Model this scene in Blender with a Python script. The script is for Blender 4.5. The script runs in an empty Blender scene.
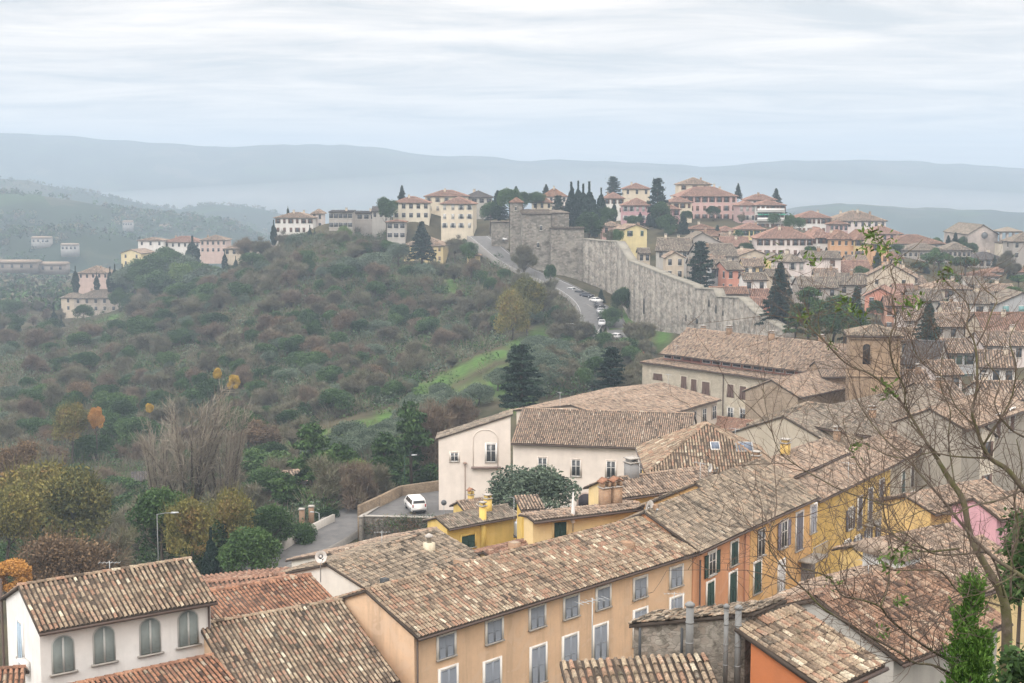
import bpy, math, random
import numpy as np
from mathutils import Vector, Matrix

SC = bpy.context.scene
COL = SC.collection
rnd = random.Random(7)
rng = np.random.default_rng(11)
R = math.radians

# ------------------------------------------------------------------ camera
F = 1422.0                    # focal length in pixels of a 1024 px wide frame (50 mm on 36 mm)
HOR = 180.0                   # image row of the horizon
PITCH = math.atan((341.5 - HOR) / F)
cam_d = bpy.data.cameras.new('camera'); cam = bpy.data.objects.new('camera', cam_d); COL.objects.link(cam)
cam_d.lens = F * 36 / 1024; cam_d.sensor_width = 36; cam_d.clip_start = 0.2; cam_d.clip_end = 30000
cam.location = (0, 0, 0); cam.rotation_euler = (math.pi / 2 - PITCH, 0, 0)
SC.camera = cam

# ------------------------------------------------------------------ light
SC.view_settings.view_transform = 'Standard'; SC.view_settings.look = 'None'
SC.view_settings.gamma = 1; SC.view_settings.use_curve_mapping = False
SC.view_settings.exposure = 0.46
SUN_EL, SUN_AZ = R(48), R(215)          # azimuth measured clockwise from +Y (view direction)
sun_d = bpy.data.lights.new('sun', 'SUN'); sun = bpy.data.objects.new('sun', sun_d); COL.objects.link(sun)
sun_d.energy = 1.5; sun_d.angle = R(35); sun_d.color = (1, .965, .92)
sdir = Vector((math.sin(SUN_AZ) * math.cos(SUN_EL), math.cos(SUN_AZ) * math.cos(SUN_EL), math.sin(SUN_EL)))
sun.rotation_euler = (-sdir).to_track_quat('-Z', 'Y').to_euler()

W = bpy.data.worlds.new('World'); SC.world = W; W.use_nodes = True
def build_world():
    nt = W.node_tree; N = nt.nodes; Lk = nt.links; N.clear()
    def n(t, **k):
        o = N.new(t)
        for a, b in k.items(): setattr(o, a, b)
        return o
    def mth(op, a, b=None):
        m = n('ShaderNodeMath', operation=op)
        for i, v in enumerate((a, b)):
            if v is None: continue
            if isinstance(v, (int, float)): m.inputs[i].default_value = v
            else: Lk.new(v, m.inputs[i])
        return m.outputs[0]
    out = n('ShaderNodeOutputWorld'); bg = n('ShaderNodeBackground'); bg.inputs[1].default_value = 0.1
    sky = n('ShaderNodeTexSky', sky_type='NISHITA'); sky.sun_disc = False
    sky.sun_elevation = SUN_EL; sky.sun_rotation = SUN_AZ
    tc = n('ShaderNodeTexCoord'); sp = n('ShaderNodeSeparateXYZ'); Lk.new(tc.outputs['Generated'], sp.inputs[0])
    zc = mth('MAXIMUM', sp.outputs[2], 0.0)
    den = mth('ADD', zc, 0.055)
    cx = mth('DIVIDE', sp.outputs[0], den); cy = mth('DIVIDE', sp.outputs[1], den)
    cv = n('ShaderNodeCombineXYZ'); Lk.new(cx, cv.inputs[0]); Lk.new(cy, cv.inputs[1])
    mp = n('ShaderNodeMapping'); mp.inputs['Scale'].default_value = (.8, 1.15, 1); mp.inputs['Location'].default_value = (3.1, 1.7, 0)
    Lk.new(cv.outputs[0], mp.inputs[0])
    n1 = n('ShaderNodeTexNoise'); n1.inputs['Scale'].default_value = 1.0; n1.inputs['Detail'].default_value = 9
    n1.inputs['Roughness'].default_value = .62; n1.inputs['Distortion'].default_value = .5
    Lk.new(mp.outputs[0], n1.inputs['Vector'])
    # long stratus streaks
    mp2 = n('ShaderNodeMapping'); mp2.inputs['Scale'].default_value = (1.8, 1.8, 30); Lk.new(tc.outputs['Generated'], mp2.inputs[0])
    n2 = n('ShaderNodeTexNoise'); n2.inputs['Scale'].default_value = 1.0; n2.inputs['Detail'].default_value = 7
    n2.inputs['Roughness'].default_value = .55; n2.inputs['Distortion'].default_value = .35
    Lk.new(mp2.outputs[0], n2.inputs['Vector'])
    mixn = mth('ADD', mth('MULTIPLY', n1.outputs[0], .70), mth('MULTIPLY', n2.outputs[0], .34))
    cr = n('ShaderNodeValToRGB'); e = cr.color_ramp.elements
    e[0].position = .41; e[0].color = (5.5, 5.45, 5.35, 1)
    e[1].position = .61; e[1].color = (9.8, 8.8, 7.9, 1)
    m_ = cr.color_ramp.elements.new(.50); m_.color = (7.5, 6.95, 6.5, 1)
    Lk.new(mixn, cr.inputs[0])
    # an overcast dome is brighter overhead than at the horizon
    mr = n('ShaderNodeMapRange', interpolation_type='SMOOTHSTEP'); mr.inputs[1].default_value = .14; mr.inputs[2].default_value = .75; mr.inputs[3].default_value = 1.02; mr.inputs[4].default_value = 2.9
    Lk.new(zc, mr.inputs[0]); gain = mr.outputs[0]
    vm = n('ShaderNodeVectorMath', operation='SCALE'); Lk.new(cr.outputs[0], vm.inputs[0]); Lk.new(gain, vm.inputs['Scale'])
    mx = n('ShaderNodeMixRGB'); mx.inputs[0].default_value = .93
    Lk.new(sky.outputs[0], mx.inputs[1]); Lk.new(vm.outputs[0], mx.inputs[2])
    Lk.new(mx.outputs[0], bg.inputs[0]); Lk.new(bg.outputs[0], out.inputs[0])
build_world()
SC.cycles.max_bounces = 5; SC.cycles.diffuse_bounces = 3; SC.cycles.glossy_bounces = 2; SC.cycles.transmission_bounces = 2
SC.cycles.volume_bounces = 0; SC.cycles.use_denoising = True

# ------------------------------------------------------------------ projection helpers
CP, SP = math.cos(PITCH), math.sin(PITCH)
def ray(px, py):
    x = (px - 512) / F; y = (341.5 - py) / F
    return Vector((x, CP + y * SP, -SP + y * CP))
def P(px, py, d):             # point at forward distance d
    r = ray(px, py); return r * (d / r.y)
def Z(px, py, z):             # point at height z
    r = ray(px, py); return r * (z / r.z)
def PX(p):
    dep = p[1] * CP - p[2] * SP; up = p[1] * SP + p[2] * CP
    return 512 + F * p[0] / dep, 341.5 - F * up / dep

# ------------------------------------------------------------------ object helpers
def tag(o, label=None, cat=None, group=None, kind=None):
    if label: o['label'] = label
    if cat: o['category'] = cat
    if group: o['group'] = group
    if kind: o['kind'] = kind
    return o
def empty(name, loc, rz=0):
    o = bpy.data.objects.new(name, None); COL.objects.link(o); o.location = loc; o.rotation_euler = (0, 0, rz)
    o.empty_display_size = .3
    return o
def link(name, me, parent=None, loc=None, rz=0):
    o = bpy.data.objects.new(name, me); COL.objects.link(o)
    if parent: o.parent = parent
    if loc is not None: o.location = loc
    if rz: o.rotation_euler = (0, 0, rz)
    return o

class MB:
    """collects polygons; build() makes one mesh"""
    def __init__(s): s.V = []; s.nv = 0; s.I = []; s.S = []; s.M = []; s.T = []
    def raw(s, V, Fs, mat=0, tone=0.5):
        V = np.asarray(V, float).reshape(-1, 3); b = s.nv
        s.V.append(V); s.nv += len(V)
        for i, f in enumerate(Fs):
            s.I.append(np.asarray(f, np.int64) + b); s.S.append(np.array([len(f)])); s.M.append(np.array([mat]))
            s.T.append(np.array([tone]))
        return s
    def quads(s, V, Fq, mat=0, tone=None):
        V = np.asarray(V, float).reshape(-1, 3); Fq = np.asarray(Fq, np.int64)
        s.V.append(V); s.I.append((Fq + s.nv).ravel()); s.nv += len(V)
        n = len(Fq); s.S.append(np.full(n, Fq.shape[1])); s.M.append(np.full(n, mat)); s.T.append(np.full(n, .5) if tone is None else np.asarray(tone))
        return s
    def box(s, x0, x1, y0, y1, z0, z1, mat=0, tone=.5):
        V = [(x0,y0,z0),(x1,y0,z0),(x1,y1,z0),(x0,y1,z0),(x0,y0,z1),(x1,y0,z1),(x1,y1,z1),(x0,y1,z1)]
        return s.raw(V, [(0,3,2,1),(4,5,6,7),(0,1,5,4),(1,2,6,5),(2,3,7,6),(3,0,4,7)], mat, tone)
    def poly(s, pts, mat=0, tone=.5): return s.raw(pts, [tuple(range(len(pts)))], mat, tone)
    def prism(s, pts, off, mat=0, tone=.5):
        n = len(pts); a = [Vector(p) for p in pts]; b = [p + Vector(off) for p in a]
        Fs = [tuple(range(n)), tuple(range(2 * n - 1, n - 1, -1))]
        Fs += [(i, i + n, (i + 1) % n + n, (i + 1) % n) for i in range(n)]
        return s.raw(a + b, Fs, mat, tone)
    def tube(s, pts, rad, k=6, mat=0, tone=.5, cap=True):
        pts = [Vector(p) for p in pts]; n = len(pts)
        if not hasattr(rad, '__len__'): rad = [rad] * n
        V = []; prev = None
        for i, p in enumerate(pts):
            t = (pts[min(i + 1, n - 1)] - pts[max(i - 1, 0)]).normalized()
            a = (prev - t * prev.dot(t)) if prev is not None else t.orthogonal()
            if a.length < 1e-6: a = t.orthogonal()
            a.normalize(); prev = a; b = t.cross(a)
            for j in range(k):
                w = 2 * math.pi * j / k
                V.append(p + (a * math.cos(w) + b * math.sin(w)) * rad[i])
        Fs = [(i*k+j, i*k+(j+1)%k, (i+1)*k+(j+1)%k, (i+1)*k+j) for i in range(n-1) for j in range(k)]
        if cap: Fs += [tuple(range(k-1, -1, -1)), tuple(range((n-1)*k, n*k))]
        return s.raw(V, Fs, mat, tone)
    def lathe(s, prof, c=(0,0,0), k=12, mat=0, tone=.5):
        V = []; m = len(prof)
        for r, z in prof:
            for j in range(k):
                w = 2*math.pi*j/k; V.append((c[0]+r*math.cos(w), c[1]+r*math.sin(w), c[2]+z))
        Fs = [(i*k+j, i*k+(j+1)%k, (i+1)*k+(j+1)%k, (i+1)*k+j) for i in range(m-1) for j in range(k)]
        Fs += [tuple(range(k-1,-1,-1)), tuple(range((m-1)*k, m*k))]
        return s.raw(V, Fs, mat, tone)
    def mesh(s, name, mats, smooth=False):
        me = bpy.data.meshes.new(name)
        if not s.V: return me
        V = np.concatenate(s.V); I = np.concatenate(s.I); S = np.concatenate(s.S)
        me.vertices.add(len(V)); me.vertices.foreach_set('co', V.astype(np.float32).ravel())
        me.loops.add(len(I)); me.loops.foreach_set('vertex_index', I.astype(np.int32))
        me.polygons.add(len(S)); st = np.concatenate([[0], np.cumsum(S)[:-1]])
        me.polygons.foreach_set('loop_start', st.astype(np.int32))
        me.polygons.foreach_set('material_index', np.concatenate(s.M).astype(np.int32))
        if smooth: me.polygons.foreach_set('use_smooth', np.ones(len(S), bool))
        at = me.attributes.new('tone', 'FLOAT', 'FACE'); at.data.foreach_set('value', np.concatenate(s.T).astype(np.float32))
        for m in (mats if isinstance(mats, (list, tuple)) else [mats]): me.materials.append(m)
        me.update(calc_edges=True)
        return me
    def obj(s, name, mats, parent=None, loc=None, rz=0, smooth=False):
        return link(name, s.mesh(name, mats, smooth), parent, loc, rz)

# ------------------------------------------------------------------ materials
_mats = {}
def newmat(name):
    m = bpy.data.materials.new(name); m.use_nodes = True
    nt = m.node_tree; b = nt.nodes['Principled BSDF']; b.inputs['Specular IOR Level'].default_value = .25
    return m, nt, b
def nd(nt, t, **k):
    o = nt.nodes.new(t)
    for a, v in k.items(): setattr(o, a, v)
    return o
def ramp(nt, fac, stops, interp='LINEAR'):
    r = nd(nt, 'ShaderNodeValToRGB'); r.color_ramp.interpolation = interp; el = r.color_ramp.elements
    while len(el) < len(stops): el.new(.5)
    for e, (p, c) in zip(el, stops): e.position = p; e.color = (*c, 1) if len(c) == 3 else c
    nt.links.new(fac, r.inputs[0]); return r.outputs[0]
def noise(nt, scale, detail=4, rough=.55, vec=None, dist=0):
    x = nd(nt, 'ShaderNodeTexNoise'); x.inputs['Scale'].default_value = scale; x.inputs['Detail'].default_value = detail
    x.inputs['Roughness'].default_value = rough; x.inputs['Distortion'].default_value = dist
    if vec: nt.links.new(vec, x.inputs['Vector'])
    return x.outputs[0]
def coords(nt, scale=(1,1,1), kind='Object'):
    t = nd(nt, 'ShaderNodeTexCoord'); mp = nd(nt, 'ShaderNodeMapping'); mp.inputs['Scale'].default_value = scale
    nt.links.new(t.outputs[kind], mp.inputs[0]); return mp.outputs[0]
def mix(nt, fac, a, b, mode='MIX'):
    m = nd(nt, 'ShaderNodeMixRGB', blend_type=mode)
    for i, v in enumerate((fac, a, b)):
        if isinstance(v, (int, float)): m.inputs[i].default_value = v
        elif isinstance(v, tuple): m.inputs[i].default_value = (*v, 1)
        else: nt.links.new(v, m.inputs[i])
    return m.outputs[0]
def mathn(nt, op, a, b=0.0):
    m = nd(nt, 'ShaderNodeMath', operation=op)
    for i, v in enumerate((a, b)):
        if isinstance(v, (int, float)): m.inputs[i].default_value = v
        else: nt.links.new(v, m.inputs[i])
    return m.outputs[0]
def bump(nt, b, h, strength=.3, dist=.05):
    x = nd(nt, 'ShaderNodeBump'); x.inputs['Strength'].default_value = strength; x.inputs['Distance'].default_value = dist
    nt.links.new(h, x.inputs['Height']); nt.links.new(x.outputs[0], b.inputs['Normal'])
def attr(nt, name='tone'):
    a = nd(nt, 'ShaderNodeAttribute'); a.attribute_name = name; return a.outputs['Fac']
def cached(fn):
    def g(*a):
        k = (fn.__name__,) + a
        if k not in _mats: _mats[k] = fn(*a)
        return _mats[k]
    return g
@cached
def plain(name, col, rough=.7, metal=0.0, var=.15):
    m, nt, b = newmat(name); v = coords(nt)
    c = mix(nt, noise(nt, 3, 5, .6, v), tuple(x*(1-var) for x in col), tuple(min(1, x*(1+var)) for x in col))
    nt.links.new(c, b.inputs['Base Color']); b.inputs['Roughness'].default_value = rough; b.inputs['Metallic'].default_value = metal
    return m
@cached
def plaster(col, dirt=.5):
    m, nt, b = newmat('plaster'); v = coords(nt); vs = coords(nt, (1.3, 1.3, .12))
    dk = tuple(x*.72 for x in col); lt = tuple(min(.9, x*1.10) for x in col)
    c = mix(nt, ramp(nt, noise(nt, .55, 6, .62, v), [(.35,(0,0,0)),(.68,(1,1,1))]), dk, lt)
    c = mix(nt, .55, c, col)
    grime = tuple(x*.55 + .03 for x in col)
    st = ramp(nt, noise(nt, 1.0, 5, .6, vs), [(.50,(0,0,0)),(.78,(1,1,1))])
    stm = mathn(nt, 'MULTIPLY', st, dirt)
    c = mix(nt, stm, c, grime)
    c = mix(nt, mathn(nt, 'MULTIPLY', ramp(nt, noise(nt, 7, 4, .7, v), [(.55,(0,0,0)),(.75,(1,1,1))]), dirt*.5), c, grime)
    pt = ramp(nt, noise(nt, .8, 2, .4, v, 1.5), [(.56,(0,0,0)),(.60,(1,1,1))]); c = mix(nt, mathn(nt, 'MULTIPLY', pt, dirt*.55), c, tuple(min(.85, x*.80+.10) for x in col))
    hs_ = ramp(nt, noise(nt, 2.2, 6, .75, coords(nt, (2.6, 2.6, .22))), [(.56,(0,0,0)),(.74,(1,1,1))]); c = mix(nt, mathn(nt, 'MULTIPLY', hs_, dirt*.6), c, tuple(x*.62 for x in col))
    nt.links.new(c, b.inputs['Base Color']); b.inputs['Roughness'].default_value = .9
    bump(nt, b, noise(nt, 14, 4, .6, v), .25, .03)
    return m
@cached
def masonry(c1, c2, mortar, sx=.55, sz=.25, blotch=.5):
    """rough coursed stone or brick: brick pattern on world-scale object coordinates"""
    m, nt, b = newmat('masonry')
    t = nd(nt, 'ShaderNodeTexCoord'); s = nd(nt, 'ShaderNodeSeparateXYZ'); nt.links.new(t.outputs['Object'], s.inputs[0])
    cb = nd(nt, 'ShaderNodeCombineXYZ'); nt.links.new(mathn(nt, 'ADD', s.outputs[0], s.outputs[1]), cb.inputs[0]); nt.links.new(s.outputs[2], cb.inputs[1])
    wob = nd(nt, 'ShaderNodeVectorMath', operation='ADD'); nt.links.new(cb.outputs[0], wob.inputs[0])
    nz = nd(nt, 'ShaderNodeTexNoise'); nz.inputs['Scale'].default_value = 1.3; nt.links.new(cb.outputs[0], nz.inputs['Vector'])
    sc = nd(nt, 'ShaderNodeVectorMath', operation='SCALE'); sc.inputs['Scale'].default_value = sz*.6; nt.links.new(nz.outputs['Color'], sc.inputs[0]); nt.links.new(sc.outputs[0], wob.inputs[1])
    br = nd(nt, 'ShaderNodeTexBrick'); br.inputs['Scale'].default_value = 1; br.inputs['Brick Width'].default_value = sx; br.inputs['Row Height'].default_value = sz
    br.inputs['Mortar Size'].default_value = .025 if sz > .15 else .012; br.inputs['Mortar Smooth'].default_value = .4; br.inputs['Bias'].default_value = 0
    br.inputs['Color1'].default_value = (*c1, 1); br.inputs['Color2'].default_value = (*c2, 1); br.inputs['Mortar'].default_value = (*mortar, 1)
    nt.links.new(wob.outputs[0], br.inputs['Vector'])
    v = coords(nt); vs = coords(nt, (.5, .5, .16))
    big = ramp(nt, noise(nt, .16, 6, .68, v), [(.36,(.55,.53,.50)),(.5,(.95,.95,.95)),(.66,(1.3,1.24,1.15))])
    c = mix(nt, blotch, br.outputs[0], big, 'MULTIPLY')
    c = mix(nt, mathn(nt, 'MULTIPLY', ramp(nt, noise(nt, 1, 6, .65, vs), [(.5,(0,0,0)),(.72,(1,1,1))]), .30), c, tuple(x*.42 for x in c1))
    c = mix(nt, mathn(nt, 'MULTIPLY', ramp(nt, noise(nt, .9, 6, .7, v), [(.55,(0,0,0)),(.7,(1,1,1))]), .5), c, tuple(min(1, x*1.35) for x in c2))
    nt.links.new(c, b.inputs['Base Color']); b.inputs['Roughness'].default_value = .95
    bump(nt, b, mathn(nt, 'ADD', br.outputs['Fac'], noise(nt, 4, 5, .7, v)), .6, .08)
    return m
def rubble(sc_=4.2, k_=1.0, dk_=1.0):
    m, nt, b = newmat('rubble_stone'); v = coords(nt, (1, 1, 1.5))
    wb = nd(nt, 'ShaderNodeVectorMath', operation='ADD'); nt.links.new(v, wb.inputs[0]); nz = nd(nt, 'ShaderNodeTexNoise'); nz.inputs['Scale'].default_value = 3; nt.links.new(v, nz.inputs['Vector'])
    sc = nd(nt, 'ShaderNodeVectorMath', operation='SCALE'); sc.inputs['Scale'].default_value = .35; nt.links.new(nz.outputs['Color'], sc.inputs[0]); nt.links.new(sc.outputs[0], wb.inputs[1])
    vo = nd(nt, 'ShaderNodeTexVoronoi'); vo.inputs['Scale'].default_value = sc_; nt.links.new(wb.outputs[0], vo.inputs['Vector'])
    ve = nd(nt, 'ShaderNodeTexVoronoi', feature='DISTANCE_TO_EDGE'); ve.inputs['Scale'].default_value = sc_; nt.links.new(wb.outputs[0], ve.inputs['Vector'])
    sp = nd(nt, 'ShaderNodeSeparateColor'); nt.links.new(vo.outputs['Color'], sp.inputs[0])
    c = ramp(nt, sp.outputs[0], [(p_, tuple(q_*dk_ for q_ in c_)) for p_, c_ in [(0,(.15,.135,.115)),(.4,(.26,.24,.21)),(.7,(.36,.33,.29)),(1,(.24,.20,.165))]])
    c = mix(nt, ramp(nt, ve.outputs[0], [(.0,(1,1,1)),(.06,(0,0,0))]), c, (.20,.185,.16))
    c = mix(nt, mathn(nt, 'MULTIPLY', ramp(nt, noise(nt, .9*k_, 6, .72, v), [(.47,(0,0,0)),(.62,(1,1,1))]), .6), c, (.42*dk_,.39*dk_,.34*dk_)) 
    c = mix(nt, mathn(nt, 'MULTIPLY', ramp(nt, noise(nt, 1.6*k_, 6, .75, v, .5), [(.5,(0,0,0)),(.64,(1,1,1))]), .75), c, (.075,.068,.055))
    nt.links.new(c, b.inputs['Base Color']); b.inputs['Roughness'].default_value = .95
    bump(nt, b, mathn(nt, 'ADD', mathn(nt, 'MINIMUM', ve.outputs[0], .08), mathn(nt, 'MULTIPLY', noise(nt, 8, 5, .7, v), .08)), .9, .12)
    return m
TONES = {
 'weathered': [(0,(.075,.060,.048)),(.16,(.165,.125,.093)),(.36,(.29,.22,.16)),(.52,(.40,.33,.24)),(.64,(.285,.175,.122)),(.78,(.37,.235,.165)),(.88,(.49,.445,.345)),(1,(.62,.58,.47))],
 'mossy':     [(0,(.055,.047,.038)),(.2,(.15,.125,.098)),(.5,(.265,.218,.17)),(.75,(.38,.315,.24)),(.88,(.34,.225,.155)),(1,(.50,.46,.38))],
 'orange':    [(0,(.10,.06,.045)),(.25,(.24,.13,.09)),(.5,(.36,.185,.115)),(.7,(.40,.22,.14)),(.85,(.34,.27,.20)),(1,(.44,.37,.29))],
 'red':       [(0,(.20,.115,.09)),(.35,(.33,.19,.15)),(.7,(.40,.245,.19)),(1,(.44,.34,.28))],
 'grey':      [(0,(.085,.075,.065)),(.25,(.17,.145,.12)),(.55,(.26,.225,.185)),(.8,(.34,.295,.24)),(.9,(.30,.20,.15)),(1,(.42,.38,.32))],
 'tan':       [(0,(.08,.062,.052)),(.25,(.22,.168,.132)),(.55,(.36,.285,.225)),(.82,(.40,.275,.20)),(1,(.54,.48,.40))],
 'brown':     [(0,(.13,.075,.055)),(.4,(.27,.155,.11)),(.8,(.36,.21,.15)),(1,(.40,.30,.23))],
 'rusty':     [(0,(.055,.04,.033)),(.22,(.15,.095,.07)),(.45,(.26,.155,.105)),(.65,(.32,.20,.14)),(.82,(.36,.27,.20)),(1,(.46,.39,.31))],
 'slate':     [(0,(.05,.05,.055)),(.5,(.10,.095,.10)),(1,(.17,.155,.15))],
}
@cached
def tile(kind):
    m, nt, b = newmat('roof_tile_' + kind); v = coords(nt); gn = .96 if kind in ('weathered','mossy','tan','grey') else .92
    t = attr(nt)
    big = noise(nt, .28, 4, .6, v); fine = noise(nt, 11, 4, .7, v)
    t2 = mathn(nt, 'ADD', t, mathn(nt, 'ADD', mathn(nt, 'MULTIPLY', mathn(nt, 'SUBTRACT', big, .5), .42), mathn(nt, 'MULTIPLY', mathn(nt, 'SUBTRACT', fine, .5), .35)))
    c = ramp(nt, t2, [(p_, tuple(min(.75, (q_*.98+.02*sum(c_)/3)*gn) for q_ in c_)) for p_, c_ in TONES[kind]])
    lich = ramp(nt, noise(nt, 2.1, 6, .72, v), [(.54,(0,0,0)),(.68,(1,1,1))])
    c = mix(nt, mathn(nt, 'MULTIPLY', lich, .38 if kind not in ('orange','red') else .15), c, (.43,.405,.34))
    mo = ramp(nt, noise(nt, 1.15, 6, .7, v, .6), [(.56,(0,0,0)),(.70,(1,1,1))])
    c = mix(nt, mathn(nt, 'MULTIPLY', mo, .55 if kind in ('weathered','mossy','grey') else .22), c, (.085,.082,.052))
    sp_ = ramp(nt, noise(nt, 17, 3, .7, v), [(.40,(0,0,0)),(.62,(1,1,1))]); c = mix(nt, .55, c, mix(nt, sp_, (.13,.125,.115), (.58,.56,.53)), 'OVERLAY')
    nt.links.new(c, b.inputs['Base Color']); b.inputs['Roughness'].default_value = .92
    bump(nt, b, fine, .35, .03)
    return m
GLASS, _nt, _b = newmat('window_glass'); _b.inputs['Base Color'].default_value = (.055,.06,.065,1); _b.inputs['Roughness'].default_value = .12; _b.inputs['Specular IOR Level'].default_value = .5
PAN = plain('tile_pan_shaded', (.070,.056,.046), .95)  # pans coloured darker to deepen the shade between cover tiles
GUT = plain('gutter_metal', (.085,.06,.05), .5)
WHITE = plain('white_paint', (.72,.71,.69), .6)
METAL = plain('galvanised_metal', (.40,.42,.43), .45, .5)
DARKM = plain('dark_metal', (.05,.055,.06), .5)
CONC = plain('concrete', (.38,.36,.33), .9, 0., .25)
STONE = masonry((.30,.275,.235), (.40,.365,.31), (.19,.175,.15), .55, .28, .75)
BRICK = masonry((.36,.22,.14), (.43,.29,.19), (.33,.27,.21), .26, .085, .6)
# ------------------------------------------------------------------ terrain
TP = [  # (image column, distance, ground height relative to the eye)
 (-400,3,-2.0),(100,3,-2.0),(500,3,-2.0),(900,3,-2.0),(1400,3,-2.0),
 (0,10,-7.2),(500,10,-7.2),(1000,10,-6.6),(0,20,-14),(500,20,-14),(1000,20,-11.5),(1300,14,-8.5),
 (0,40,-26),(500,40,-26),(1000,40,-22),(-300,60,-33),(0,60,-33),(300,60,-33),(600,60,-32),(800,60,-31),(1000,60,-29),(1300,60,-28),
 (100,80,-35),(400,85,-34),(700,85,-33),(900,85,-32),
 (-300,110,-40),(0,110,-40),(200,110,-40),(430,110,-37.5),(700,120,-36),(950,115,-33),(1300,115,-31),
 (-200,150,-46),(0,150,-46),(150,150,-43.5),(230,145,-40),(320,152,-39),(430,155,-38),(580,155,-38),(750,160,-37),(1000,165,-33),(1300,170,-31),
 (0,200,-52),(150,200,-50),(300,190,-45.5),(400,195,-44.5),(520,190,-43),(620,200,-41),(800,200,-38),(1000,215,-33),
 (0,280,-55),(100,280,-54.5),(250,285,-51),(330,230,-42.5),(420,240,-43),(480,280,-40.5),(560,270,-40),(620,250,-40),(660,285,-37),(800,260,-31),(1000,270,-31),
 (0,400,-54),(150,390,-52),(250,350,-45.5),(330,340,-45),(430,340,-43.5),(500,330,-39.5),(560,330,-38.5),(500,290,-38.5),(600,310,-37.0),
 (330,400,-38),(250,450,-37),(330,470,-25),(390,470,-26.5),(300,470,-28),(270,480,-32),(430,400,-39),(450,475,-28),(500,440,-20.8),(520,425,-26),
 (500,415,-31),(560,405,-29),(590,365,-35),(560,380,-34),(600,395,-31),(620,372,-34.5),(650,340,-33),(700,300,-32.2),(745,270,-31),
 (660,300,-36.5),
 (600,470,-19),(560,500,-16),(650,440,-22),(650,520,-14.5),(700,420,-24),(720,520,-14.5),(800,320,-29.5),(800,380,-27),(800,440,-22.5),(800,520,-17),(900,440,-23),
 (950,380,-27.5),(960,470,-26),(1000,520,-27),(1100,400,-27),(1300,400,-28),(620,620,-18),(720,620,-18),(800,620,-24),(900,620,-32),
 (0,600,-59),(92,600,-57),(130,640,-52),(180,600,-47),(180,520,-43.5),(250,560,-34),(300,540,-21),(360,540,-17.5),(380,505,-17.5),(345,505,-19.5),(400,515,-17),(455,505,-18.5),(470,530,-14.5),(430,560,-18),(-300,600,-62),(-300,300,-56),
 (-300,900,-66),(0,900,-66),(150,900,-68),(400,900,-60),(700,900,-50),(1000,900,-60),(1400,900,-60),
 (-400,1500,-84),(0,1500,-84),(500,1500,-84),(1000,1500,-84),(1500,1500,-84),(0,2600,-92),(1000,2600,-92),(0,6500,-95),(1000,6500,-95),
 (-900,60,-34),(-900,300,-56),(-900,900,-66),(-900,3000,-92),(1900,60,-27),(1900,300,-28),(1900,900,-60),(1900,3000,-92)]
R1PX = [(478,236,462),(492,247,449),(508,260,436),(530,272,426),(552,281,414),(575,293,398),(589,306,383),(592,321,366),(585,335,350),(590,350,332),(612,364,315),(640,376,300)]
_tx = np.array([(a/120.0, math.log(d)*4.5) for a, d, z in TP]); _tz = np.array([z for a, d, z in TP], float)
def _ker(r2): return -np.sqrt(r2 + .25**2)
_D = ((_tx[:, None] - _tx[None])**2).sum(-1)
_K = np.zeros((len(TP)+3, len(TP)+3)); _K[:len(TP), :len(TP)] = _ker(_D) - np.eye(len(TP))*.02
_A = np.c_[np.ones(len(TP)), _tx]; _K[:len(TP), len(TP):] = _A; _K[len(TP):, :len(TP)] = _A.T
_w = np.linalg.solve(_K, np.r_[_tz, 0, 0, 0])
def _vnoise(a, b, seed=0):
    """smooth value noise"""
    ia, ib = np.floor(a).astype(int), np.floor(b).astype(int); fa, fb = a - ia, b - ib
    fa = fa*fa*(3-2*fa); fb = fb*fb*(3-2*fb)
    h = lambda x, y: ((np.sin((x*127.1 + y*311.7 + seed*74.7)) * 43758.5453) % 1.0)
    return (h(ia,ib)*(1-fa)+h(ia+1,ib)*fa)*(1-fb) + (h(ia,ib+1)*(1-fa)+h(ia+1,ib+1)*fa)*fb
def smooth_path(pts, n=8):
    out = []
    for i in range(len(pts)-1):
        p0, p1, p2, p3 = pts[max(0,i-1)], pts[i], pts[i+1], pts[min(len(pts)-1,i+2)]
        for k in range(n):
            t = k/n; out.append(.5*((2*p1)+(p2-p0)*t+(2*p0-5*p1+4*p2-p3)*t*t+(3*p1-p0-3*p2+p3)*t**3))
    return out+[pts[-1]]
LANE = [Z(240,574,-39.2), Z(285,556,-38.9), Z(318,540,-38.6), Z(340,526,-38.4), Z(353,513,-38.4), Z(357,507,-38.6)]
WBASE = [(583,294,424),(600,301,414),(615,316,401),(620,320,386),(640,325,362),(672,331,339),(694,339,327),(714,344,315),(739,353,297),(771,365,279)]
def _cv(pts, w0, w1, dz, n=8):
    q = smooth_path(pts, n); return (np.array([p.x for p in q]), np.array([p.y for p in q]), np.array([p.z for p in q]), w0, w1, dz)
CARVE = [_cv([P(*t) for t in WBASE], 2.5, 22, .0, 10), _cv([P(*t) for t in R1PX], 7.5, 26, .7, 10), _cv(LANE, 3.5, 12, .5), _cv([P(398,263,472), P(412,265,468), P(430,266,468), P(448,265,472)], 9, 17, .2), _cv([P(394,268,452), P(412,270,450), P(430,271,450), P(450,270,452)], 8, 18, .2), _cv([P(392,277,428), P(412,279,426), P(432,280,426), P(452,278,428)], 8, 18, .2)]
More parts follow.
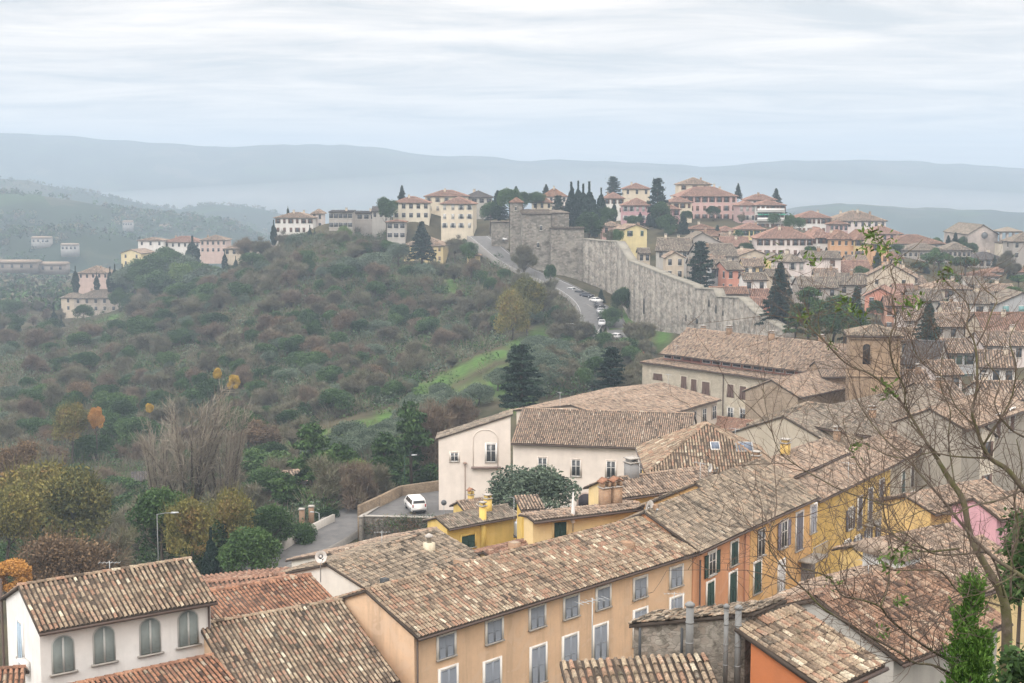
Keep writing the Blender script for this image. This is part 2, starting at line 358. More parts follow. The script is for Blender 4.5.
RIDGES = [  # distance, width in ln d, skyline (column, row)
 (4600, .22, [(-900,160),(-300,140),(0,134),(60,136),(110,141),(160,143),(200,146),(240,147),(300,146),(345,145),(375,148),(430,155),(480,157),(530,161),(560,160),(600,161),(650,163),(700,167),(760,163),(800,161),(860,160),(920,162),(980,166),(1024,168),(1300,160),(1900,165)]),
 (2350, .16, [(-900,175),(-200,172),(0,179),(30,181),(60,187),(90,191),(130,201),(160,207),(185,209),(200,206),(222,204),(240,207),(250,206),(272,211),(300,222),(360,238),(500,250),(700,250),(760,215),(800,207),(840,203),(880,205),(940,208),(1024,212),(1200,205),(1900,200)]),
 (1600, .14, [(-900,190),(-200,188),(0,193),(40,194),(80,201),(110,207),(140,212),(190,216),(230,222),(270,240),(320,262),(500,262),(1900,262)]),
 (1250, .11, [(-900,225),(-200,225),(0,229),(40,231),(90,229),(125,236),(160,246),(200,256),(260,270),(400,290),(1900,290)]),
]
def ground(x, y):
    """terrain height under world point (x, y), arrays allowed"""
    x = np.atleast_1d(np.asarray(x, float)); y = np.maximum(np.atleast_1d(np.asarray(y, float)), .5)
    a = 512 + F*CP*0 + F * (x / y) ; q = np.c_[a/120.0, np.log(np.maximum(y, 3.0))*4.5]
    z = np.empty(len(q))
    for i in range(0, len(q), 20000):
        c = q[i:i+20000]; z[i:i+20000] = _ker(((c[:, None]-_tx[None])**2).sum(-1)) @ _w[:len(TP)] + _w[len(TP)] + c @ _w[len(TP)+1:]
    z += (_vnoise(x/9, y/9) - .5) * np.clip((y-150)/200, 0, 1) * 1.2
    for D, wd, sk in RIDGES:
        sx = np.array([s[0] for s in sk]); sy = np.array([s[1] for s in sk])
        top = -(np.interp(a, sx, sy) - HOR)/F * D
        n1 = (_vnoise(a/26, np.log(y)*14, 3)-.5) + .5*(_vnoise(a/11, np.log(y)*30, 5)-.5)
        prof = np.exp(-np.clip(((np.log(y)-math.log(D))/wd), -3.5, 0)**2) if True else 0
        back = np.exp(-np.clip(((np.log(y)-math.log(D))/wd), 0, 6)**2)
        hz = -95 + np.maximum(top+95, 0) * prof * back * (1 + .18*n1*(1-prof)*4*prof)
        hz += n1 * D*.0015
        z = np.where(y > 800, np.maximum(z, hz), z)
    for xs, ys, zs, w0, w1, dz in CARVE:
        sel = np.nonzero((x > xs.min()-w1-2) & (x < xs.max()+w1+2) & (y > ys.min()-w1-2) & (y < ys.max()+w1+2))[0]
        for c in range(0, len(sel), 4000):
            q = sel[c:c+4000]; d2 = (x[q][:,None]-xs[None])**2 + (y[q][:,None]-ys[None])**2; k = d2.argmin(1); dd = np.sqrt(d2[np.arange(len(q)), k])
            t = np.clip((dd-w0)/(w1-w0), 0, 1); t = t*t*(3-2*t); z[q] = (zs[k]-dz)*(1-t)+z[q]*t
    return z
def gz(x, y): return float(ground(x, y)[0])
_steps = np.exp(np.linspace(math.log(25), math.log(1500), 700))
def hit_ground(px, py, dmin=25):
    r = ray(px, py); ys = _steps[_steps >= dmin]; g = ground(ys*r.x/r.y, ys); rz = ys*r.z/r.y
    k = np.nonzero(g >= rz)[0]
    if not len(k): return None
    d = ys[k[0]]; return Vector((d*r.x/r.y, d, g[k[0]]))

STRIPS = [[(412,398),(440,378),(478,358),(540,333),(548,344),(505,362),(462,384),(430,398)],[(280,437),(330,424),(385,410),(402,420),(352,446),(300,450)],[(606,322),(628,316),(672,332),(664,342),(634,332)],[(450,402),(490,384),(520,372),(524,384),(480,402)]]
GRASS = []
for _p, _rx, _n in (((418,392),14,0),((440,382),16,0),((460,372),16,0),((480,362),18,0),((500,354),18,0),((520,346),18,0),((538,339),14,0),((295,442),18,0),((315,436),20,0),((340,432),22,0),((362,426),20,0),((385,418),18,0),((612,321),12,0),((630,323),14,0),((648,328),14,0),((664,336),12,0),((470,396),24,0),((500,382),22,0),((440,408),24,0),((420,424),24,0),((520,400),20,0),((400,440),20,0)):
    _h = hit_ground(_p[0], _p[1], 120)
    if _h is not None: GRASS.append((_p[0], _h.y, _rx, .055))
GRASS += [(110,560,22,.05),(452,420,12,.03)]
def build_terrain():
    pxs = np.concatenate([np.linspace(-900, -60, 70), np.arange(-50, 1080, 5), np.linspace(1090, 1900, 70)])
    ds = np.concatenate([np.exp(np.linspace(math.log(.8), math.log(100), 70)), np.exp(np.linspace(math.log(102), math.log(7000), 330))])
    A, D = np.meshgrid(pxs, ds); X = (A-512)/F*D; Y = D
    z = ground(X.ravel(), Y.ravel())
    V = np.c_[X.ravel(), Y.ravel(), z]; nx, ny = len(pxs), len(ds)
    i, j = np.meshgrid(np.arange(nx-1), np.arange(ny-1)); b = (j*nx+i).ravel()
    m = MB(); m.quads(V, np.c_[b, b+1, b+1+nx, b+nx])
    mt, nt, bs = newmat('ground_cover'); v = coords(nt)
    base = ramp(nt, noise(nt, .12, 7, .68, v), [(.3,(.035,.040,.024)),(.5,(.075,.066,.045)),(.7,(.095,.088,.05))])
    gr = ramp(nt, noise(nt, .5, 6, .65, v), [(.3,(.052,.095,.032)),(.6,(.085,.150,.045)),(.8,(.13,.165,.07))])
    c = mix(nt, attr(nt, 'grass'), base, gr)
    vo = nd(nt, 'ShaderNodeTexVoronoi'); vo.inputs['Scale'].default_value = .011; nt.links.new(v, vo.inputs['Vector'])
    sv = nd(nt, 'ShaderNodeSeparateColor'); nt.links.new(vo.outputs['Color'], sv.inputs[0])
    fld = ramp(nt, sv.outputs[0], [(0,(.05,.07,.03)),(.3,(.13,.125,.07)),(.5,(.05,.055,.03)),(.7,(.17,.15,.10)),(.85,(.08,.12,.04)),(1,(.04,.05,.028))], 'CONSTANT')
    fld = mix(nt, .6, fld, (.022,.036,.034)); fld = mix(nt, ramp(nt, noise(nt, .006, 6, .65, v), [(.45,(0,0,0)),(.55,(1,1,1))]), fld, (.03,.042,.026))
    s = nd(nt, 'ShaderNodeSeparateXYZ'); nt.links.new(v, s.inputs[0])
    far = nd(nt, 'ShaderNodeMapRange'); far.inputs[1].default_value = 700; far.inputs[2].default_value = 800; nt.links.new(s.outputs[1], far.inputs[0])
    c = mix(nt, far.outputs[0], c, fld)
    nt.links.new(c, bs.inputs['Base Color']); bs.inputs['Roughness'].default_value = 1; bs.inputs['Specular IOR Level'].default_value = 0
    o = m.obj('ground', mt, smooth=True)
    g = np.zeros(len(V)); a = A.ravel(); ld = np.log(D.ravel())
    for px, d, rp, rl in GRASS: g = np.maximum(g, np.clip(1.6-1.6*np.sqrt(((a-px)/rp)**2+((ld-math.log(d))/rl)**2) + .5*(_vnoise(a/7, ld*40)-.5), 0, 1))
    at = o.data.attributes.new('grass', 'FLOAT', 'POINT'); at.data.foreach_set('value', g.astype(np.float32))
    tag(o, kind='structure')
    return o
build_terrain()

# ------------------------------------------------------------------ haze (closed box around the whole scene)
def build_haze():
    m = MB(); m.box(-8200, 8200, -60, 7600, -112, 215)
    mt = bpy.data.materials.new('haze_air'); mt.use_nodes = True; nt = mt.node_tree; nt.nodes.clear()
    o = nd(nt, 'ShaderNodeOutputMaterial'); v = nd(nt, 'ShaderNodeVolumePrincipled')
    v.inputs['Color'].default_value = (.63, .795, .985, 1); v.inputs['Density'].default_value = HAZE_DENSITY; v.inputs['Anisotropy'].default_value = .0
    nt.links.new(v.outputs[0], o.inputs['Volume'])
    h = m.obj('haze', mt); tag(h, 'pale blue autumn haze filling the valley air', 'haze', kind='stuff')
HAZE_DENSITY = .00037
build_haze()
def build_mist():
    m = MB(); n, k = 22, 56; V = []; zb = -100     # a low heap of mist, thickest in the middle and thinning to nothing at its rim and top
    for i in range(n):
        ro = 1-i/n
        for j in range(k): w = 2*math.pi*j/k; V.append((3300*ro*math.cos(w)+100, 3300+760*ro*math.sin(w), zb+2+135*(1-ro)**1.7))
    V += [(100,3300,zb+137),(100,3300,zb)]; T_ = len(V)-2
    Fs = [(i*k+j, i*k+(j+1)%k, (i+1)*k+(j+1)%k, (i+1)*k+j) for i in range(n-1) for j in range(k)]+[(T_, (n-1)*k+j, (n-1)*k+(j+1)%k) for j in range(k)]+[(T_+1, (j+1)%k, j) for j in range(k)]
    m.raw(V, Fs); mt = bpy.data.materials.new('mist_air'); mt.use_nodes = True; nt = mt.node_tree; nt.nodes.clear()
    o = nd(nt, 'ShaderNodeOutputMaterial'); v = nd(nt, 'ShaderNodeVolumePrincipled'); v.inputs['Color'].default_value = (.96, .98, 1.0, 1); v.inputs['Density'].default_value = .0010
    nt.links.new(v.outputs[0], o.inputs['Volume']); h = m.obj('mist', mt); tag(h, 'pale bank of mist lying in the valley before the far mountains', 'mist', kind='stuff')
build_mist()

# ------------------------------------------------------------------ roofs
def tiles(mb, O, U, S, Lu, Ls, a=0., b=0., cw=.22, rl=.38, thick=.13, tmat=0, pmat=1, seed=0, detail=True):
    """barrel-tiled roof plane. O eave corner, U along the eave, S up the slope; a/b: inset per metre of slope at either end"""
    O, U, S = Vector(O), Vector(U).normalized(), Vector(S).normalized(); N = U.cross(S).normalized()
    c = [O, O+U*Lu, O+U*(Lu-b*Ls)+S*Ls, O+U*(a*Ls)+S*Ls]
    if (c[2]-c[3]).length < .02: c = c[:3]
    mb.prism(c, -N*thick, pmat)
    g = np.random.default_rng(seed + int(Lu*100)); nc = max(1, int(round(Lu/cw))); nr = max(1, int(round(Ls/rl))); cw = Lu/nc; rl = Ls/nr
    i, j = np.meshgrid(np.arange(nc), np.arange(nr)); i = i.ravel(); j = j.ravel()
    u = (i+.5)*cw; sm = (j+.5)*rl
    ok = (u > a*sm - cw*.2) & (u < Lu - b*sm + cw*.2); i, j, u, sm = i[ok], j[ok], u[ok], sm[ok]; n = len(u)
    if not n: return
    wav = .018*np.sin(sm*1.7+u*.35) + .022*np.sin(u*.9+1.3*seed)
    s0 = j*rl - .05*rl*2 + g.normal(0, .02*rl, n); s1 = s0 + rl*1.14
    u0 = u + g.normal(0, .035*cw, n); u1 = u + g.normal(0, .035*cw, n)
    h0 = rl*.07 + g.normal(0, .008, n) + wav; h1 = .002 + g.normal(0, .004, n) + wav
    th = np.array([0.05, 1/3, 2/3, .95])*math.pi if detail else np.array([.05, .5, .95])*math.pi
    k = len(th); V = np.empty((n, 2*k, 3)); U_, S_, N_, O_ = map(np.array, (U, S, N, O))
    for e, (uu, ss, hh, rr) in enumerate(((u0, s0, h0, cw*.355), (u1, s1, h1, cw*.315))):
        for q, t in enumerate(th):
            V[:, e*k+q] = O_ + (uu + rr*math.cos(t))[:, None]*U_ + ss[:, None]*S_ + (hh + rr*1.15*math.sin(t))[:, None]*N_
    Fq = []
    b0 = np.arange(n)*2*k
    for q in range(k-1): Fq.append(np.c_[b0+q+1, b0+q, b0+k+q, b0+k+q+1])
    tn = np.clip(.88*g.beta(1.5, 1.7, n) + .12*g.beta(1.5, 1.6, nc)[i] + g.normal(0, .05, n), 0, 1)
    mb.quads(V, np.concatenate(Fq), tmat, np.tile(tn, k-1))
def ridge(mb, p0, p1, r=.14, step=.42, tmat=0, seed=0):
    p0, p1 = Vector(p0), Vector(p1); d = p1-p0; L = d.length; n = max(1, int(L/step)); t = d/L; side = t.cross(Vector((0,0,1))).normalized(); up = side.cross(t)
    g = random.Random(seed+int(L*50))
    for i in range(n):
        a = p0+t*(L*i/n-.04); b = p0+t*(L*(i+1)/n+.02); V = []
        for e, (p, rr, h) in enumerate(((a, r*1.08, .02), (b, r*.95, 0))):
            for w in (0, .25, .5, .75, 1): V.append(p+side*rr*math.cos(w*math.pi)+up*(rr*.75*math.sin(w*math.pi)+h+.01))
        mb.raw(V, [(q, q+1, q+6, q+5) for q in range(4)], tmat, g.betavariate(2, 2.2))

# ------------------------------------------------------------------ windows (meshes cached and shared)
_wm = {}
def cmesh(key, fn):
    if key not in _wm: _wm[key] = fn()
    return _wm[key]
def arc_pts(w, h, k=8):
    r = w/2; return [(-r, -h/2), (r, -h/2)] + [(r*math.cos(math.pi*i/k), h/2-r*.8+r*.8*math.sin(math.pi*i/k)) for i in range(k+1)]
def frame_mesh(w, h, col, fr=.15, d=.06):
    def f():
        m = MB(); m.box(-w/2-fr, -w/2, -d, 0, -h/2, h/2+fr); m.box(w/2, w/2+fr, -d, 0, -h/2, h/2+fr); m.box(-w/2, w/2, -d, 0, h/2, h/2+fr)
        return m.mesh('window_frame', plain('surround', col, .8))
    return cmesh(('fr', w, h, col, fr), f)
def pane_mesh(w, h):
    def f():
        m = MB(); m.box(-w/2, w/2, -.02, 0.0, -h/2, h/2, 0)
        for x in (-w/2+.03, 0, w/2-.03): m.box(x-.03, x+.03, -.035, -.02, -h/2, h/2, 1)
        for z in (-h/2+.03, h*.12, h/2-.03): m.box(-w/2+.061, -.031, -.033, -.02, z-.025, z+.025, 1); m.box(.031, w/2-.061, -.033, -.02, z-.025, z+.025, 1)
        return m.mesh('pane', [GLASS, WHITE])
    return cmesh(('pn', w, h), f)
def leaf_mesh(w, h, col, arch=0):
    """one louvred shutter leaf; arch: -1/1 leaf curves at that outer side"""
    def f():
        m = MB(); fw = .06
        if arch:
            r = w; k = 6
            o = [(-arch*w/2, -h/2)] + [(arch*w/2, -h/2)] + [(arch*(-w/2) + arch*w*math.cos(math.pi/2*i/k), h/2-.8*w+.8*w*math.sin(math.pi/2*i/k)) for i in range(k+1)]
            if arch < 0: o = o[::-1]
            m.prism([(x, -.015, z) for x, z in o], (0, -.03, 0))
            top = h/2-.8*w*.55
        else:
            m.box(-w/2, -w/2+fw, -.05, -.01, -h/2, h/2); m.box(w/2-fw, w/2, -.05, -.01, -h/2, h/2)
            for z in (-h/2+fw/2, 0, h/2-fw/2): m.box(-w/2+fw, w/2-fw, -.048, -.01, z-fw/2, z+fw/2)
            m.box(-w/2+fw, w/2-fw, -.016, -.008, -h/2+fw, h/2-fw); top = h/2
        n = max(4, int(h/.085)); 
        for i in range(n):
            z = -h/2+fw+(top+h/2-2*fw)*(i+.5)/n; t = .034
            m.raw([(-w/2+fw, -.052, z-t*.8), (w/2-fw, -.052, z-t*.8), (w/2-fw, -.02, z+t), (-w/2+fw, -.02, z+t)], [(0,1,2,3)])
        return m.mesh('shutter', plain('shutter_paint', col, .6, 0., .1))
    return cmesh(('lf', round(w,3), h, col, arch), f)
def sill_mesh(w):
    def f():
        m = MB(); m.box(-w/2-.16, w/2+.16, -.13, 0, -.08, 0); return m.mesh('sill', CONC)
    return cmesh(('sl', w), f)
def far_win_mesh(w, h, shut, sur, op):
    def f():
        m = MB(); m.box(-w/2, w/2, -.03, .0, -h/2, h/2, 0)
        if sur: 
            m.box(-w/2-.16, w/2+.16, -.09, 0, -h/2-.14, -h/2, 2); m.box(-w/2-.10, w/2+.10, -.05, 0, h/2, h/2+.12, 2)
        if shut and op:
            m.box(-w/2-w*.48, -w/2, -.07, -.005, -h/2, h/2, 1); m.box(w/2, w/2+w*.48, -.07, -.005, -h/2, h/2, 1)
        elif shut: m.box(-w/2, w/2, -.07, -.031, -h/2, h/2, 1)
        return m.mesh('window', [GLASS, plain('shutter_paint', shut or (.1,.1,.1), .6, 0., .1), plain('surround', sur or (.6,.58,.54), .8)])
    return cmesh(('fw', w, h, shut, sur, op), f)

GREY_S = (.27,.305,.36); GREEN_S = (.022,.055,.045); BROWN_S = (.12,.075,.06); DK_S = (.06,.05,.045)

WSC = 1.0
class House:
    def __init__(s, name, label, cat, base, ang, L, Wd, H, group=None):
        s.o = empty(name, base, ang); tag(s.o, label, cat, group); s.base = Vector(base); s.ang = ang; s.L, s.W, s.H = L, Wd, H
        s.u = Vector((math.cos(ang), math.sin(ang), 0)); s.n = Vector((-math.sin(ang), math.cos(ang), 0)); s.det = True
    def world(s, p): return s.base + s.u*p[0] + s.n*p[1] + Vector((0,0,p[2]))
    def local(s, p): q = Vector(p)-s.base; return Vector((q.dot(s.u), q.dot(s.n), q.z))
    def face(s, f): return {'front': (Vector((0,0,0)), -s.n, 0, 0), 'left': (Vector((0,0,0)), -s.u, -math.pi/2, 1), 'right': (Vector((s.L,0,0)), s.u, math.pi/2, 1), 'back': (Vector((0,s.W,0)), s.n, math.pi, 0)}[f]
    def hit(s, f, px, py):
        q, N, rz, ax = s.face(f); r = ray(px, py); t = s.world(q).dot(N)/r.dot(N); p = s.local(r*t); return (p[ax], p.z)
    def put(s, f, x, z):
        q, N, rz, ax = s.face(f)
        return (Vector((x, q.y, z)) if ax == 0 else Vector((q.x, x, z))), rz
    def planes(s, kind, rise, rf, oe, og):
        L, Wd, H = s.L, s.W, s.H
        if kind == 'gable':
            yr = Wd*rf; a = rise/yr; b = rise/(Wd-yr); la = math.hypot(yr+oe, a*(yr+oe)); lb = math.hypot(Wd-yr+oe, b*(Wd-yr+oe))
            return [((-og,-oe,H-a*oe),(1,0,0),(0,1,a),L+2*og,la,0,0), ((L+og,Wd+oe,H-b*oe),(-1,0,0),(0,-1,b),L+2*og,lb,0,0)], [((-og,yr,H+rise),(L+og,yr,H+rise))]
        if kind == 'gabley':
            xr = L*rf; a = rise/xr; b = rise/(L-xr); la = math.hypot(xr+oe, a*(xr+oe)); lb = math.hypot(L-xr+oe, b*(L-xr+oe))
            return [((-oe,Wd+og,H-a*oe),(0,-1,0),(1,0,a),Wd+2*og,la,0,0), ((L+oe,-og,H-b*oe),(0,1,0),(-1,0,b),Wd+2*og,lb,0,0)], [((xr,-og,H+rise),(xr,Wd+og,H+rise))]
        if kind == 'hip':
            w = min(L, Wd)/2; a = rise/w; e = w+oe; zl = H-a*oe; ls = math.hypot(e, a*e); k = e/ls
            pl = [((-oe,-oe,zl),(1,0,0),(0,1,a),L+2*oe,ls,k,k), ((L+oe,Wd+oe,zl),(-1,0,0),(0,-1,a),L+2*oe,ls,k,k),
                  ((-oe,Wd+oe,zl),(0,-1,0),(1,0,a),Wd+2*oe,ls,k,k), ((L+oe,-oe,zl),(0,1,0),(-1,0,a),Wd+2*oe,ls,k,k)]
            z = H+rise; r0, r1 = ((w,Wd/2,z),(L-w,Wd/2,z)) if L >= Wd else ((L/2,w,z),(L/2,Wd-w,z))
            rr = [((-oe,-oe,zl),r0),((L+oe,Wd+oe,zl),r1)] + ([((-oe,Wd+oe,zl),r0),((L+oe,-oe,zl),r1)] if L >= Wd else [((L+oe,-oe,zl),r0),((-oe,Wd+oe,zl),r1)])
            if (Vector(r0)-Vector(r1)).length > .5: rr.append((r0, r1))
            return pl, rr
        if kind == 'shed':
            a = rise/Wd; return [((-og,-oe,H-a*oe),(1,0,0),(0,1,a),L+2*og,math.hypot(Wd+2*oe, a*(Wd+2*oe)),0,0)], []
        if kind == 'shedback':     # high at the front, falling away
            a = rise/Wd; return [((L+og,Wd+oe,H-a*oe),(-1,0,0),(0,-1,a),L+2*og,math.hypot(Wd+2*oe, a*(Wd+2*oe)),0,0)], []
        if kind == 'shedright':    # high at x = L
            a = rise/L; return [((-oe,Wd+og,H-a*oe),(0,-1,0),(1,0,a),Wd+2*og,math.hypot(L+2*oe, a*(L+2*oe)),0,0)], []
        if kind == 'shedleft':     # high at x = 0
            a = rise/L; return [((L+oe,-og,H-a*oe),(0,1,0),(-1,0,a),Wd+2*og,math.hypot(L+2*oe, a*(L+2*oe)),0,0)], []
    def build(s, kind, rise, wall, tl, rf=.5, oe=.45, og=.15, cw=.22, rl=.38, gut=True, seed=0, detail=True, soffit=True):
        L, Wd, H = s.L, s.W, s.H; m = MB(); e = .06
        s.kind, s.rise, s.rf = kind, rise, rf
        A, B, C, D = (0,0), (L,0), (L,Wd), (0,Wd); f = lambda p, z: (p[0], p[1], z)
        hz = {'gable': [H]*4, 'gabley': [H]*4, 'hip': [H]*4, 'shed': [H,H,H+rise,H+rise], 'shedback': [H+rise,H+rise,H,H], 'shedright': [H,H+rise,H+rise,H], 'shedleft': [H+rise,H,H,H+rise]}[kind]
        hA, hB, hC, hD = [h-e for h in hz]; z0 = 0
        fr = [f(A,z0), f(B,z0), f(B,hB)] + ([(L*rf,0,H+rise-e)] if kind == 'gabley' else []) + [f(A,hA)]
        ri = [f(B,z0), f(C,z0), f(C,hC)] + ([(L,Wd*rf,H+rise-e)] if kind == 'gable' else []) + [f(B,hB)]
        ba = [f(C,z0), f(D,z0), f(D,hD)] + ([(L*rf,Wd,H+rise-e)] if kind == 'gabley' else []) + [f(C,hC)]
        le = [f(D,z0), f(A,z0), f(A,hA)] + ([(0,Wd*rf,H+rise-e)] if kind == 'gable' else []) + [f(D,hD)]
        for w in (fr, ri, ba, le): m.poly(w)
        s.wall = m.obj('wall', wall, s.o)
        pl, rr = s.planes(kind, rise, rf, oe, og); t = MB()
        for q, p in enumerate(pl): tiles(t, *p, cw=cw, rl=rl, seed=seed+q, detail=detail)
        for q, (p0, p1) in enumerate(rr): ridge(t, p0, p1, r=max(.13, cw*.55), seed=seed+q, step=max(.42, rl))
        s.roof = t.obj('roof', [tile(tl), PAN], s.o); s.pl = pl
        if gut:
            for (O, U, S, Lu, Ls, a, b) in pl:
                g = MB()
                O, U, S = Vector(O), Vector(U).normalized(), Vector(S).normalized(); out = -Vector((S.x, S.y, 0)).normalized()
                c = O + out*.06 - Vector((0,0,.10)); g.tube([c, c+U*Lu], .075, 5)
                g.obj('gutter', GUT, s.o)
        return s
    def roofz(s, x, y):
        best = None
        for (O, U, S, Lu, Ls, a, b) in s.pl:
            O, U, S = Vector(O), Vector(U).normalized(), Vector(S).normalized(); N = U.cross(S); z = O.z - (N.x*(x-O.x)+N.y*(y-O.y))/N.z
            best = z if best is None else min(best, z)
        return best
    def win(s, f, x, z, w, h, kind='shut', col=GREY_S, sur=(.80,.79,.76), sill=True):
        """detailed window at facade position (x, z = centre)"""
        loc, rz = s.put(f, x, z)
        fr = link('window', frame_mesh(w, h, sur), s.o, loc, rz) if kind != 'bare' else None
        if kind == 'bare':
            m = cmesh(('bw', w, h), lambda: MB().box(-w/2-.05, w/2+.05, -.025, 0, -h/2-.05, h/2+.05).mesh('window_frame', DARKM)); fr = link('window', m, s.o, loc, rz)
        if kind in ('shut', 'half'):
            for q in (-1, 1): link('shutter', leaf_mesh(w/2-.01, h, col), fr, (q*w/4, -.02, 0))
        elif kind == 'open':
            link('pane', pane_mesh(w, h), fr, (0, -.028, 0))
            for q in (-1, 1): link('shutter', leaf_mesh(w/2, h, col), fr, (q*(w*.75+.12), -.04, 0))
        else: link('pane', pane_mesh(w, h), fr, (0, -.028, 0))
        if sill: link('sill', sill_mesh(w), fr, (0, -.0, -h/2))
        return fr
    def winpx(s, f, px, py, w, h, **k):
        x, z = s.hit(f, px, py); return s.win(f, x, z, w*WSC, h*WSC, **k)
    def fwin(s, f, x, z, w, h, shut=None, sur=(.62,.6,.56), op=True):
        loc, rz = s.put(f, x, z); return link('window', far_win_mesh(w, h, shut, sur, op), s.o, loc, rz)
    def grid(s, f, nx, ny, w=.95, h=1.5, shut=None, sur=(.62,.6,.56), op=True, x0=None, x1=None, z0=None, z1=None, skip=0.0, seed=0, jit=True):
        g = random.Random(seed*31+nx); LL = s.L if f in ('front','back') else s.W
        x0 = LL*.5/nx*.9 if x0 is None else x0; x1 = LL-x0 if x1 is None else x1
        for j in range(ny):
            zt = s.H-1.35 if z1 is None else z1; zb = zt-3.1*(ny-1) if z0 is None else z0
            z = zt + (zb-zt)*j/max(1, ny-1)
            for i in range(nx):
                if g.random() < skip: continue
                x = (x0+x1)/2 if nx == 1 else x0+(x1-x0)*i/(nx-1)
                o_ = op if (not jit or g.random() < .65) else (not op)
                s.fwin(f, x, z, w, h, shut, sur, o_)
    def chimney(s, x, y, w=.5, d=.5, h=1.1, mat=None, cap='slab', below=.5):
        z = s.roofz(x, y); m = MB(); m.box(x-w/2, x+w/2, y-d/2, y+d/2, z-below, z+h, 0)
        if cap == 'slab':
            m.box(x-w/2-.07, x+w/2+.07, y-d/2-.07, y+d/2+.07, z+h, z+h+.08, 1)
            for q in (-1, 1): m.box(x+q*w*.34-.06, x+q*w*.34+.06, y-d*.4, y+d*.4, z+h+.08, z+h+.30, 0)
            m.box(x-w/2-.05, x+w/2+.05, y-d/2-.05, y+d/2+.05, z+h+.30, z+h+.37, 1)
        elif cap == 'gable':
            m.box(x-w/2-.06, x+w/2+.06, y-d/2-.06, y+d/2+.06, z+h, z+h+.06, 1)
            for q in (-1, 1):
                m.box(x+q*(w/2-.07)-.07, x+q*(w/2-.07)+.07, y-d/2, y+d/2, z+h+.06, z+h+.36, 0)
                m.prism([(x, y-d/2-.08, z+h+.62), (x+q*(w/2+.1), y-d/2-.08, z+h+.36), (x+q*(w/2+.1), y+d/2+.08, z+h+.36), (x, y+d/2+.08, z+h+.62)], (0,0,.06), 2)
        elif cap == 'pipe': m.lathe([(w*.3, 0), (w*.3, .35), (w*.5, .36), (w*.5, .46), (w*.1, .6)], (x, y, z+h), 10, 1)
        return m.obj('chimney', [mat or BRICK, CONC, tile('orange')], s.roof)

def from_eave(name, label, cat, A, B, zE, ridge_px=None, Wd=None, rise=None, zb=-36, oe=.45, og=.15, end='A', group=None, **k):
    """gabled building from the image positions of its front eave ends (height zE) and of one ridge end"""
    a = Z(*A, zE); b = Z(*B, zE); u = (b-a); u.z = 0; Lf = u.length; u.normalize(); n = Vector((-u.y, u.x, 0))
    if ridge_px:
        e = a if end == 'A' else b; r = ray(*ridge_px); t = e.dot(u)/r.dot(u); q = r*t-e; hw = q.dot(n); rs = q.z
        if rise is None: rise = rs
        if Wd is None: Wd = 2*hw
        print('%s: len %.1f half depth %.1f rise %.2f slope %.0f dist %.0f' % (name, Lf, hw, rs, math.degrees(math.atan2(rs, hw)), a.y))
    slope = rise/(Wd/2) if k.get('kind', 'gable') in ('gable',) else rise/Wd
    base = a + u*og + n*oe; base.z = zb; H = zE + slope*oe - zb
    h = House(name, label, cat, base, math.atan2(u.y, u.x), Lf-2*og, Wd-2*oe, H, group)
    h.slope = slope; h.brise = slope*(Wd/2-oe) if k.get('kind', 'gable') == 'gable' else slope*(Wd-2*oe)
    return h
# ================================================================== near buildings
def from_ridge(name, label, cat, R1, R2, zR, Wd, rise, zb, rf=.5, oe=.4, og=.12, group=None):
    a = Z(*R1, zR); b = Z(*R2, zR); u = b-a; u.z = 0; Lf = u.length; u.normalize(); n = Vector((-u.y, u.x, 0))
    base = a - n*(Wd*rf) + u*og; base.z = zb
    h = House(name, label, cat, base, math.atan2(u.y, u.x), Lf-2*og, Wd, zR-rise-zb, group); h.brise = rise
    return h
OCHRE = (.71,.51,.345); ORANGE = (.64,.335,.19); AMBER = (.70,.45,.20); YELLOW = (.68,.47,.155); CREAM = (.66,.59,.52); WHITEW = (.80,.795,.78)
BEIGE = (.47,.42,.34); PALEY = (.74,.58,.31)

WSC = 1.1
# --- the long ochre building
h = ochre = from_eave('ochre_building', 'long ochre building with a tiled roof and closed grey blue shutters', 'building', (418,638), (700,552), -21.5, ridge_px=(365,590), zb=-33)
h.build('gable', h.brise, plaster(OCHRE, .85), 'weathered', seed=1)
for px, py in ((446,646),(494,631),(537,617),(571,607),(603,598),(640,588),(676,577)): h.winpx('front', px, py, .92, 1.0, col=GREY_S)
for px, py in ((492,680),(538,665),(570,654),(600,643),(640,627),(676,614)): h.winpx('front', px, py, .95, 1.75, col=GREY_S)
h.winpx('front', 448, 688, .95, 1.75, col=GREY_S)
h.chimney(7.2, 4.2, .55, .9, .25, BRICK, 'none'); h.chimney(17.6, 1.6, .45, .9, .2, BRICK, 'none'); h.chimney(11.3, 4.4, .5, .5, .5, BRICK, 'none')
# drain pipe at the joint with the orange house and on the left corner
m = MB(); x_, z_ = h.hit('front', 699, 560); m.tube([(x_, -.1, z_), (x_, -.1, 1)], .06, 6); m.obj('drain_pipe', GUT, h.o); m = MB(); m.tube([(.12, -.1, h.H-.2), (.12, -.1, 1)], .055, 6); m.obj('drain_pipe', GUT, h.o)

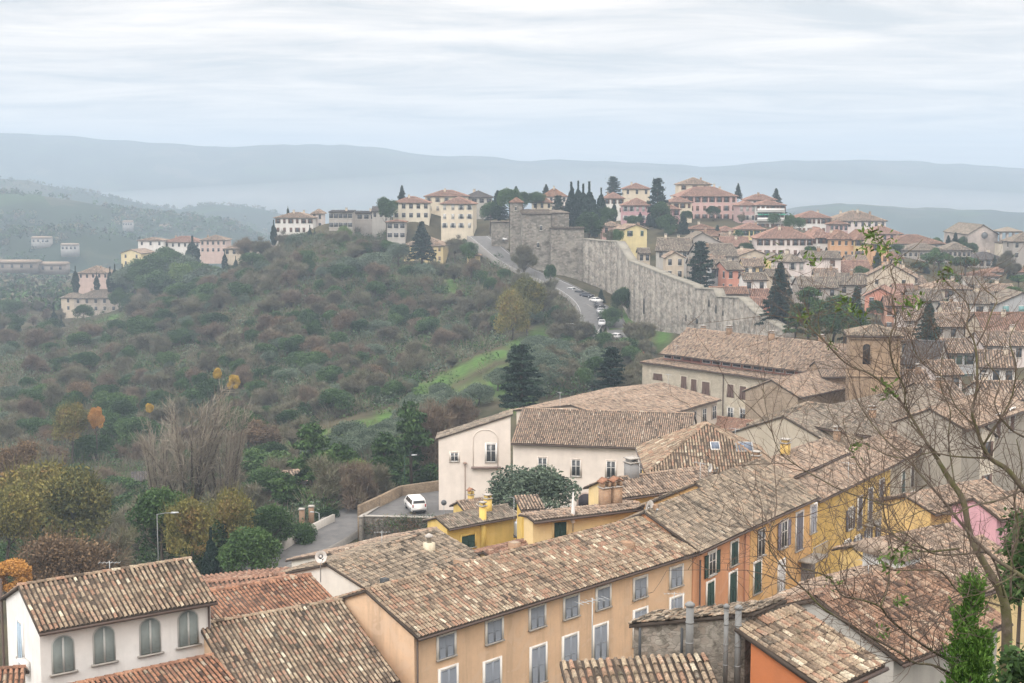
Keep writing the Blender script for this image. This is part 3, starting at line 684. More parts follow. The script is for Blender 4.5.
# --- orange house and its amber neighbour under one eave line
h = orange = from_eave('orange_house', 'salmon orange house with dark green shutters beside the long ochre building', 'house', (700.5,551.5), (757,525), -21.45, ridge_px=(645,511), zb=-33, og=.02)
h.build('gable', h.brise, plaster(ORANGE, .8), 'mossy', seed=2)
h.winpx('front', 711.7, 563.7, .8, 1.25, kind='open', col=GREEN_S); h.winpx('front', 734, 553.4, .8, 1.3, col=GREEN_S)
h.winpx('front', 710, 594, .8, 1.3, col=GREEN_S); h.winpx('front', 732.5, 588, .85, 1.75, col=GREEN_S)
h.chimney(.9, 3.3, .4, .7, .25, BRICK, 'none')
h = amber = from_eave('amber_house', 'amber house with a roofed balcony between orange and yellow facades', 'house', (757.2,525), (819,497), -21.45, Wd=8.6, rise=2.15, zb=-33, og=.02)
h.build('gable', h.brise, plaster(AMBER, .8), 'mossy', seed=3)
h.winpx('front', 761, 542.5, .9, 1.6, kind='bare'); h.winpx('front', 783.7, 534.4, .8, 1.6, kind='open', col=(.20,.19,.24)); h.winpx('front', 799, 531.5, .9, 2.3, col=(.15,.15,.18))
h.winpx('front', 813, 519, .8, 1.7, col=(.33,.35,.40)); h.winpx('front', 757, 577.6, .85, 1.8, col=GREEN_S); h.winpx('front', 781, 576, .8, 1.8, col=(.55,.56,.57))
x_, z_ = h.hit('front', 806, 556); m = MB(); m.box(x_-1.3, x_+1.2, -1.1, -.02, z_-.15, z_); m.box(x_-1.3, x_+1.2, -1.1, -1.02, z_, z_+.12)
for k in range(14): m.box(x_-1.28+k*.187, x_-1.25+k*.187, -1.08, -1.05, z_+.12, z_+.95)
m.box(x_-1.3, x_+1.2, -1.1, -1.03, z_+.95, z_+1.0); m.obj('balcony', CONC, h.o)
m = MB(); x2, z2 = h.hit('front', 808, 577); m.box(x2-1.2, x2+1.1, -.05, -.004, z2-1.3, z2+1.3, 0); m.obj('loggia', plain('loggia_shade', (.20,.19,.19)), h.o)  # flat grey panel, coloured as the shade inside the roofed loggia
x_, z_ = h.hit('front', 744, 560); m = MB(); m.tube([(x_,-.08,h.H-.2),(x_,-.08,1)], .045, 6); m.obj('drain_pipe', plain('copper_pipe', (.38,.2,.13)), h.o)

# --- yellow house with dark shutters, then the beige street front behind the branches
h = yellow = from_eave('yellow_house', 'deep yellow street house with tall dark shutters behind the bare branches', 'house', (820,501), (896,464), -23.6, Wd=6.5, rise=1.5, zb=-34, og=.02)
h.build('gable', h.brise, plaster(YELLOW, .8), 'tan', seed=4)
for px, py, hh in ((850,519,1.5),(859.5,513,2.3),(870,504,2.3),(881,492,1.8)): h.winpx('front', px, py, .75, hh, kind='open' if hh < 1.6 else 'shut', col=(.10,.10,.12))
for px, py, hh in ((846,553,1.7),(857,548,1.7),(867.5,540,1.7),(879,530,1.5)): h.winpx('front', px, py, .75, hh, kind='open', col=(.10,.10,.12))
x_, z_ = h.hit('front', 868, 522); m = MB(); m.box(x_-1.0, x_+1.0, -.8, -.02, z_-.12, z_)
for k in range(11): m.box(x_-.98+k*.19, x_-.955+k*.19, -.79, -.76, z_, z_+.9)
m.box(x_-1, x_+1, -.8, -.75, z_+.9, z_+.95); m.obj('balcony', CONC, h.o)
h = from_eave('beige_house', 'worn beige street house with green shutters beyond the deep yellow one', 'house', (897,463.5), (966,421), -24.2, Wd=6, rise=1.4, zb=-34, og=.02)
h.build('gable', h.brise, plaster(BEIGE, .6), 'tan', seed=5)
for px in (903,912,922,933,945,956):
    for dy in (22, 48, 72): h.winpx('front', px, 463.5-(px-897)*.616+dy, .85, 1.7, kind='shut' if (px+dy) % 3 else 'open', col=(.07,.10,.09) if px % 2 else (.10,.085,.075))
h = from_eave('stone_house', 'grey stone house with brown shutter at the end of the street row', 'house', (967,430), (1032,408), -22.0, Wd=7, rise=1.6, zb=-34, og=.02)
h.build('gable', h.brise, plaster((.36,.33,.28), .6), 'tan', seed=6)
for px in (985,998,1012): h.winpx('front', px, 440-(px-967)*.45, 1.0, 1.9, col=BROWN_S)

WSC = 1.0
# --- white house, front left
h = white = from_eave('white_house', 'white house with four arched grey shutters and a tiled roof', 'house', (39,632.5), (217,601), -19.6, ridge_px=(18,593), rise=1.35, zb=-34)
h.build('gable', h.brise, plaster(WHITEW, .4), 'weathered', seed=7)
SG = (.25,.29,.285)
for px, py in ((63,654),(104,644.5),(150,636),(188,628)):
    x_, z_ = h.hit('front', px, py); loc, _ = h.put('front', x_, z_)
    w_, hh_ = .92, 1.62
    fm = cmesh('arch_frame', lambda: MB().prism([(x, -.002, z) for x, z in arc_pts(w_+.12, hh_+.1)], (0,-.018,0)).mesh('window_frame', plain('surround', (.52,.53,.52), .8)))
    fr = link('window', fm, h.o, loc)
    for q in (-1, 1): link('shutter', leaf_mesh(w_/2-.01, hh_, SG, q), fr, (q*w_/4, -.02, 0))
    link('sill', sill_mesh(w_), fr, (0, 0, -hh_/2-.02))
    link('mullion', cmesh('mull', lambda: MB().box(-.045,.045,-.075,-.05,-.81,.77).mesh('mullion', plain('pale_mullion', (.55,.57,.56), .7))), fr)
h.winpx('left', 21, 641, .7, 1.7, kind='shut', col=(.36,.46,.55))
x_, z_ = h.hit('left', 5, 640); m = MB(); m.tube([(-.09, x_, z_+3), (-.09, x_, 1)], .06, 6)
m.obj('drain_pipe', GUT, h.o); m = MB(); m.tube([(h.L-.12, -.1, h.H-.2), (h.L-.12, -.1, 1)], .055, 6); m.obj('drain_pipe', GUT, h.o)
# air conditioner on the left wall
x_, z_ = h.hit('left', 28, 666); ac = MB(); ac.box(-.38,-.03,-.42,.42,-.3,.3); ac.box(-.385,-.38,-.36,.12,-.24,.24,1)
w = h.world((0, x_, z_)); o = ac.obj('air_conditioner', [WHITE, METAL], None, w, h.ang); tag(o, 'white air conditioner unit on the left wall of the white house', 'air conditioner')

# --- front left tiled roofs
h = frontroof = from_ridge('front_house', 'house with a broad weathered tiled roof at the bottom edge left of the ochre building', 'house', (200,624.5), (340,600), -20.85, 11.4, 2.15, -35, oe=.4, og=.05)
h.build('gable', h.brise, plaster(OCHRE), 'weathered', seed=8)
h = from_ridge('low_house', 'low house whose orange weathered roof meets the foot of the white house', 'house', (20,696), (212,655), -21.75, 8, 1.9, -34, rf=.93, og=.05)
h.build('gable', h.brise, plaster(OCHRE), 'orange', rf=.93, seed=9)
h = from_eave('corner_house', 'sliver of tiled roof in the lower left corner', 'house', (-60,720), (23,712), -21.0, Wd=5, rise=1.0, zb=-34)
h.build('gable', h.brise, plaster(OCHRE), 'orange', seed=10)
h = from_eave('annex_house', 'low annex with bright orange tiles behind the front roofs', 'house', (190,632), (338,603), -22.6, Wd=6.4, rise=.85, zb=-35, og=.1)
h.build('gable', h.brise, plaster(OCHRE), 'orange', seed=11)
h = from_eave('shed_house', 'low building with a flat brown roof beside the white house', 'house', (200,606), (312,593), -24.6, Wd=6, rise=.5, zb=-36, og=.1)
h.build('gable', h.brise, plaster(OCHRE), 'brown', seed=12, cw=.3)
h = whitegable = from_ridge('white_gabled_house', 'white gabled house with a satellite dish behind the ochre ridge', 'house', (327,564), (436,529.5), -22.9, 8.6, 1.35, -39)
h.build('gable', h.brise, plaster((.72,.70,.65), .3), 'mossy', seed=13)
h.chimney(7.5, 2.6, .55, .55, .5, plain('cream_chimney', (.6,.55,.42)), 'pipe'); h.chimney(1.2, .9, .4, .4, .45, DARKM, 'none')
h = from_ridge('wall_roof_house', 'low house with pale lichened roof on the far side of the white gable ridge', 'house', (330,553), (436,528), -25.2, 9, 1.3, -39)
h.build('gable', h.brise, plaster((.6,.58,.52)), 'tan', seed=14)

# --- wing with brick chimneys and ochre wall behind the ochre roof
h = wing = from_eave('chimney_house', 'ochre walled house with two brick chimneys behind the long roof', 'house', (534,521.5), (647,508), -22.0, Wd=2.2, rise=.16, zb=-36)
h.build('gable', h.brise, plaster(PALEY), 'tan', seed=15)
h.winpx('front', 560, 530, .9, 1.1, col=GREEN_S, sur=PALEY)
for px in (607, 618.5):
    x_ = h.hit('front', px, 500)[0]; h.chimney(x_+.4, 1.0, .62, .62, 1.25, BRICK, 'gable')

# --- yellow house with skylights behind the mossy roof
h = from_eave('back_roof_house', 'house with a plain tiled roof between brick chimneys and skylight roof', 'house', (618,499), (724,484.5), -22.2, Wd=4.4, rise=.95, zb=-36)
h.build('gable', h.brise, plaster(PALEY), 'tan', seed=151)
h.chimney(2.6, 1.8, .8, .8, 1.0, plain('grey_cement', (.25,.25,.25)), 'slab')
h = sky_house = from_eave('skylight_house', 'yellow house with skylights in its broad tiled roof', 'house', (650,473), (778,473.5), -21.6, Wd=10.5, rise=2.9, zb=-36)
h.build('hip', h.brise if hasattr(h,'brise') else 2.4, plaster(YELLOW), 'orange' if False else 'weathered', seed=16)
for px, py, w_, l_, mt in ((715,447,.7,.9,'w'),(744,448,1.35,1.1,'d'),(762,446,.75,.9,'d')):
    r_ = ray(px, py); best = None
    for t in np.linspace(95, 130, 700):
        p = h.local(r_*(t/r_.y))
        if p.z <= h.roofz(p.x, p.y): best = p; break
    if best is not None:
        a_ = h.rise/(min(h.L, h.W)/2); m = MB(); 
        up = Vector((0, 1, a_)).normalized(); nn = Vector((0, -a_, 1)).normalized(); c = best+nn*.06; X = Vector((1,0,0))
        m.prism([c-X*w_/2-up*l_/2, c+X*w_/2-up*l_/2, c+X*w_/2+up*l_/2, c-X*w_/2+up*l_/2], nn*.1, 0)
        c2 = c+nn*.1; k = .42; m.prism([c2-X*w_*k-up*l_*k, c2+X*w_*k-up*l_*k, c2+X*w_*k+up*l_*k, c2-X*w_*k+up*l_*k], nn*.015, 1)
        m.obj('skylight', [WHITE if mt == 'w' else METAL, plain('sky_glass', (.10,.13,.18), .12)], h.o)
h = from_eave('brick_roof_house', 'tiled house with yellow chimneys right of the skylight roof', 'house', (778,484), (850,452), -22.2, Wd=4.4, rise=.9, zb=-36)
h.build('gable', h.brise, plaster(YELLOW), 'tan', seed=17)
h.chimney(1.0, 1.8, .5, .5, .8, BRICK, 'slab'); h.chimney(6.5, 1.8, .6, .6, .9, plaster(YELLOW), 'slab')

# --- small yellow cluster in front of the cream convent
h = from_eave('small_yellow_house', 'small bright yellow house with mossy roof below the cream convent', 'house', (449,529), (521,515.5), -27.3, Wd=3.6, rise=.6, zb=-38)
h.build('gable', h.brise, plaster((.68,.49,.16)), 'grey', seed=18)
h.winpx('front', 468, 541.5, 1.3, 1.0, col=GREEN_S, sur=(.7,.5,.15)); 
h.chimney(3.5, -.05, .42, .42, 1.1, plaster((.74,.54,.16)), 'slab', below=3.2); h.chimney(4.8, 1.0, .5, .5, 1.0, plaster((.74,.54,.16)), 'slab')
h = from_eave('yellow_annex', 'square yellow annex beside the round bush', 'house', (521,511), (546,510), -24.0, Wd=3.0, rise=.35, zb=-38)
h.build('shed', .3, plaster((.66,.46,.13)), 'tan', seed=19)
h = from_eave('yellow_turret', 'little yellow block against the tall cream wall', 'house', (464,510), (491,506), -30.4, Wd=2.6, rise=.4, zb=-38)
h.build('gable', .4, plaster((.68,.49,.16)), 'tan', seed=20)
h.chimney(1.5, 1.0, .45, .45, .5, plaster((.68,.49,.16)), 'gable')
h = from_eave('low_tiled_house', 'low tiled roof squeezed between ochre ridge and small yellow house', 'house', (505,566), (562,551), -24.2, Wd=4, rise=.5, zb=-37)
h.build('gable', h.brise, plaster(PALEY), 'brown', seed=21)

# --- cream convent: tall end, long front, wing
CV = (.76,.69,.625)
h = tall = House('convent_end_house', 'tall cream convent end with an arched niche above the car park', 'convent', P(438.5,438,153)*1.0, 0, 0, 0, 0) if False else None
a = P(438.5, 438, 153); b = P(510.5, 438, 153)
h = tall = House('convent_tall_block', 'tall cream convent block with an arched niche above the car park', 'convent', (a.x, a.y, -38.5), 0, (b-a).length, 3.2, a.z+38.5)
h.build('shedright', 2.55, plaster(CV, .2), 'grey', seed=22, oe=.25)
# niche
x_, z_ = h.hit('front', 485.5, 448); m = MB(); pts = arc_pts(2.7, 4.1, 12)
rim = [(x_+x, -.03, z_+z) for x, z in arc_pts(2.7, 4.1, 12)][1:]; m.tube(rim + [(x_-1.35, -.02, z_-2.05)], .045, 5, 0)
m.box(x_-1.55, x_+1.7, -.42, -.0, z_-2.25, z_-2.06, 1); m.obj('niche', [plaster((.75,.675,.61), .1), plain('niche_sill', (.20,.15,.13))], h.o)
h.winpx('front', 491, 453, 1.05, 1.95, kind='glass', sur=(.7,.69,.67)); h.winpx('front', 454.5, 457, .85, .95, kind='glass', sur=(.66,.6,.54))
x_, z_ = h.hit('front', 465, 464); m = MB(); m.tube([(x_,-.09,z_),(x_,-.09,2)], .05, 5); m.lathe([(.05,0),(.22,.05),(.22,.2),(.05,.3)], (x_,-.25,z_), 8); m.obj('drain_pipe', plain('drain', (.30,.22,.18)), h.o)
x_, z_ = h.hit('front', 441, 500); m = MB()
a = Z(510.8, 443.2, -27.75); b = Z(672, 449, -27.75)
h = longc = from_eave('convent_long_block', 'long cream convent block with dark windows behind a round bush', 'convent', (510.8,443.2), (690,449.7), -27.75, Wd=13, rise=2.75, zb=-38.5)
h.build('gable', h.brise, plaster(CV, .2), 'tan', seed=23)
for px, py in ((542.5,466),(576,468),(611,469.5),(644,471)):
    h.winpx('front', px, py, .95, 1.75, kind='open' if False else 'glass', sur=(.62,.55,.49))
x_, z_ = h.hit('front', 586, 501); m = MB(); m.prism([(x_+x, -.004, z_+z) for x, z in arc_pts(2.0, 1.9)], (0,-.06,0), 0); m.prism([(x_+x, -.064, z_+z) for x, z in arc_pts(1.6, 1.6)], (0,-.02,0), 1)
m.obj('door', [plain('door_frame', (.35,.28,.24)), plain('door_iron', (.035,.03,.035))], h.o)
for px, py in ((577,486),(594,487)):
    x_, z_ = h.hit('front', px, py); m = MB(); m.box(x_-.2, x_+.2, -.3, 0, z_-.15, z_+.15); m.obj('wall_lamp', DARKM, h.o)
h = from_eave('convent_wing', 'cream convent wing running back towards the big stone convent', 'convent', (632,424), (721,399.5), -26.6, Wd=16, rise=1.35, zb=-38.5)
h.build('gable', h.brise, plaster((.60,.535,.46), .3), 'tan', seed=24)
for i, px in enumerate((641,651,662,673,683,694,704,714)): h.winpx('front', px, 424-(px-632)*.275+11, .95, 1.6, kind='glass', sur=(.45,.40,.35), sill=False)
# long low roof linking the blocks
h = from_eave('link_house', 'narrow roofed link between the convent wing and the big stone convent', 'house', (700,427), (775,437), -30.0, Wd=6, rise=1.0, zb=-39)
h.build('gable', h.brise, plaster(CV), 'brown', seed=25)

# --- big stone convent with a glazed upper storey
def merge(h1, h2):
    off = h1.local(h2.base)
    for c in list(h2.o.children):
        c.parent = h1.o; c.location = Vector(c.location) + off
    bpy.data.objects.remove(h2.o)
h = big = from_eave('stone_convent', 'big stone convent with a row of red framed windows under its upper roof', 'convent', (640,362.5), (838,389), -28.7, Wd=17, rise=2.2, zb=-44, og=.1)
SB = masonry((.46,.41,.33), (.53,.48,.39), (.40,.36,.29), .5, .22, .5)
h.build('shed', .9, SB, 'tan', seed=26, cw=.25)
for px, py, w_, hh_ in ((658,377,1.9,1.0),(684,383,1.1,2.0),(694,386,1.1,2.0),(706,389,1.5,2.1),(730.6,391,1.2,1.9),(743,393,1.2,1.9),(756,395,1.2,1.9),(780,398.7,1.2,1.9),(800,400.7,1.2,1.9)):
    h.winpx('front', px, py, w_, hh_, col=BROWN_S, sur=(.45,.4,.33), sill=False)
for px, py in ((730.6,413.6),(743,415),(755.5,416.5),(780,420)): h.winpx('front', px, py, 1.1, 1.8, kind='glass', sur=(.5,.46,.4))
m = MB(); x_, z_ = h.hit('front', 723.6, 380); m.tube([(x_,-.1,h.H-.2),(x_,-.1,1)], .07, 5); m.obj('drain_pipe', GUT, h.o)
o2 = h.u*1.6 + h.n*3.2; z2 = -44
h2 = House('upper', None, None, h.base + o2, h.ang, h.L-1.6, h.W-5.0, h.H+1.75)
h2.build('gable', 3.1, plaster((.45,.24,.19), .3), 'tan', seed=27, oe=.9, cw=.25)
for i in range(18):
    x = .9 + i*(h2.L-1.8)/17; k = i in (2, 3, 13, 14)
    m = cmesh(('up', k), lambda: MB().box(-.72,.72,-.04,0,-.42,.42,0).box(-.8,-.72,-.07,0,-.5,.5,1).box(.72,.8,-.07,0,-.5,.5,1).box(-.72,.72,-.07,0,-.5,-.42,1).mesh('window', [plain('dark_pane', (.09,.09,.10), .2) if not k else plain('brown_panel', (.20,.14,.12)), WHITE if not k else plain('red_frame', (.40,.12,.09))]))
    link('window', m, h2.o, (x, -.0, h.H+1.0))
for x, y in ((2, 7), (9, 5.2), (17.5, 5), (26, 6)): h2.chimney(x, y, .7, .7, 1.0, BRICK, 'slab')
merge(h, h2)
# --- mid right roofs
h = from_eave('hip_roof_house', 'house with a mossy hipped roof in front of the big stone convent', 'house', (749,424.5), (862,441), -25.6, Wd=9, rise=2.3, zb=-38)
h.build('hip', 2.1, plaster((.50,.45,.37)), 'mossy', seed=28)
h.chimney(7, 1.5, .5, .5, .8, plaster(PALEY), 'slab')
h = from_eave('lean_roof_house', 'stone house with a lean-to roof beneath the belfry', 'house', (800,398), (870,383), -28.5, Wd=9, rise=2.0, zb=-40)
h.build('gable', h.brise, masonry((.38,.30,.22),(.45,.36,.27),(.3,.25,.2),.4,.18,.7), 'tan', seed=29)
h = from_eave('row_roof_house', 'long tiled roof between belfry and street row', 'house', (838,448), (975,412), -24.6, Wd=12, rise=2.3, zb=-38)
h.build('gable', h.brise, plaster(BEIGE), 'grey', seed=30)
h = from_eave('side_roof_house', 'small gabled house with its tiled end turned to the street row', 'house', (800,462), (838,466), -24.0, Wd=9, rise=1.0, zb=-38)
h.build('gabley', 1.3, plaster((.62,.55,.44), .6), 'mossy', seed=61); h.chimney(1.6, 4, .5, .5, .9, BRICK, 'slab')
h = from_eave('side_roof_house', 'taller tiled house rising between street row and belfry', 'house', (872,436), (912,429), -23.2, Wd=7, rise=1.4, zb=-38)
h.build('hip', 1.2, plaster((.60,.50,.38), .6), 'grey', seed=62); h.grid('front', 3, 1, .8, 1.2, (.12,.09,.07)); h.chimney(3, 2, .5, .5, .8, BRICK, 'slab')
h = from_eave('side_roof_house', 'low reddish roof tucked behind the beige street house', 'house', (915,420), (962,402), -25.0, Wd=7, rise=1.3, zb=-38)
h.build('gable', h.brise, plaster((.55,.44,.34), .6), 'rusty', seed=63); h.chimney(4, 2.4, .5, .5, .9, BRICK, 'slab')
h = from_eave('side_roof_house', 'narrow house with a pale plaster gable near the upper right branches', 'house', (968,442), (1000,436), -23.4, Wd=8, rise=1.5, zb=-36)
h.build('gabley', 1.3, plaster((.66,.60,.50), .6), 'mossy', seed=64); h.grid('front', 2, 2, .8, 1.4, (.13,.08,.06))
# belfry
a = P(850, 350, 186); b = P(899, 350, 186); BF = masonry((.34,.24,.16),(.42,.31,.21),(.30,.24,.18),.32,.11,.8)
h = belf = House('belfry', 'square brick belfry with one arched opening behind bare branches', 'bell tower', (a.x, a.y, -40), R(-9), (b-a).length, 6, 40+P(850,334.5,186).z)
h.build('hip', 1.0, BF, 'mossy', seed=31, oe=.35)
x_, z_ = h.hit('front', 866.5, 354); m = MB(); m.prism([(x_+x, -.005, z_+z) for x, z in arc_pts(.95, 2.7)], (0,-.03,0), 0); m.tube([(x_+x*1.12, -.03, z_+z*1.04) for x, z in arc_pts(.95, 2.7)[1:]], .1, 5, 1)
m.obj('arched_opening', [plain('belfry_dark', (.025,.022,.02)), BF], h.o)
m = MB(); m.box(-.22, h.L+.22, -.22, h.W+.22, h.H-.6, h.H-.35); m.obj('cornice', BF, h.o); m = MB(); m.box(-.15, h.L+.15, -.15, h.W+.15, h.H-5.6, h.H-5.4); m.obj('cornice', BF, h.o)
h = from_eave('church_nave', 'long brick church body attached below the belfry', 'church', (822,377), (906,377), -27.0, Wd=10, rise=1.6, zb=-40)
h.build('gable', h.brise, BF, 'tan', seed=32)
for px in (861, 867): 
    x_, z_ = h.hit('front', px, 397); m = MB(); m.prism([(x_+x, -.005, z_+z) for x, z in arc_pts(.75, 1.8)], (0,-.05,0), 0); m.obj('arched_window', plain('belfry_dark', (.025,.022,.02)), h.o)

# --- foreground right: ruin with flues and roofs under the branches
FL, FR, BL, BR = P(629,622.5,40), P(754,611,39.7), P(652,611,42.2), P(787,597.5,42.2); zb_ = -18.0
e = empty('stone_outbuilding', (FL.x, FL.y, zb_)); tag(e, 'ruined grey stone outbuilding with dull metal flues and a mossy slab roof', 'outbuilding'); o_ = Vector((FL.x, FL.y, zb_))
RS = rubble(); lc = lambda p: Vector(p)-o_
fl, fr_, bl, br_ = lc(FL), lc(FR), lc(BL), lc(BR); ins = .12
w4 = [fl.lerp(br_, .03), fr_.lerp(bl, .03)+Vector((-.15,0,0)), br_.lerp(fl, .05), bl.lerp(fr_, .05)]
m = MB(); nseg = 14
for q in range(4):
    a_, b_2 = w4[q], w4[(q+1)%4]
    m.poly([(a_.x,a_.y,0),(b_2.x,b_2.y,0),(b_2.x,b_2.y,b_2.z-.17),(a_.x,a_.y,a_.z-.17)])
m.obj('wall', RS, e)
m = MB(); rr = random.Random(4); n_, k_ = 30, 8
m.prism([fl+Vector((0,0,-.06)), fr_+Vector((0,0,-.06)), br_+Vector((0,0,-.06)), bl+Vector((0,0,-.06))], (0,0,-.11), 1)
for i in range(n_):
    for j in range(k_):
        q = []
        x0, x1 = i/n_+rr.uniform(-.006,.006), (i+1)/n_-.002+rr.uniform(-.006,.006); y0, y1 = j/k_-.01+rr.uniform(-.02,.02), (j+1)/k_-.008
        for u_, v_2 in ((x0,y0),(x1,y0),(x1,y1),(x0,y1)): q.append(fl.lerp(fr_,u_).lerp(bl.lerp(br_,u_), v_2)+Vector((0,0,rr.uniform(-.05,.0))))
        m.prism(q, (0,0,rr.uniform(.015,.055)), 0, rr.random())
m.obj('slab_roof', [tile('mossy'), PAN], e)
nrm = Vector((0,-1,0)); ZN = plain('weathered_zinc', (.20,.205,.205), .75, .15, .35)
for px, y0, ln, w_ in ((690,606,1.75,.115),(726.5,608,2.3,.07),(738.5,609,2.3,.095)):
    p0 = lc(P(px, y0, 39.35)); lx, ly, zt = p0
    m = MB(); m.tube([(lx,ly,zt-ln),(lx,ly,zt)], w_, 10); m.lathe([(w_*1.25,0),(w_*1.3,.06),(w_*.6,.12)], (lx,ly,zt), 10)
    for k in range(3): m.lathe([(w_*1.08,0),(w_*1.08,.05)], (lx,ly,zt-.5-k*.6), 10)
    m.obj('flue', ZN, e)
for px in (640, 682):
    p0 = lc(P(px, 628, 39.75)); m = MB(); m.tube([(p0.x,p0.y,p0.z),(p0.x,p0.y,p0.z-1.5)], .04, 6); m.obj('drain_pipe', DARKM, e)
h = from_eave('lower_lean_to', 'lean-to with patchy tiles at the foot of the stone outbuilding', 'lean-to', (578,738), (736,730), -14.5, Wd=3.0, rise=.9, zb=-19)
h.build('shed', h.brise, plaster(OCHRE), 'weathered', seed=33, cw=.21)
h = f1 = from_eave('small_orange_house', 'small house with a bright orange wall beside the stone outbuilding', 'house', (823,688), (880,662), -13.7, Wd=2.75, rise=1.0, kind='shed', zb=-22, og=.1, oe=.3)
h.build('shed', h.brise, plaster((.50,.185,.08), .3), 'weathered', seed=34, cw=.21)
h = from_eave('red_roof_house', 'house with a red tiled roof among the bare branches', 'house', (903,663), (1010,622), -16.9, Wd=7.5, rise=1.5, zb=-24, og=.1)
h.build('gable', h.brise, plaster((.40,.39,.36), .6), 'rusty', seed=35, cw=.21)
h = from_eave('pale_roof_house', 'house with a pale pink tiled roof below the deep yellow house', 'house', (832,634), (935,590), -18.6, Wd=4.6, rise=.85, zb=-26, og=.1)
h.build('gable', h.brise, plaster(PALEY), 'tan', seed=36)
h = dorm = from_eave('dormer_house', 'low roof with a white dormer window behind the foreground conifer', 'house', (915,616), (1040,575), -19.3, Wd=6.5, rise=1.3, zb=-28, og=.1)
h.build('gable', h.brise, plaster(PALEY), 'tan', seed=37)
m = MB(); x_ = h.L*.2; z_ = h.roofz(x_, 2.0); m.box(x_-.7,x_+.7,1.3,3.5,z_-.6,z_+.95,0); m.box(x_-.5,x_+.5,1.28,1.3,z_-.25,z_+.75,1)
m.prism([(x_-.95,1.05,z_+.95),(x_+.95,1.05,z_+.95),(x_,1.05,z_+1.4)],(0,2.9,0),2); m.obj('dormer', [plain('dormer_white',(.6,.6,.58)), plain('blind', (.5,.51,.52)), tile('tan')], h.o)
h = from_eave('curved_yellow_house', 'pale yellow house with a low roof behind the mossy trunk', 'house', (935,514), (1015,497), -22.0, Wd=5, rise=.8, zb=-34)
h.build('gable', h.brise, plaster((.66,.47,.2)), 'tan', seed=38)
h = from_eave('pink_house', 'pink house at the right edge behind the branches', 'house', (1001,520), (1075,508), -20.2, Wd=4.5, rise=.9, zb=-34)
h.build('gable', h.brise, plaster((.62,.36,.42)), 'tan', seed=39)
h = from_eave('terrace_house', 'low house with salmon roof between yellow facade and pink house', 'house', (896,566), (985,545), -20.8, Wd=4.5, rise=.8, zb=-34)
h.build('gable', h.brise, plaster((.62,.45,.18)), 'tan', seed=40)
# ================================================================== far town
WC = {'pink': (.60,.40,.37), 'dpink': (.50,.35,.34), 'cream': (.64,.56,.43), 'white': (.68,.66,.63), 'yellow': (.66,.52,.26), 'orange': (.60,.36,.20), 'beige': (.55,.47,.37),
      'grey': (.44,.42,.39), 'stone': (.37,.34,.31), 'salmon': (.58,.27,.20), 'pwhite': (.67,.60,.57), 'bluegrey': (.40,.41,.42), 'brick': (.48,.27,.19), 'rose': (.55,.33,.35)}
def H(label, xl, xr, ye, yb, d, wall, tl, yaw=0, Wd=9, roof='hip', rise=None, nx=0, ny=0, side=0, shut=None, sur=(.60,.58,.54), op=True, w=.95, h=1.55, chim=1, name='house', cat='house', oe=.5, deep=3.5, skip=0., z1=None, rf=.5):
    a = P(xl, ye, d); ang = R(yaw); ur = ray(xr, ye); k = ur.x/ur.y
    L = (k*a.y - a.x)/(math.cos(ang) - k*math.sin(ang)); zb = P(xl, yb, d).z - deep
    hs = House(name, label, cat, (a.x, a.y, zb), ang, L, Wd, a.z-zb)
    if rise is None: rise = .17*min(L, Wd) if roof == 'hip' else .16*(Wd if roof != 'gabley' else L)
    hs.build(roof, rise, plaster(WC[wall], .4) if isinstance(wall, str) else wall, tl, oe=oe, og=.3, cw=.42, rl=.62, gut=False, seed=int(xl*7), detail=False, rf=rf)
    if nx: hs.grid('front', nx, ny, w, h, shut, sur, op, seed=int(xl), skip=skip, z1=z1)
    if side: hs.grid('left' if xl > 512 else 'right', side, max(1, ny), w, h, shut, sur, op, seed=int(xl)+1, skip=skip, z1=z1)
    g = random.Random(int(xl))
    for c in range(chim):
        hs.chimney(hs.L*g.uniform(.2,.8), hs.W*g.uniform(.3,.7), .7, .7, 1.0, plaster(WC['beige']) if g.random() < .6 else BRICK, 'slab')
    return hs
BR = (.13,.075,.05); GN = (.05,.09,.07); LG = (.40,.40,.38)
hp = H('big pink palace with four storeys and a long red hipped roof on the skyline', 680, 737, 196, 225, 520, 'pink', 'red', yaw=6, Wd=14, rise=3.2, nx=8, ny=3, side=3, shut=BR, chim=3, w=1.1, h=1.8, name='palace', cat='palace')
for x in (5, 9.3, 13.5):
    m = MB(); m.box(x-.9, x+.9, -.9, 0, 3.2, 3.35)
    for k in range(9): m.box(x-.88+k*.21, x-.84+k*.21, -.88, -.84, 3.35, 4.3)
    m.obj('balcony', CONC, hp.o)
H('cream upper tower house rising behind the pink palace', 679, 711, 184, 200, 545, 'cream', 'tan', Wd=12, rise=2.4, nx=3, ny=1, shut=BR, chim=1)
H('cream house with a shallow pinkish roof left of the pink palace', 667, 692, 202, 226, 505, 'cream', 'red', Wd=9, rise=1.8, nx=4, ny=2, shut=BR)
H('small red roofed house between tall cedar and pink palace', 664, 680, 209, 226, 495, 'rose', 'red', Wd=6, rise=1.2, nx=2, ny=2, shut=BR, chim=0)
H('pinkish grey house with a flat looking hipped roof left of the tall cedar', 623, 652, 205, 222, 500, 'rose', 'red', Wd=10, rise=2.3, nx=5, ny=2, shut=LG, chim=1)
H('cream house with two dark windows on the hilltop above the cypresses', 624, 650, 188.5, 204, 560, 'cream', 'red', Wd=10, rise=2.0, nx=3, ny=1, chim=1)
H('red roofed house at left on the hilltop behind the stone gatehouse', 532, 552, 202, 216, 520, 'cream', 'orange', Wd=9, rise=2.2, nx=3, ny=1, chim=1)
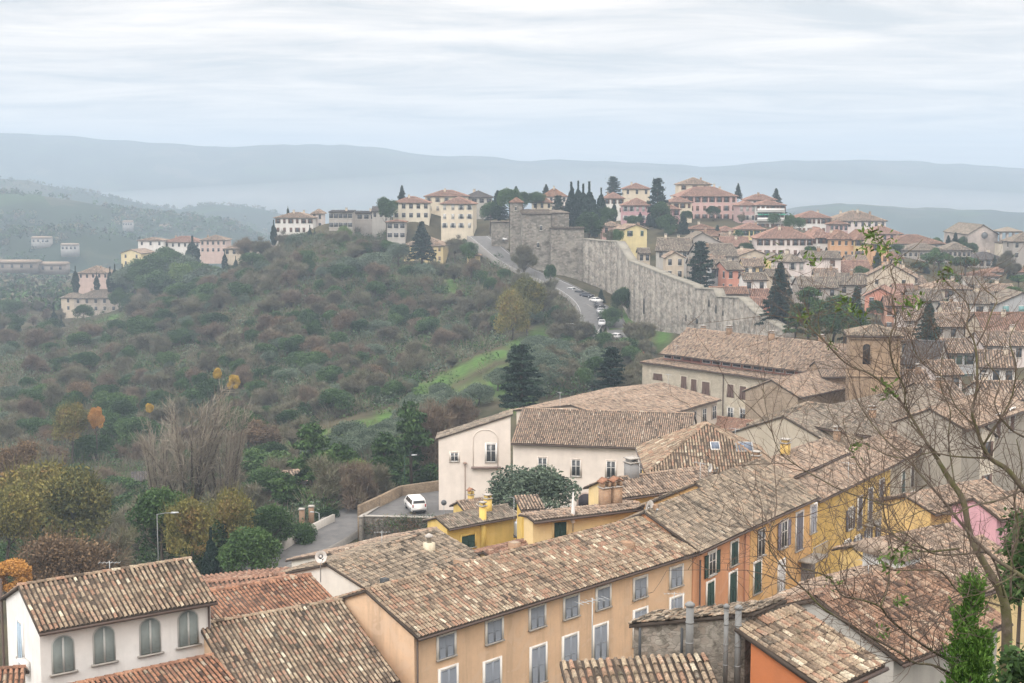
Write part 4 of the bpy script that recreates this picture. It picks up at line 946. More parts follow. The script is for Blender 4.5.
H('house with a taller orange roof right behind the red roofed hilltop house', 542, 567, 196, 214, 540, 'pwhite', 'orange', Wd=11, rise=2.9, nx=4, ny=2, chim=1)
H('white walled house with red roof behind the row of cypresses', 604, 624, 198, 216, 530, 'white', 'red', Wd=9, rise=2.0, nx=3, ny=2, shut=BR)
H('pale yellow house with a sloping roof just behind the town wall', 625, 647, 229, 247, 425, (lambda: plaster((.70,.60,.33), .3))(), 'tan', yaw=22, Wd=7, roof='gabley', rise=1.3, nx=2, ny=1, shut=GN, chim=1)
H('pink house with a low brown roof beside the pale yellow house', 602, 622, 226, 240, 440, 'pink', 'tan', Wd=7, rise=1.2, nx=2, ny=1, chim=0)
H('row house with a brown roof below the pink palace', 690, 716, 229, 240, 470, 'beige', 'brown', Wd=8, rise=1.4, nx=4, ny=1, chim=1)
H('narrow house with a rusty roof under the palace garden', 716, 737, 231, 242, 470, 'pwhite', 'red', Wd=8, rise=1.4, nx=3, ny=1, chim=0)
ap = H('apartment block with white balconies and green awnings right of the pink palace', 756, 785, 205, 228, 500, 'white', 'red', Wd=13, roof='hip', rise=1.6, nx=6, ny=3, shut=BR, chim=0, name='apartment_block', cat='apartment block', w=1.1, h=1.9)
for z in (6.2, 9.4, 12.4):
    if z > ap.H-1.5: continue
    m = MB(); m.box(.3, ap.L-.3, -1.3, 0, z-.2, z); m.box(.3, ap.L-.3, -1.3, -1.22, z, z+.95); m.obj('balcony', plain('balcony_white', (.68,.67,.65)), ap.o)
m = MB()
for k in range(5): x0 = .6+k*ap.L/5.2; m.prism([(x0,-.05,ap.H-2.9),(x0+1.7,-.05,ap.H-2.9),(x0+1.7,-1.4,ap.H-3.5),(x0,-1.4,ap.H-3.5)], (0,0,.05))
m.obj('awning', plain('green_awning', (.05,.26,.17)), ap.o)
H('plum grey side block attached left of the balconied apartments', 739, 756, 205, 226, 503, 'dpink', 'red', Wd=12, rise=1.4, nx=3, ny=3, shut=LG, chim=0)
H('penthouse with a red roof set back above the balconied apartments', 746, 776, 199.5, 206, 512, 'pwhite', 'red', Wd=8, rise=1.7, nx=5, ny=1, chim=1, deep=1.5)
H('yellow house with a red roof below the balconied apartments', 738, 765, 229, 246, 460, 'yellow', 'red', Wd=9, rise=1.9, nx=5, ny=2, shut=GN)
H('white house with a bright red hipped roof on the right skyline', 797, 831, 217.5, 231, 500, 'white', 'red', Wd=11, rise=2.1, nx=7, ny=2, shut=BR)
H('wide pale house with brown hipped roof and many chimneys on the right skyline', 833, 886, 220.5, 234, 500, 'pwhite', 'tan', Wd=15, rise=3.1, nx=8, ny=1, chim=4)
H('low dark fronted annex left of the wide pale house', 830, 848, 224, 234, 490, 'dpink', 'brown', Wd=6, rise=1.0, nx=4, ny=1, chim=0)
lf = H('long whitish facade with brown balcony doors under an orange red roof', 757, 813, 238, 260, 425, 'pwhite', 'red', yaw=-3, Wd=13, rise=3.0, nx=8, ny=3, shut=BR, chim=2, w=.9, h=1.7, name='apartment_block', cat='apartment block')
H('white block with small windows between the long whitish and the orange facades', 812, 830, 236.5, 260, 428, 'white', 'red', Wd=14, rise=2.5, nx=3, ny=3, shut=BR)
H('long orange facade with small dark windows', 830, 856, 238.5, 261, 425, 'orange', 'brown', Wd=13, rise=2.3, nx=4, ny=3, chim=1, w=.8, h=1.2)
H('mustard end of the orange row with balconies', 856, 872, 238.5, 261, 422, 'yellow', 'brown', Wd=13, rise=2.3, nx=3, ny=3, shut=BR, chim=0)
H('house with a reddish roof behind the orange row', 868, 902, 233.5, 252, 465, 'pink', 'red', Wd=12, rise=2.4, nx=5, ny=2, chim=1)
H('narrow orange house behind the leafy twigs right of the mustard end', 873, 889, 243, 268, 400, 'orange', 'tan', Wd=10, rise=1.7, nx=2, ny=3, shut=BR, chim=1)
H('long blue grey institution under a plain brown roof', 890, 945, 243.5, 262, 455, 'bluegrey', 'brown', Wd=14, rise=2.5, nx=9, ny=2, chim=1)
H('long grey stone convent front with rows of tiny windows', 903, 945, 250, 273, 430, 'stone', 'grey', Wd=10, rise=1.7, nx=8, ny=2, chim=0, w=.8, h=1.2)
H('grey stone corner block with a hipped roof beside the church', 944, 971, 249.5, 273, 432, 'stone', 'grey', yaw=-8, Wd=11, rise=2.0, nx=6, ny=2, chim=0, w=.8, h=1.2)
CHM = masonry((.46,.40,.37),(.52,.46,.42),(.42,.37,.34),.6,.3,.7)
ch = H('pale stone church with a round window and gabled front', 968, 998, 234, 262, 470, CHM, 'grey', Wd=26, roof='gabley', rise=3.0, chim=0, name='church', cat='church', oe=.3)
x_, z_ = ch.hit('front', 984.5, 235.5); m = MB(); m.prism([(x_+1.15*math.cos(k*math.pi/8), -.005, z_+1.15*math.sin(k*math.pi/8)) for k in range(16)], (0,-.06,0), 0)
m.tube([(x_+1.25*math.cos(k*math.pi/8), -.06, z_+1.25*math.sin(k*math.pi/8)) for k in range(17)], .14, 5, 1); m.obj('rose_window', [plain('dusky_glass', (.17,.18,.19)), CHM], ch.o)
tw = H('cream church tower with an open pillared belfry under a flat pyramid roof', 1000, 1021, 243, 272, 465, (lambda: plaster((.62,.56,.46), .4))(), 'grey', Wd=7, roof='hip', rise=.3, chim=0, name='bell_tower', cat='bell tower', oe=.15)
m = MB(); zt = tw.H
for i in range(4):
    x = .35+i*(tw.L-.7)/3
    for y in (.35, tw.W-.35): m = MB(); m.box(x-.32, x+.32, y-.3, y+.3, zt, zt+3.4); m.obj('pillar', CHM, tw.o)
m = MB(); m.box(-.4, tw.L+.4, -.4, tw.W+.4, zt+3.4, zt+3.8); c = (tw.L/2, tw.W/2, zt+5.2); q = [(-.6,-.6,zt+3.81),(tw.L+.6,-.6,zt+3.81),(tw.L+.6,tw.W+.6,zt+3.81),(-.6,tw.W+.6,zt+3.81)]
m.raw(q+[c], [(0,1,4),(1,2,4),(2,3,4),(3,0,4)]); m.obj('belfry_roof', tile('grey'), tw.o)
tw.fwin('front', tw.L*.4, tw.H-6.2, .8, 2.0)
H('house with dark openings and a sloped slate roof right below the church front', 972, 1005, 259, 274, 440, 'stone', 'slate', Wd=9, rise=1.9, nx=5, ny=1, chim=1, w=1.3, h=1.7)
H('stone house with a lean roof at the right edge beside the belfry', 1013, 1050, 241, 270, 450, 'stone', 'grey', Wd=9, rise=2.4, nx=4, ny=2, side=1)
H('low white terrace house right of the church steps', 990, 1040, 272, 282, 410, 'white', 'brown', Wd=8, rise=1.2, nx=5, ny=1, chim=1)
H('pale terrace with two small windows below the slate roofed house', 970, 1000, 276, 286, 395, 'pwhite', 'brown', Wd=8, rise=1.2, nx=4, ny=1, chim=0)
# old stone quarter behind the wall
H('old grey roofed house directly behind the wall with a pale chimney', 656, 690, 250, 268, 400, 'grey', 'grey', yaw=-12, Wd=10, roof='gable', rise=3.2, nx=3, ny=1, chim=2)
H('big grey gable with one dark hole near its top', 683, 722, 243, 262, 405, 'stone', 'grey', Wd=13, roof='gabley', rise=3.0, nx=1, ny=1, chim=0, w=.9, h=1.5)
H('tiny house with brown gable next to the wall walk', 666, 684, 257, 276, 370, 'beige', 'tan', Wd=7, roof='gabley', rise=1.3, nx=2, ny=2, chim=0)
H('narrow pale house half hidden by cypress near the wall bend', 639, 650, 253, 270, 400, 'beige', 'grey', Wd=7, rise=1.2, roof='gable', nx=2, ny=2, chim=0)
H('grey house with white trimmed windows and red brown roof', 722, 750, 246.5, 256, 430, 'grey', 'red', Wd=11, roof='gable', rise=2.6, nx=4, ny=1, chim=1)
H('broad grey roof in the middle of the old quarter', 700, 738, 256, 272, 385, 'stone', 'grey', yaw=8, Wd=12, roof='gable', rise=3.0, nx=3, ny=1, chim=1)
H('beige gabled house under the grey white house', 739, 770, 255.5, 268, 395, 'beige', 'tan', yaw=14, Wd=9, roof='gabley', rise=1.5, nx=3, ny=1, chim=1)
H('salmon brick house with dark windows in the old quarter', 727, 744, 269.5, 290, 345, 'salmon', 'grey', yaw=16, Wd=8, roof='gable', rise=1.7, nx=2, ny=2, chim=1, side=2)
H('grey house with glazed front left of the salmon brick house', 712, 727, 268, 286, 350, 'bluegrey', 'grey', Wd=8, roof='gable', rise=1.9, nx=3, ny=1, chim=0, w=1.2)
H('ochre house with narrow windows right of the salmon brick house', 744, 764, 266, 284, 360, 'yellow', 'tan', Wd=8, roof='gable', rise=1.6, nx=3, ny=2, chim=1)
H('yellow gable peeking over the ochre house', 766, 786, 259, 272, 390, 'yellow', 'grey', Wd=8, roof='gabley', rise=1.4, nx=1, ny=1, chim=0)
H('small white house with grey roof beside the tall conifer', 744, 767, 279.5, 296, 325, 'white', 'grey', Wd=7, roof='gable', rise=1.3, nx=2, ny=1, chim=1)
H('small red tiled house next to the tall conifer', 752, 770, 296, 308, 322, 'salmon', 'red', Wd=6, roof='gable', rise=1.3, nx=1, ny=1, chim=0)
H('long red tiled roof just inside the lower town wall', 735, 769, 305, 318, 318, 'salmon', 'red', yaw=-10, Wd=7, roof='gable', rise=1.5, nx=2, ny=1, chim=0)
H('open shed with brown roof inside the wall corner', 712, 748, 293.5, 304, 320, 'stone', 'brown', Wd=7, roof='gable', rise=1.2, nx=3, ny=1, w=1.8, h=1.3, chim=0)
H('pinkish white tall house with pale shutters left of the blind white wall', 789, 805, 261, 292, 350, 'pwhite', 'grey', yaw=18, Wd=9, roof='hip', rise=1.4, nx=2, ny=3, shut=LG, chim=1)
H('pinkish white house with one large window pair', 804, 841, 258, 280, 365, 'pwhite', 'grey', Wd=9, roof='gable', rise=1.5, nx=2, ny=1, shut=BR, chim=1, w=1.2)
H('house with bright orange red roof below the orange facade', 843, 874, 272, 284, 370, 'cream', 'red', yaw=10, Wd=10, roof='gable', rise=2.6, nx=2, ny=1, chim=1)
H('grey roofed low house under the pinkish white house', 800, 838, 287, 300, 330, 'stone', 'grey', Wd=9, roof='gable', rise=2.0, nx=3, ny=1, chim=1)
H('rubble roof house right of the conifer group', 838, 866, 284, 300, 335, 'stone', 'grey', yaw=-10, Wd=9, roof='gable', rise=2.2, nx=2, ny=1, chim=1)
H('tall cream gable with a broad brown roof', 866, 915, 276, 296, 345, 'beige', 'tan', yaw=-16, Wd=13, roof='gabley', rise=3.2, nx=2, ny=1, chim=1, w=.8, h=1.1)
H('bright salmon gabled house', 865, 895, 295, 312, 315, 'salmon', 'red', yaw=-20, Wd=9, roof='gabley', rise=1.7, nx=2, ny=1, chim=0)
H('house with a brick orange end wall under a brown roof', 886, 920, 305, 324, 295, 'brick', 'brown', yaw=-8, Wd=8, roof='gable', rise=1.6, nx=4, ny=2, chim=0, shut=BR)
H('grey house with rubble roof behind the slender conifer', 913, 945, 300, 316, 310, 'grey', 'grey', Wd=9, roof='gable', rise=2.0, nx=3, ny=1, chim=1)
H('beige house with a porch roof below the umbrella pines', 931, 970, 288.5, 302, 330, 'beige', 'tan', Wd=9, roof='hip', rise=1.9, nx=3, ny=1, shut=BR, chim=1, w=1.3)
H('pale yellow house strip under the right hand pines', 983, 1016, 291, 302, 325, 'cream', 'tan', Wd=7, roof='gable', rise=1.3, nx=3, ny=1, chim=1)
H('white house with two dark windows beneath a grey roof', 961, 999, 303, 320, 300, 'white', 'grey', Wd=9, roof='gable', rise=2.0, nx=3, ny=1, chim=1, w=1.5, h=1.2)
H('white gabled house with a blue green window at the right edge', 999, 1045, 303, 322, 296, 'bluegrey', 'grey', Wd=9, roof='gabley', rise=2.2, nx=3, ny=1, shut=(.16,.30,.30), chim=0, w=1.3, h=1.4)
H('house with wide brown roof below the two white houses', 985, 1050, 331, 350, 255, 'beige', 'brown', Wd=11, roof='gable', rise=2.8, nx=4, ny=1, chim=1)
H('dark slate gable behind the belfry', 902, 936, 362, 385, 215, 'grey', 'slate', yaw=-28, Wd=9, roof='gable', rise=2.9, nx=2, ny=1, chim=0)
H('cream house with two windows right of the belfry', 900, 932, 386, 408, 190, 'cream', 'tan', Wd=8, roof='gable', rise=1.6, nx=2, ny=1, shut=BR, chim=1)
H('pale green house beside a bare tree in the right middle', 944, 975, 352, 376, 235, 'bluegrey', 'tan', Wd=8, roof='gable', rise=1.7, nx=3, ny=2, chim=1, shut=GN)
H('white house with grey roof low on the right', 978, 1015, 366, 392, 215, 'white', 'tan', yaw=-14, Wd=9, roof='gable', rise=1.9, nx=3, ny=2, chim=1)
H('house with patchy roof right of the tall pale green house', 984, 1040, 345, 366, 240, 'pwhite', 'tan', Wd=9, roof='gable', rise=1.8, nx=4, ny=1, chim=1)
H('cream house between belfry and stone street house', 932, 968, 402, 428, 170, 'cream', 'tan', yaw=10, Wd=9, roof='gable', rise=1.8, nx=3, ny=1, chim=1)
H('white cottage at the right edge above the stone street house', 986, 1030, 398, 420, 175, 'white', 'tan', Wd=8, roof='gable', rise=1.5, nx=3, ny=1, chim=1)
H('house with terracotta roof under the umbrella pines', 905, 934, 320, 340, 280, 'pwhite', 'tan', Wd=8, roof='gable', rise=1.7, nx=3, ny=1, chim=1)
H('rubble walled house at the foot of the slender conifer', 935, 985, 326, 346, 268, 'stone', 'tan', yaw=6, Wd=9, roof='gable', rise=2.0, nx=4, ny=1, chim=1)

H('pale cream house squeezed under the palace garden wall', 700, 722, 236, 250, 445, 'cream', 'brown', Wd=8, roof='gable', rise=1.5, nx=3, ny=2, chim=1)
H('narrow ochre house above the broad grey roof', 722, 738, 238, 252, 440, 'yellow', 'tan', Wd=7, roof='gable', rise=1.3, nx=2, ny=2, chim=1)
H('small stone house under the big grey gable', 690, 708, 264, 280, 365, 'stone', 'grey', Wd=7, roof='gable', rise=1.5, nx=2, ny=2, chim=0)
H('rosy house between salmon brick house and broad grey roof', 708, 726, 262, 276, 372, 'pink', 'tan', Wd=7, roof='gable', rise=1.4, nx=2, ny=1, chim=1)
H('cream house right of the yellow gable', 786, 803, 263, 280, 375, 'cream', 'tan', Wd=7, roof='gable', rise=1.3, nx=2, ny=2, chim=0)
H('beige house half under the pinkish white tall house', 770, 790, 276, 292, 340, 'beige', 'grey', yaw=8, Wd=7, roof='gable', rise=1.4, nx=2, ny=1, chim=1)
H('orange plastered house below the mustard end of the row', 848, 868, 262, 276, 385, 'orange', 'tan', Wd=8, roof='gable', rise=1.6, nx=2, ny=2, chim=0)
H('cream block left of the long grey stone convent front', 884, 903, 258, 274, 410, 'cream', 'brown', Wd=8, roof='hip', rise=1.4, nx=3, ny=2, chim=1)
H('pinkish house under the dark pines at right', 905, 928, 284, 298, 345, 'pink', 'tan', yaw=6, Wd=8, roof='gable', rise=1.6, nx=3, ny=1, chim=1)
H('white house right of the porch roofed beige house', 968, 986, 284, 298, 345, 'white', 'grey', Wd=8, roof='gable', rise=1.5, nx=2, ny=1, chim=0)
H('ochre house behind the grey roofed low house', 815, 838, 276, 290, 352, 'yellow', 'tan', yaw=-8, Wd=8, roof='gable', rise=1.6, nx=3, ny=1, chim=1)
H('small house with a red roof right of the bright salmon gable', 896, 916, 292, 306, 325, 'pwhite', 'red', Wd=7, roof='gable', rise=1.5, nx=2, ny=1, chim=0)
H('cream house behind the slender conifer at right', 945, 968, 312, 328, 285, 'cream', 'tan', yaw=-6, Wd=8, roof='gable', rise=1.6, nx=2, ny=1, chim=1)
H('long pale roofed house above the dark slate gable', 880, 920, 340, 358, 245, 'beige', 'tan', yaw=-5, Wd=8, roof='gable', rise=1.7, nx=4, ny=1, chim=1)
H('stucco house stepping down right of the dark slate gable', 936, 962, 374, 394, 205, 'pwhite', 'tan', yaw=8, Wd=7, roof='gable', rise=1.5, nx=2, ny=2, chim=0)

# hill houses left of the gate
H('yellow villa of three storeys with a dark fir in front', 404, 443, 245, 268, 480, (lambda: plaster((.66,.53,.29), .3))(), 'tan', yaw=-7, Wd=11, rise=2.6, nx=5, ny=3, shut=(.2,.15,.1), chim=0, op=False, w=.75, h=1.3)
H('pale yellow house of four storeys beside the road to the gate', 441, 473, 203.5, 236, 495, (lambda: plaster((.68,.60,.47), .3))(), 'red', yaw=-5, Wd=11, rise=2.2, nx=4, ny=3, shut=LG, chim=0, w=1.0)
H('upper yellow house with a long red roof on the hilltop', 425, 468, 196, 218, 520, 'cream', 'red', Wd=12, rise=2.0, nx=5, ny=2, shut=(.3,.28,.25), chim=1)
H('cream house with roof terrace left of the upper yellow house', 393, 429, 202.5, 226, 505, (lambda: plaster((.64,.59,.48), .3))(), 'red', Wd=11, rise=2.0, nx=5, ny=2, chim=1, w=1.3)
H('grey white glazed house left of the yellow villa', 387, 405, 222, 246, 488, 'grey', 'brown', Wd=9, rise=.6, nx=3, ny=2, chim=0, w=1.5)
H('low grey villa with a wide flat roof behind the pale yellow house', 464, 492, 197, 212, 525, 'grey', 'slate', Wd=11, rise=2.2, nx=4, ny=1, chim=2, w=1.6)
H('tiny yellow garden hut by the road', 467, 480, 255, 264, 440, 'yellow', 'tan', Wd=4, rise=.7, nx=1, ny=1, chim=0, w=.9, h=1.6)
H('long white villa with two rows of windows on the hill crest', 275, 313, 217.5, 236, 520, 'white', 'tan', yaw=-4, Wd=11, rise=1.7, nx=6, ny=2, shut=BR, chim=2)
H('pale pink side wing of the long white villa', 312, 322, 213, 234, 525, 'pwhite', 'tan', Wd=9, rise=1.2, nx=2, ny=2, chim=0)
H('unfinished grey pink apartment block behind bare trees', 329, 352, 212, 240, 500, 'stone', 'slate', Wd=10, roof='shed', rise=.4, nx=5, ny=3, chim=1, w=1.4)
H('grey flat house with a curved dark pergola on the hilltop', 350, 376, 213, 226, 515, 'stone', 'slate', Wd=9, roof='shed', rise=.5, nx=4, ny=1, chim=1, w=1.6)
H('grey house at the tree line left of the cream house', 372, 390, 211, 228, 510, 'grey', 'slate', Wd=8, roof='gable', rise=1.5, nx=3, ny=1, chim=0)
H('long low row of brick coloured garages with cypresses in front', 224, 286, 248.5, 262, 560, 'beige', 'tan', Wd=9, rise=1.4, nx=9, ny=1, chim=0, w=1.2)
H('pink farmhouse behind the five cypresses', 78, 108, 273, 292, 630, (lambda: plaster((.55,.42,.37), .4))(), 'tan', yaw=6, Wd=16, rise=2.6, nx=5, ny=1, chim=1)
H('yellow gabled house above the pink farmhouse', 121, 141, 253, 276, 640, (lambda: plaster((.66,.56,.34), .3))(), 'tan', yaw=-16, Wd=12, roof='gabley', rise=1.6, nx=2, ny=2, chim=0)
H('grey white cube house behind the dark tree clump', 138, 163, 240.5, 262, 650, 'white', 'tan', Wd=11, rise=1.2, nx=3, ny=1, chim=0)
H('wide white house with long red roof behind the dark tree clump', 164, 200, 242, 256, 655, 'white', 'red', Wd=13, rise=2.4, nx=6, ny=1, chim=1)
H('pink brown house right of the wide white house', 200, 226, 240, 256, 650, (lambda: plaster((.55,.42,.37), .4))(), 'tan', Wd=12, rise=2.0, nx=5, ny=2, chim=1)
vl = H('old stone farmhouse with a low hipped roof on the left slope', 74, 126, 298, 318, 600, masonry((.44,.38,.33),(.50,.44,.38),(.4,.35,.3),.6,.3,.6), 'grey', yaw=3, Wd=15, rise=3.0, nx=6, ny=2, side=2, chim=2, w=1.1, h=1.6, name='farmhouse', cat='farmhouse')
H('stone lower wing at the left end of the old farmhouse', 61, 75, 297.5, 316, 602, 'beige', 'grey', Wd=13, rise=1.5, nx=1, ny=2, chim=0)
H('hidden cabin with a pale roof among the pines', 290, 306, 481, 492, 195, 'beige', 'tan', yaw=25, Wd=5, roof='gable', rise=.9, nx=2, ny=1, chim=0)
H('small shed with white sheet roof deep in the wood', 133, 146, 481, 488, 230, 'white', 'slate', yaw=15, Wd=5, roof='shed', rise=.4, chim=0)
# scattered houses on the far hills
for i, (px, py, d, s, lb) in enumerate(((72,211,1640,11,'white villa halfway up the hazy blue hill at left'),(42,238,1180,14,'white country house at the edge of the hazy woods'),(70,245,1150,12,'pale barn right of the white country house in the haze'),(88,212,1640,8,'small white house right of the hazy hill villa'),(128,222,1450,9,'lone far house on the hazy slope above the pink farmhouse'),(20,262,900,22,'long greenhouse shed on the valley floor at the left edge'),(50,264,905,20,'second long shed on the valley floor right of the greenhouse'),(165,226,1500,10,'far cream house in the haze left of the white villa'))):
    s *= .55; p = P(px, py, d); hh = 4.5 if py > 255 else 7.5; a = empty('house', (p.x, p.y, p.z-hh-2)); tag(a, lb, 'house')
    m = MB(); w2 = s*.5; m.box(-s, s, -w2, w2, 0, hh+2, 0); m.obj('wall', plaster((.36,.34,.32) if py < 255 else (.26,.22,.19)), a)
    m = MB(); m.prism([(-s*1.05,-w2*1.15,hh+1.95),(-s*1.05,0,hh+3.6),(-s*1.05,w2*1.15,hh+1.95)], (s*2.1,0,0), 0); m.obj('roof', tile('tan'), a)
    fm = cmesh('tinywin', lambda: MB().box(-.8,.8,-.06,0,-1,1).mesh('window', GLASS))
    for k in range(4): link('window', fm, a, (-s*.75+k*s*.5, -w2, hh-.2))

# ------------------------------------------------------------------ town wall
TW = [(583,239,296,428,2.2),(600,241,303,418,2.2),(617,242,318,405,2.2),(622,250,322,390,2),(629,261,326,372,2),(650,269,326,356,2),(672,278,332,342,2),(694,286,340,330,2),(695,288.5,340,329,2),(714,289.5,345,318,2),(717,297,346,316,2),(739,298,354,300,2),(755,313,360,290,2),(771,323,366,281,2),(785,331,372,275,2)]
WALLM = rubble(1.15, .22, .86)
c0 = P(TW[0][0], TW[0][1], TW[0][3]); wt = empty('town_wall', (c0.x, c0.y, -36)); tag(wt, 'medieval stone town wall stepping down the hill behind the curving road', 'town wall')
m = MB(); cp = MB(); o_ = Vector((c0.x, c0.y, -36))
for (x0,t0,b0,d0,w0), (x1,t1,b1,d1,w1) in zip(TW, TW[1:]):
    n = max(1, int(abs(x1-x0)/5)); 
    A0, A1 = P(x0,t0,d0)-o_, P(x1,t1,d1)-o_; zb0, zb1 = P(x0,b0,d0).z-o_.z-4, P(x1,b1,d1).z-o_.z-4
    u = A1-A0; u.z = 0; u.normalize(); nn = Vector((-u.y, u.x, 0))*w0
    for k in range(n):
        p, q = A0.lerp(A1, k/n), A0.lerp(A1, (k+1)/n); zp, zq = zb0+(zb1-zb0)*k/n, zb0+(zb1-zb0)*(k+1)/n; jz = rnd.uniform(-.12,.12)
        B = [Vector((p.x,p.y,zp)), Vector((q.x,q.y,zq)), q, p]
        m.raw(B+[v+nn for v in B], [(0,1,2,3),(5,4,7,6),(1,5,6,2),(4,0,3,7),(3,2,6,7)])
        up = Vector((0,0,.25+jz*.5)); ov = nn.normalized()*.18; B2 = [p-ov, q-ov, q+nn+ov, p+nn+ov]; B2 = [v+Vector((0,0,.01)) for v in B2]
        cp.raw(B2+[v+up for v in B2], [(0,1,2,3),(4,5,6,7),(0,1,5,4),(1,2,6,5),(2,3,7,6),(3,0,4,7)])
m.obj('masonry', WALLM, wt); cp.obj('coping', plain('coping_stone', (.24,.225,.19), .9, 0., .4), wt)
for px, py, w_, h_ in ((644,306,1.0,4.0),(709,303,.8,1.6),(716,309,.8,2.0),(723,313,.8,1.2),(686,318,.7,1.6),(697,321,1.3,1.2)):
    for (x0,t0,b0,d0,w0), (x1,t1,b1,d1,w1) in zip(TW, TW[1:]):
        if x0 <= px < x1:
            A0, A1 = P(x0,t0,d0), P(x1,t1,d1); u = A1-A0; u.z = 0; u.normalize(); nn = Vector((u.y,-u.x,0)); r_ = ray(px,py); t = A0.dot(nn)/r_.dot(nn); q = r_*t-o_
            mm = MB(); mm.prism([(x, .4, z) for x, z in arc_pts(w_, h_)], (0,-.45,0)); mm.obj('arrow_slit', plain('dark_opening', (.03,.028,.025)), wt, q, math.atan2(u.y,u.x))
# gatehouse block and tower
def stone_block(label, name, xl, xr, yt, yb, d, Wd, yaw, kind, rise, cat, tl='grey'):
    a = P(xl, yt, d); ang = R(yaw); ur = ray(xr, yt); k = ur.x/ur.y; L = (k*a.y-a.x)/(math.cos(ang)-k*math.sin(ang)); zb = P(xl, yb, d).z-4
    hs = House(name, label, cat, (a.x,a.y,zb), ang, L, Wd, a.z-zb); hs.build(kind, rise, WALLM, tl, oe=.3, og=.3, cw=.42, rl=.62, gut=False, detail=False, seed=int(xl)); return hs
hs = stone_block('square stone tower with a little red pyramid roof at the town gate', 'stone_tower', 510, 521.5, 202, 268, 440, 4.2, -6, 'hip', 1.3, 'tower', 'brown')
hs.fwin('front', hs.L*.5, hs.H-2, .5, 1.1)
hs = stone_block('stone gatehouse block with an almost flat roof right of the tower', 'gatehouse', 522.5, 551, 214, 285, 432, 9, 4, 'shed', 1.2, 'gatehouse')
for px, py in ((541,228),(538,245)): x_, z_ = hs.hit('front', px, py); hs.fwin('front', x_, z_, .6, 1.4)
hs = stone_block('rear part of the gatehouse with a stepped parapet', 'gatehouse_annex', 551.5, 569, 213, 286, 434, 8, 18, 'shed', .6, 'gatehouse')
hs = stone_block('lower stone bastion joining gatehouse and town wall', 'bastion', 551, 584, 228.5, 292, 429, 5, 2, 'shed', .3, 'bastion')
hs = stone_block('ruined low wall beside the road left of the tower', 'road_wall', 492, 509, 222, 246, 450, 1.5, 10, 'shed', .2, 'wall')

# ------------------------------------------------------------------ roads
ASPH, nt, b_ = newmat('asphalt'); v_ = coords(nt); nt.links.new(ramp(nt, noise(nt, .8, 6, .7, v_), [(.3,(.085,.085,.088)),(.7,(.145,.143,.14))]), b_.inputs['Base Color']); b_.inputs['Roughness'].default_value = .85
def road(name, pts, w, kerb=True, line=True):
    pts = smooth_path(pts); m = MB(); kb = MB(); ln = MB(); E = []
    for i, p in enumerate(pts):
        t = pts[min(i+1,len(pts)-1)]-pts[max(i-1,0)]; t.z = 0; t.normalize(); E.append((p, Vector((-t.y,t.x,0))))
    for (p,a),(q,c) in zip(E, E[1:]):
        m.raw([p+a*w/2, q+c*w/2, q-c*w/2, p-a*w/2], [(3,2,1,0)])
        for sd in (-1, 1):
            B = [p+a*sd*w/2, q+c*sd*w/2, q+c*sd*(w/2+.35), p+a*sd*(w/2+.35)]; up = Vector((0,0,.13)); dn = Vector((0,0,-2.5))
            kb.raw([v+up for v in B]+[v+dn for v in B], [(0,1,2,3),(0,1,5,4),(3,2,6,7)])
        if line:
            for off in (-w/2+.5, w/2-.5): ln.raw([p+a*(off+.07)+Vector((0,0,.006)), q+c*(off+.07)+Vector((0,0,.006)), q+c*(off-.07)+Vector((0,0,.006)), p+a*(off-.07)+Vector((0,0,.006))], [(3,2,1,0)])
    tag(m.obj(name, ASPH), kind='structure'); tag(kb.obj('kerb', plain('kerb_stone', (.21,.20,.185), .9, 0., .3)), kind='structure')
    if line: tag(ln.obj('road_line', plain('worn_line', (.42,.42,.41), .8, 0., .4)), kind='structure')
    return E
R1 = road('hill_road', [P(*t) for t in R1PX], 6.8)
R2 = road('lane', LANE, 5.2, line=False)
# parking area strip with bays along the hill road
PK = [(560,288,408),(578,297,396),(598,306,384),(613,318,372),(618,335,352),(622,352,330)]
road('parking_strip', [P(x,y,d)+Vector((0,0,.02)) for x,y,d in PK], 4.5, line=False)
# car park terrace with retaining wall
zc = -36.0
q = [Z(363,517,zc), Z(474,520,zc), Z(474,487,zc), Z(437,488,zc), Z(402,496,zc), Z(380,507,zc)]
m = MB(); m.poly(q); tag(m.obj('car_park', ASPH), kind='structure')
RW = rubble(3.2, .8, .5)
def wall_run(name, label, pts, h0, h1, th, mat, cat='wall', cop=True):
    o = Vector(pts[0]); m = MB(); c = MB()
    for p, q in zip(pts, pts[1:]):
        p, q = Vector(p)-o, Vector(q)-o; u = q-p; u.z = 0; u.normalize(); nn = Vector((-u.y,u.x,0))*th; B = [p, q, q+nn, p+nn]
        m.raw([v+Vector((0,0,h0)) for v in B]+[v+Vector((0,0,h1)) for v in B], [(3,2,1,0),(4,5,6,7),(0,1,5,4),(1,2,6,5),(2,3,7,6),(3,0,4,7)])
        ov = nn.normalized()*.06; B = [p-ov,q-ov,q+nn+ov,p+nn+ov]
        c.raw([v+Vector((0,0,h1+.003)) for v in B]+[v+Vector((0,0,h1+.12)) for v in B], [(3,2,1,0),(4,5,6,7),(0,1,5,4),(1,2,6,5),(2,3,7,6),(3,0,4,7)])
    e = empty(name, o); tag(e, label, cat); m.obj('masonry', mat, e)
    if cop: c.obj('coping', CONC, e)
    return e
wall_run('retaining_wall', 'ivy stained retaining wall below the car park', [q[0]+Vector((0,-.02,0)), q[1]], -4.5, .05, .35, RW)
wall_run('retaining_wall', 'short return wall at the corner where lane meets car park', [q[5]+Vector((-.4,0,0)), q[0]+Vector((-.4,-.4,0))], -4.5, .05, .35, RW)
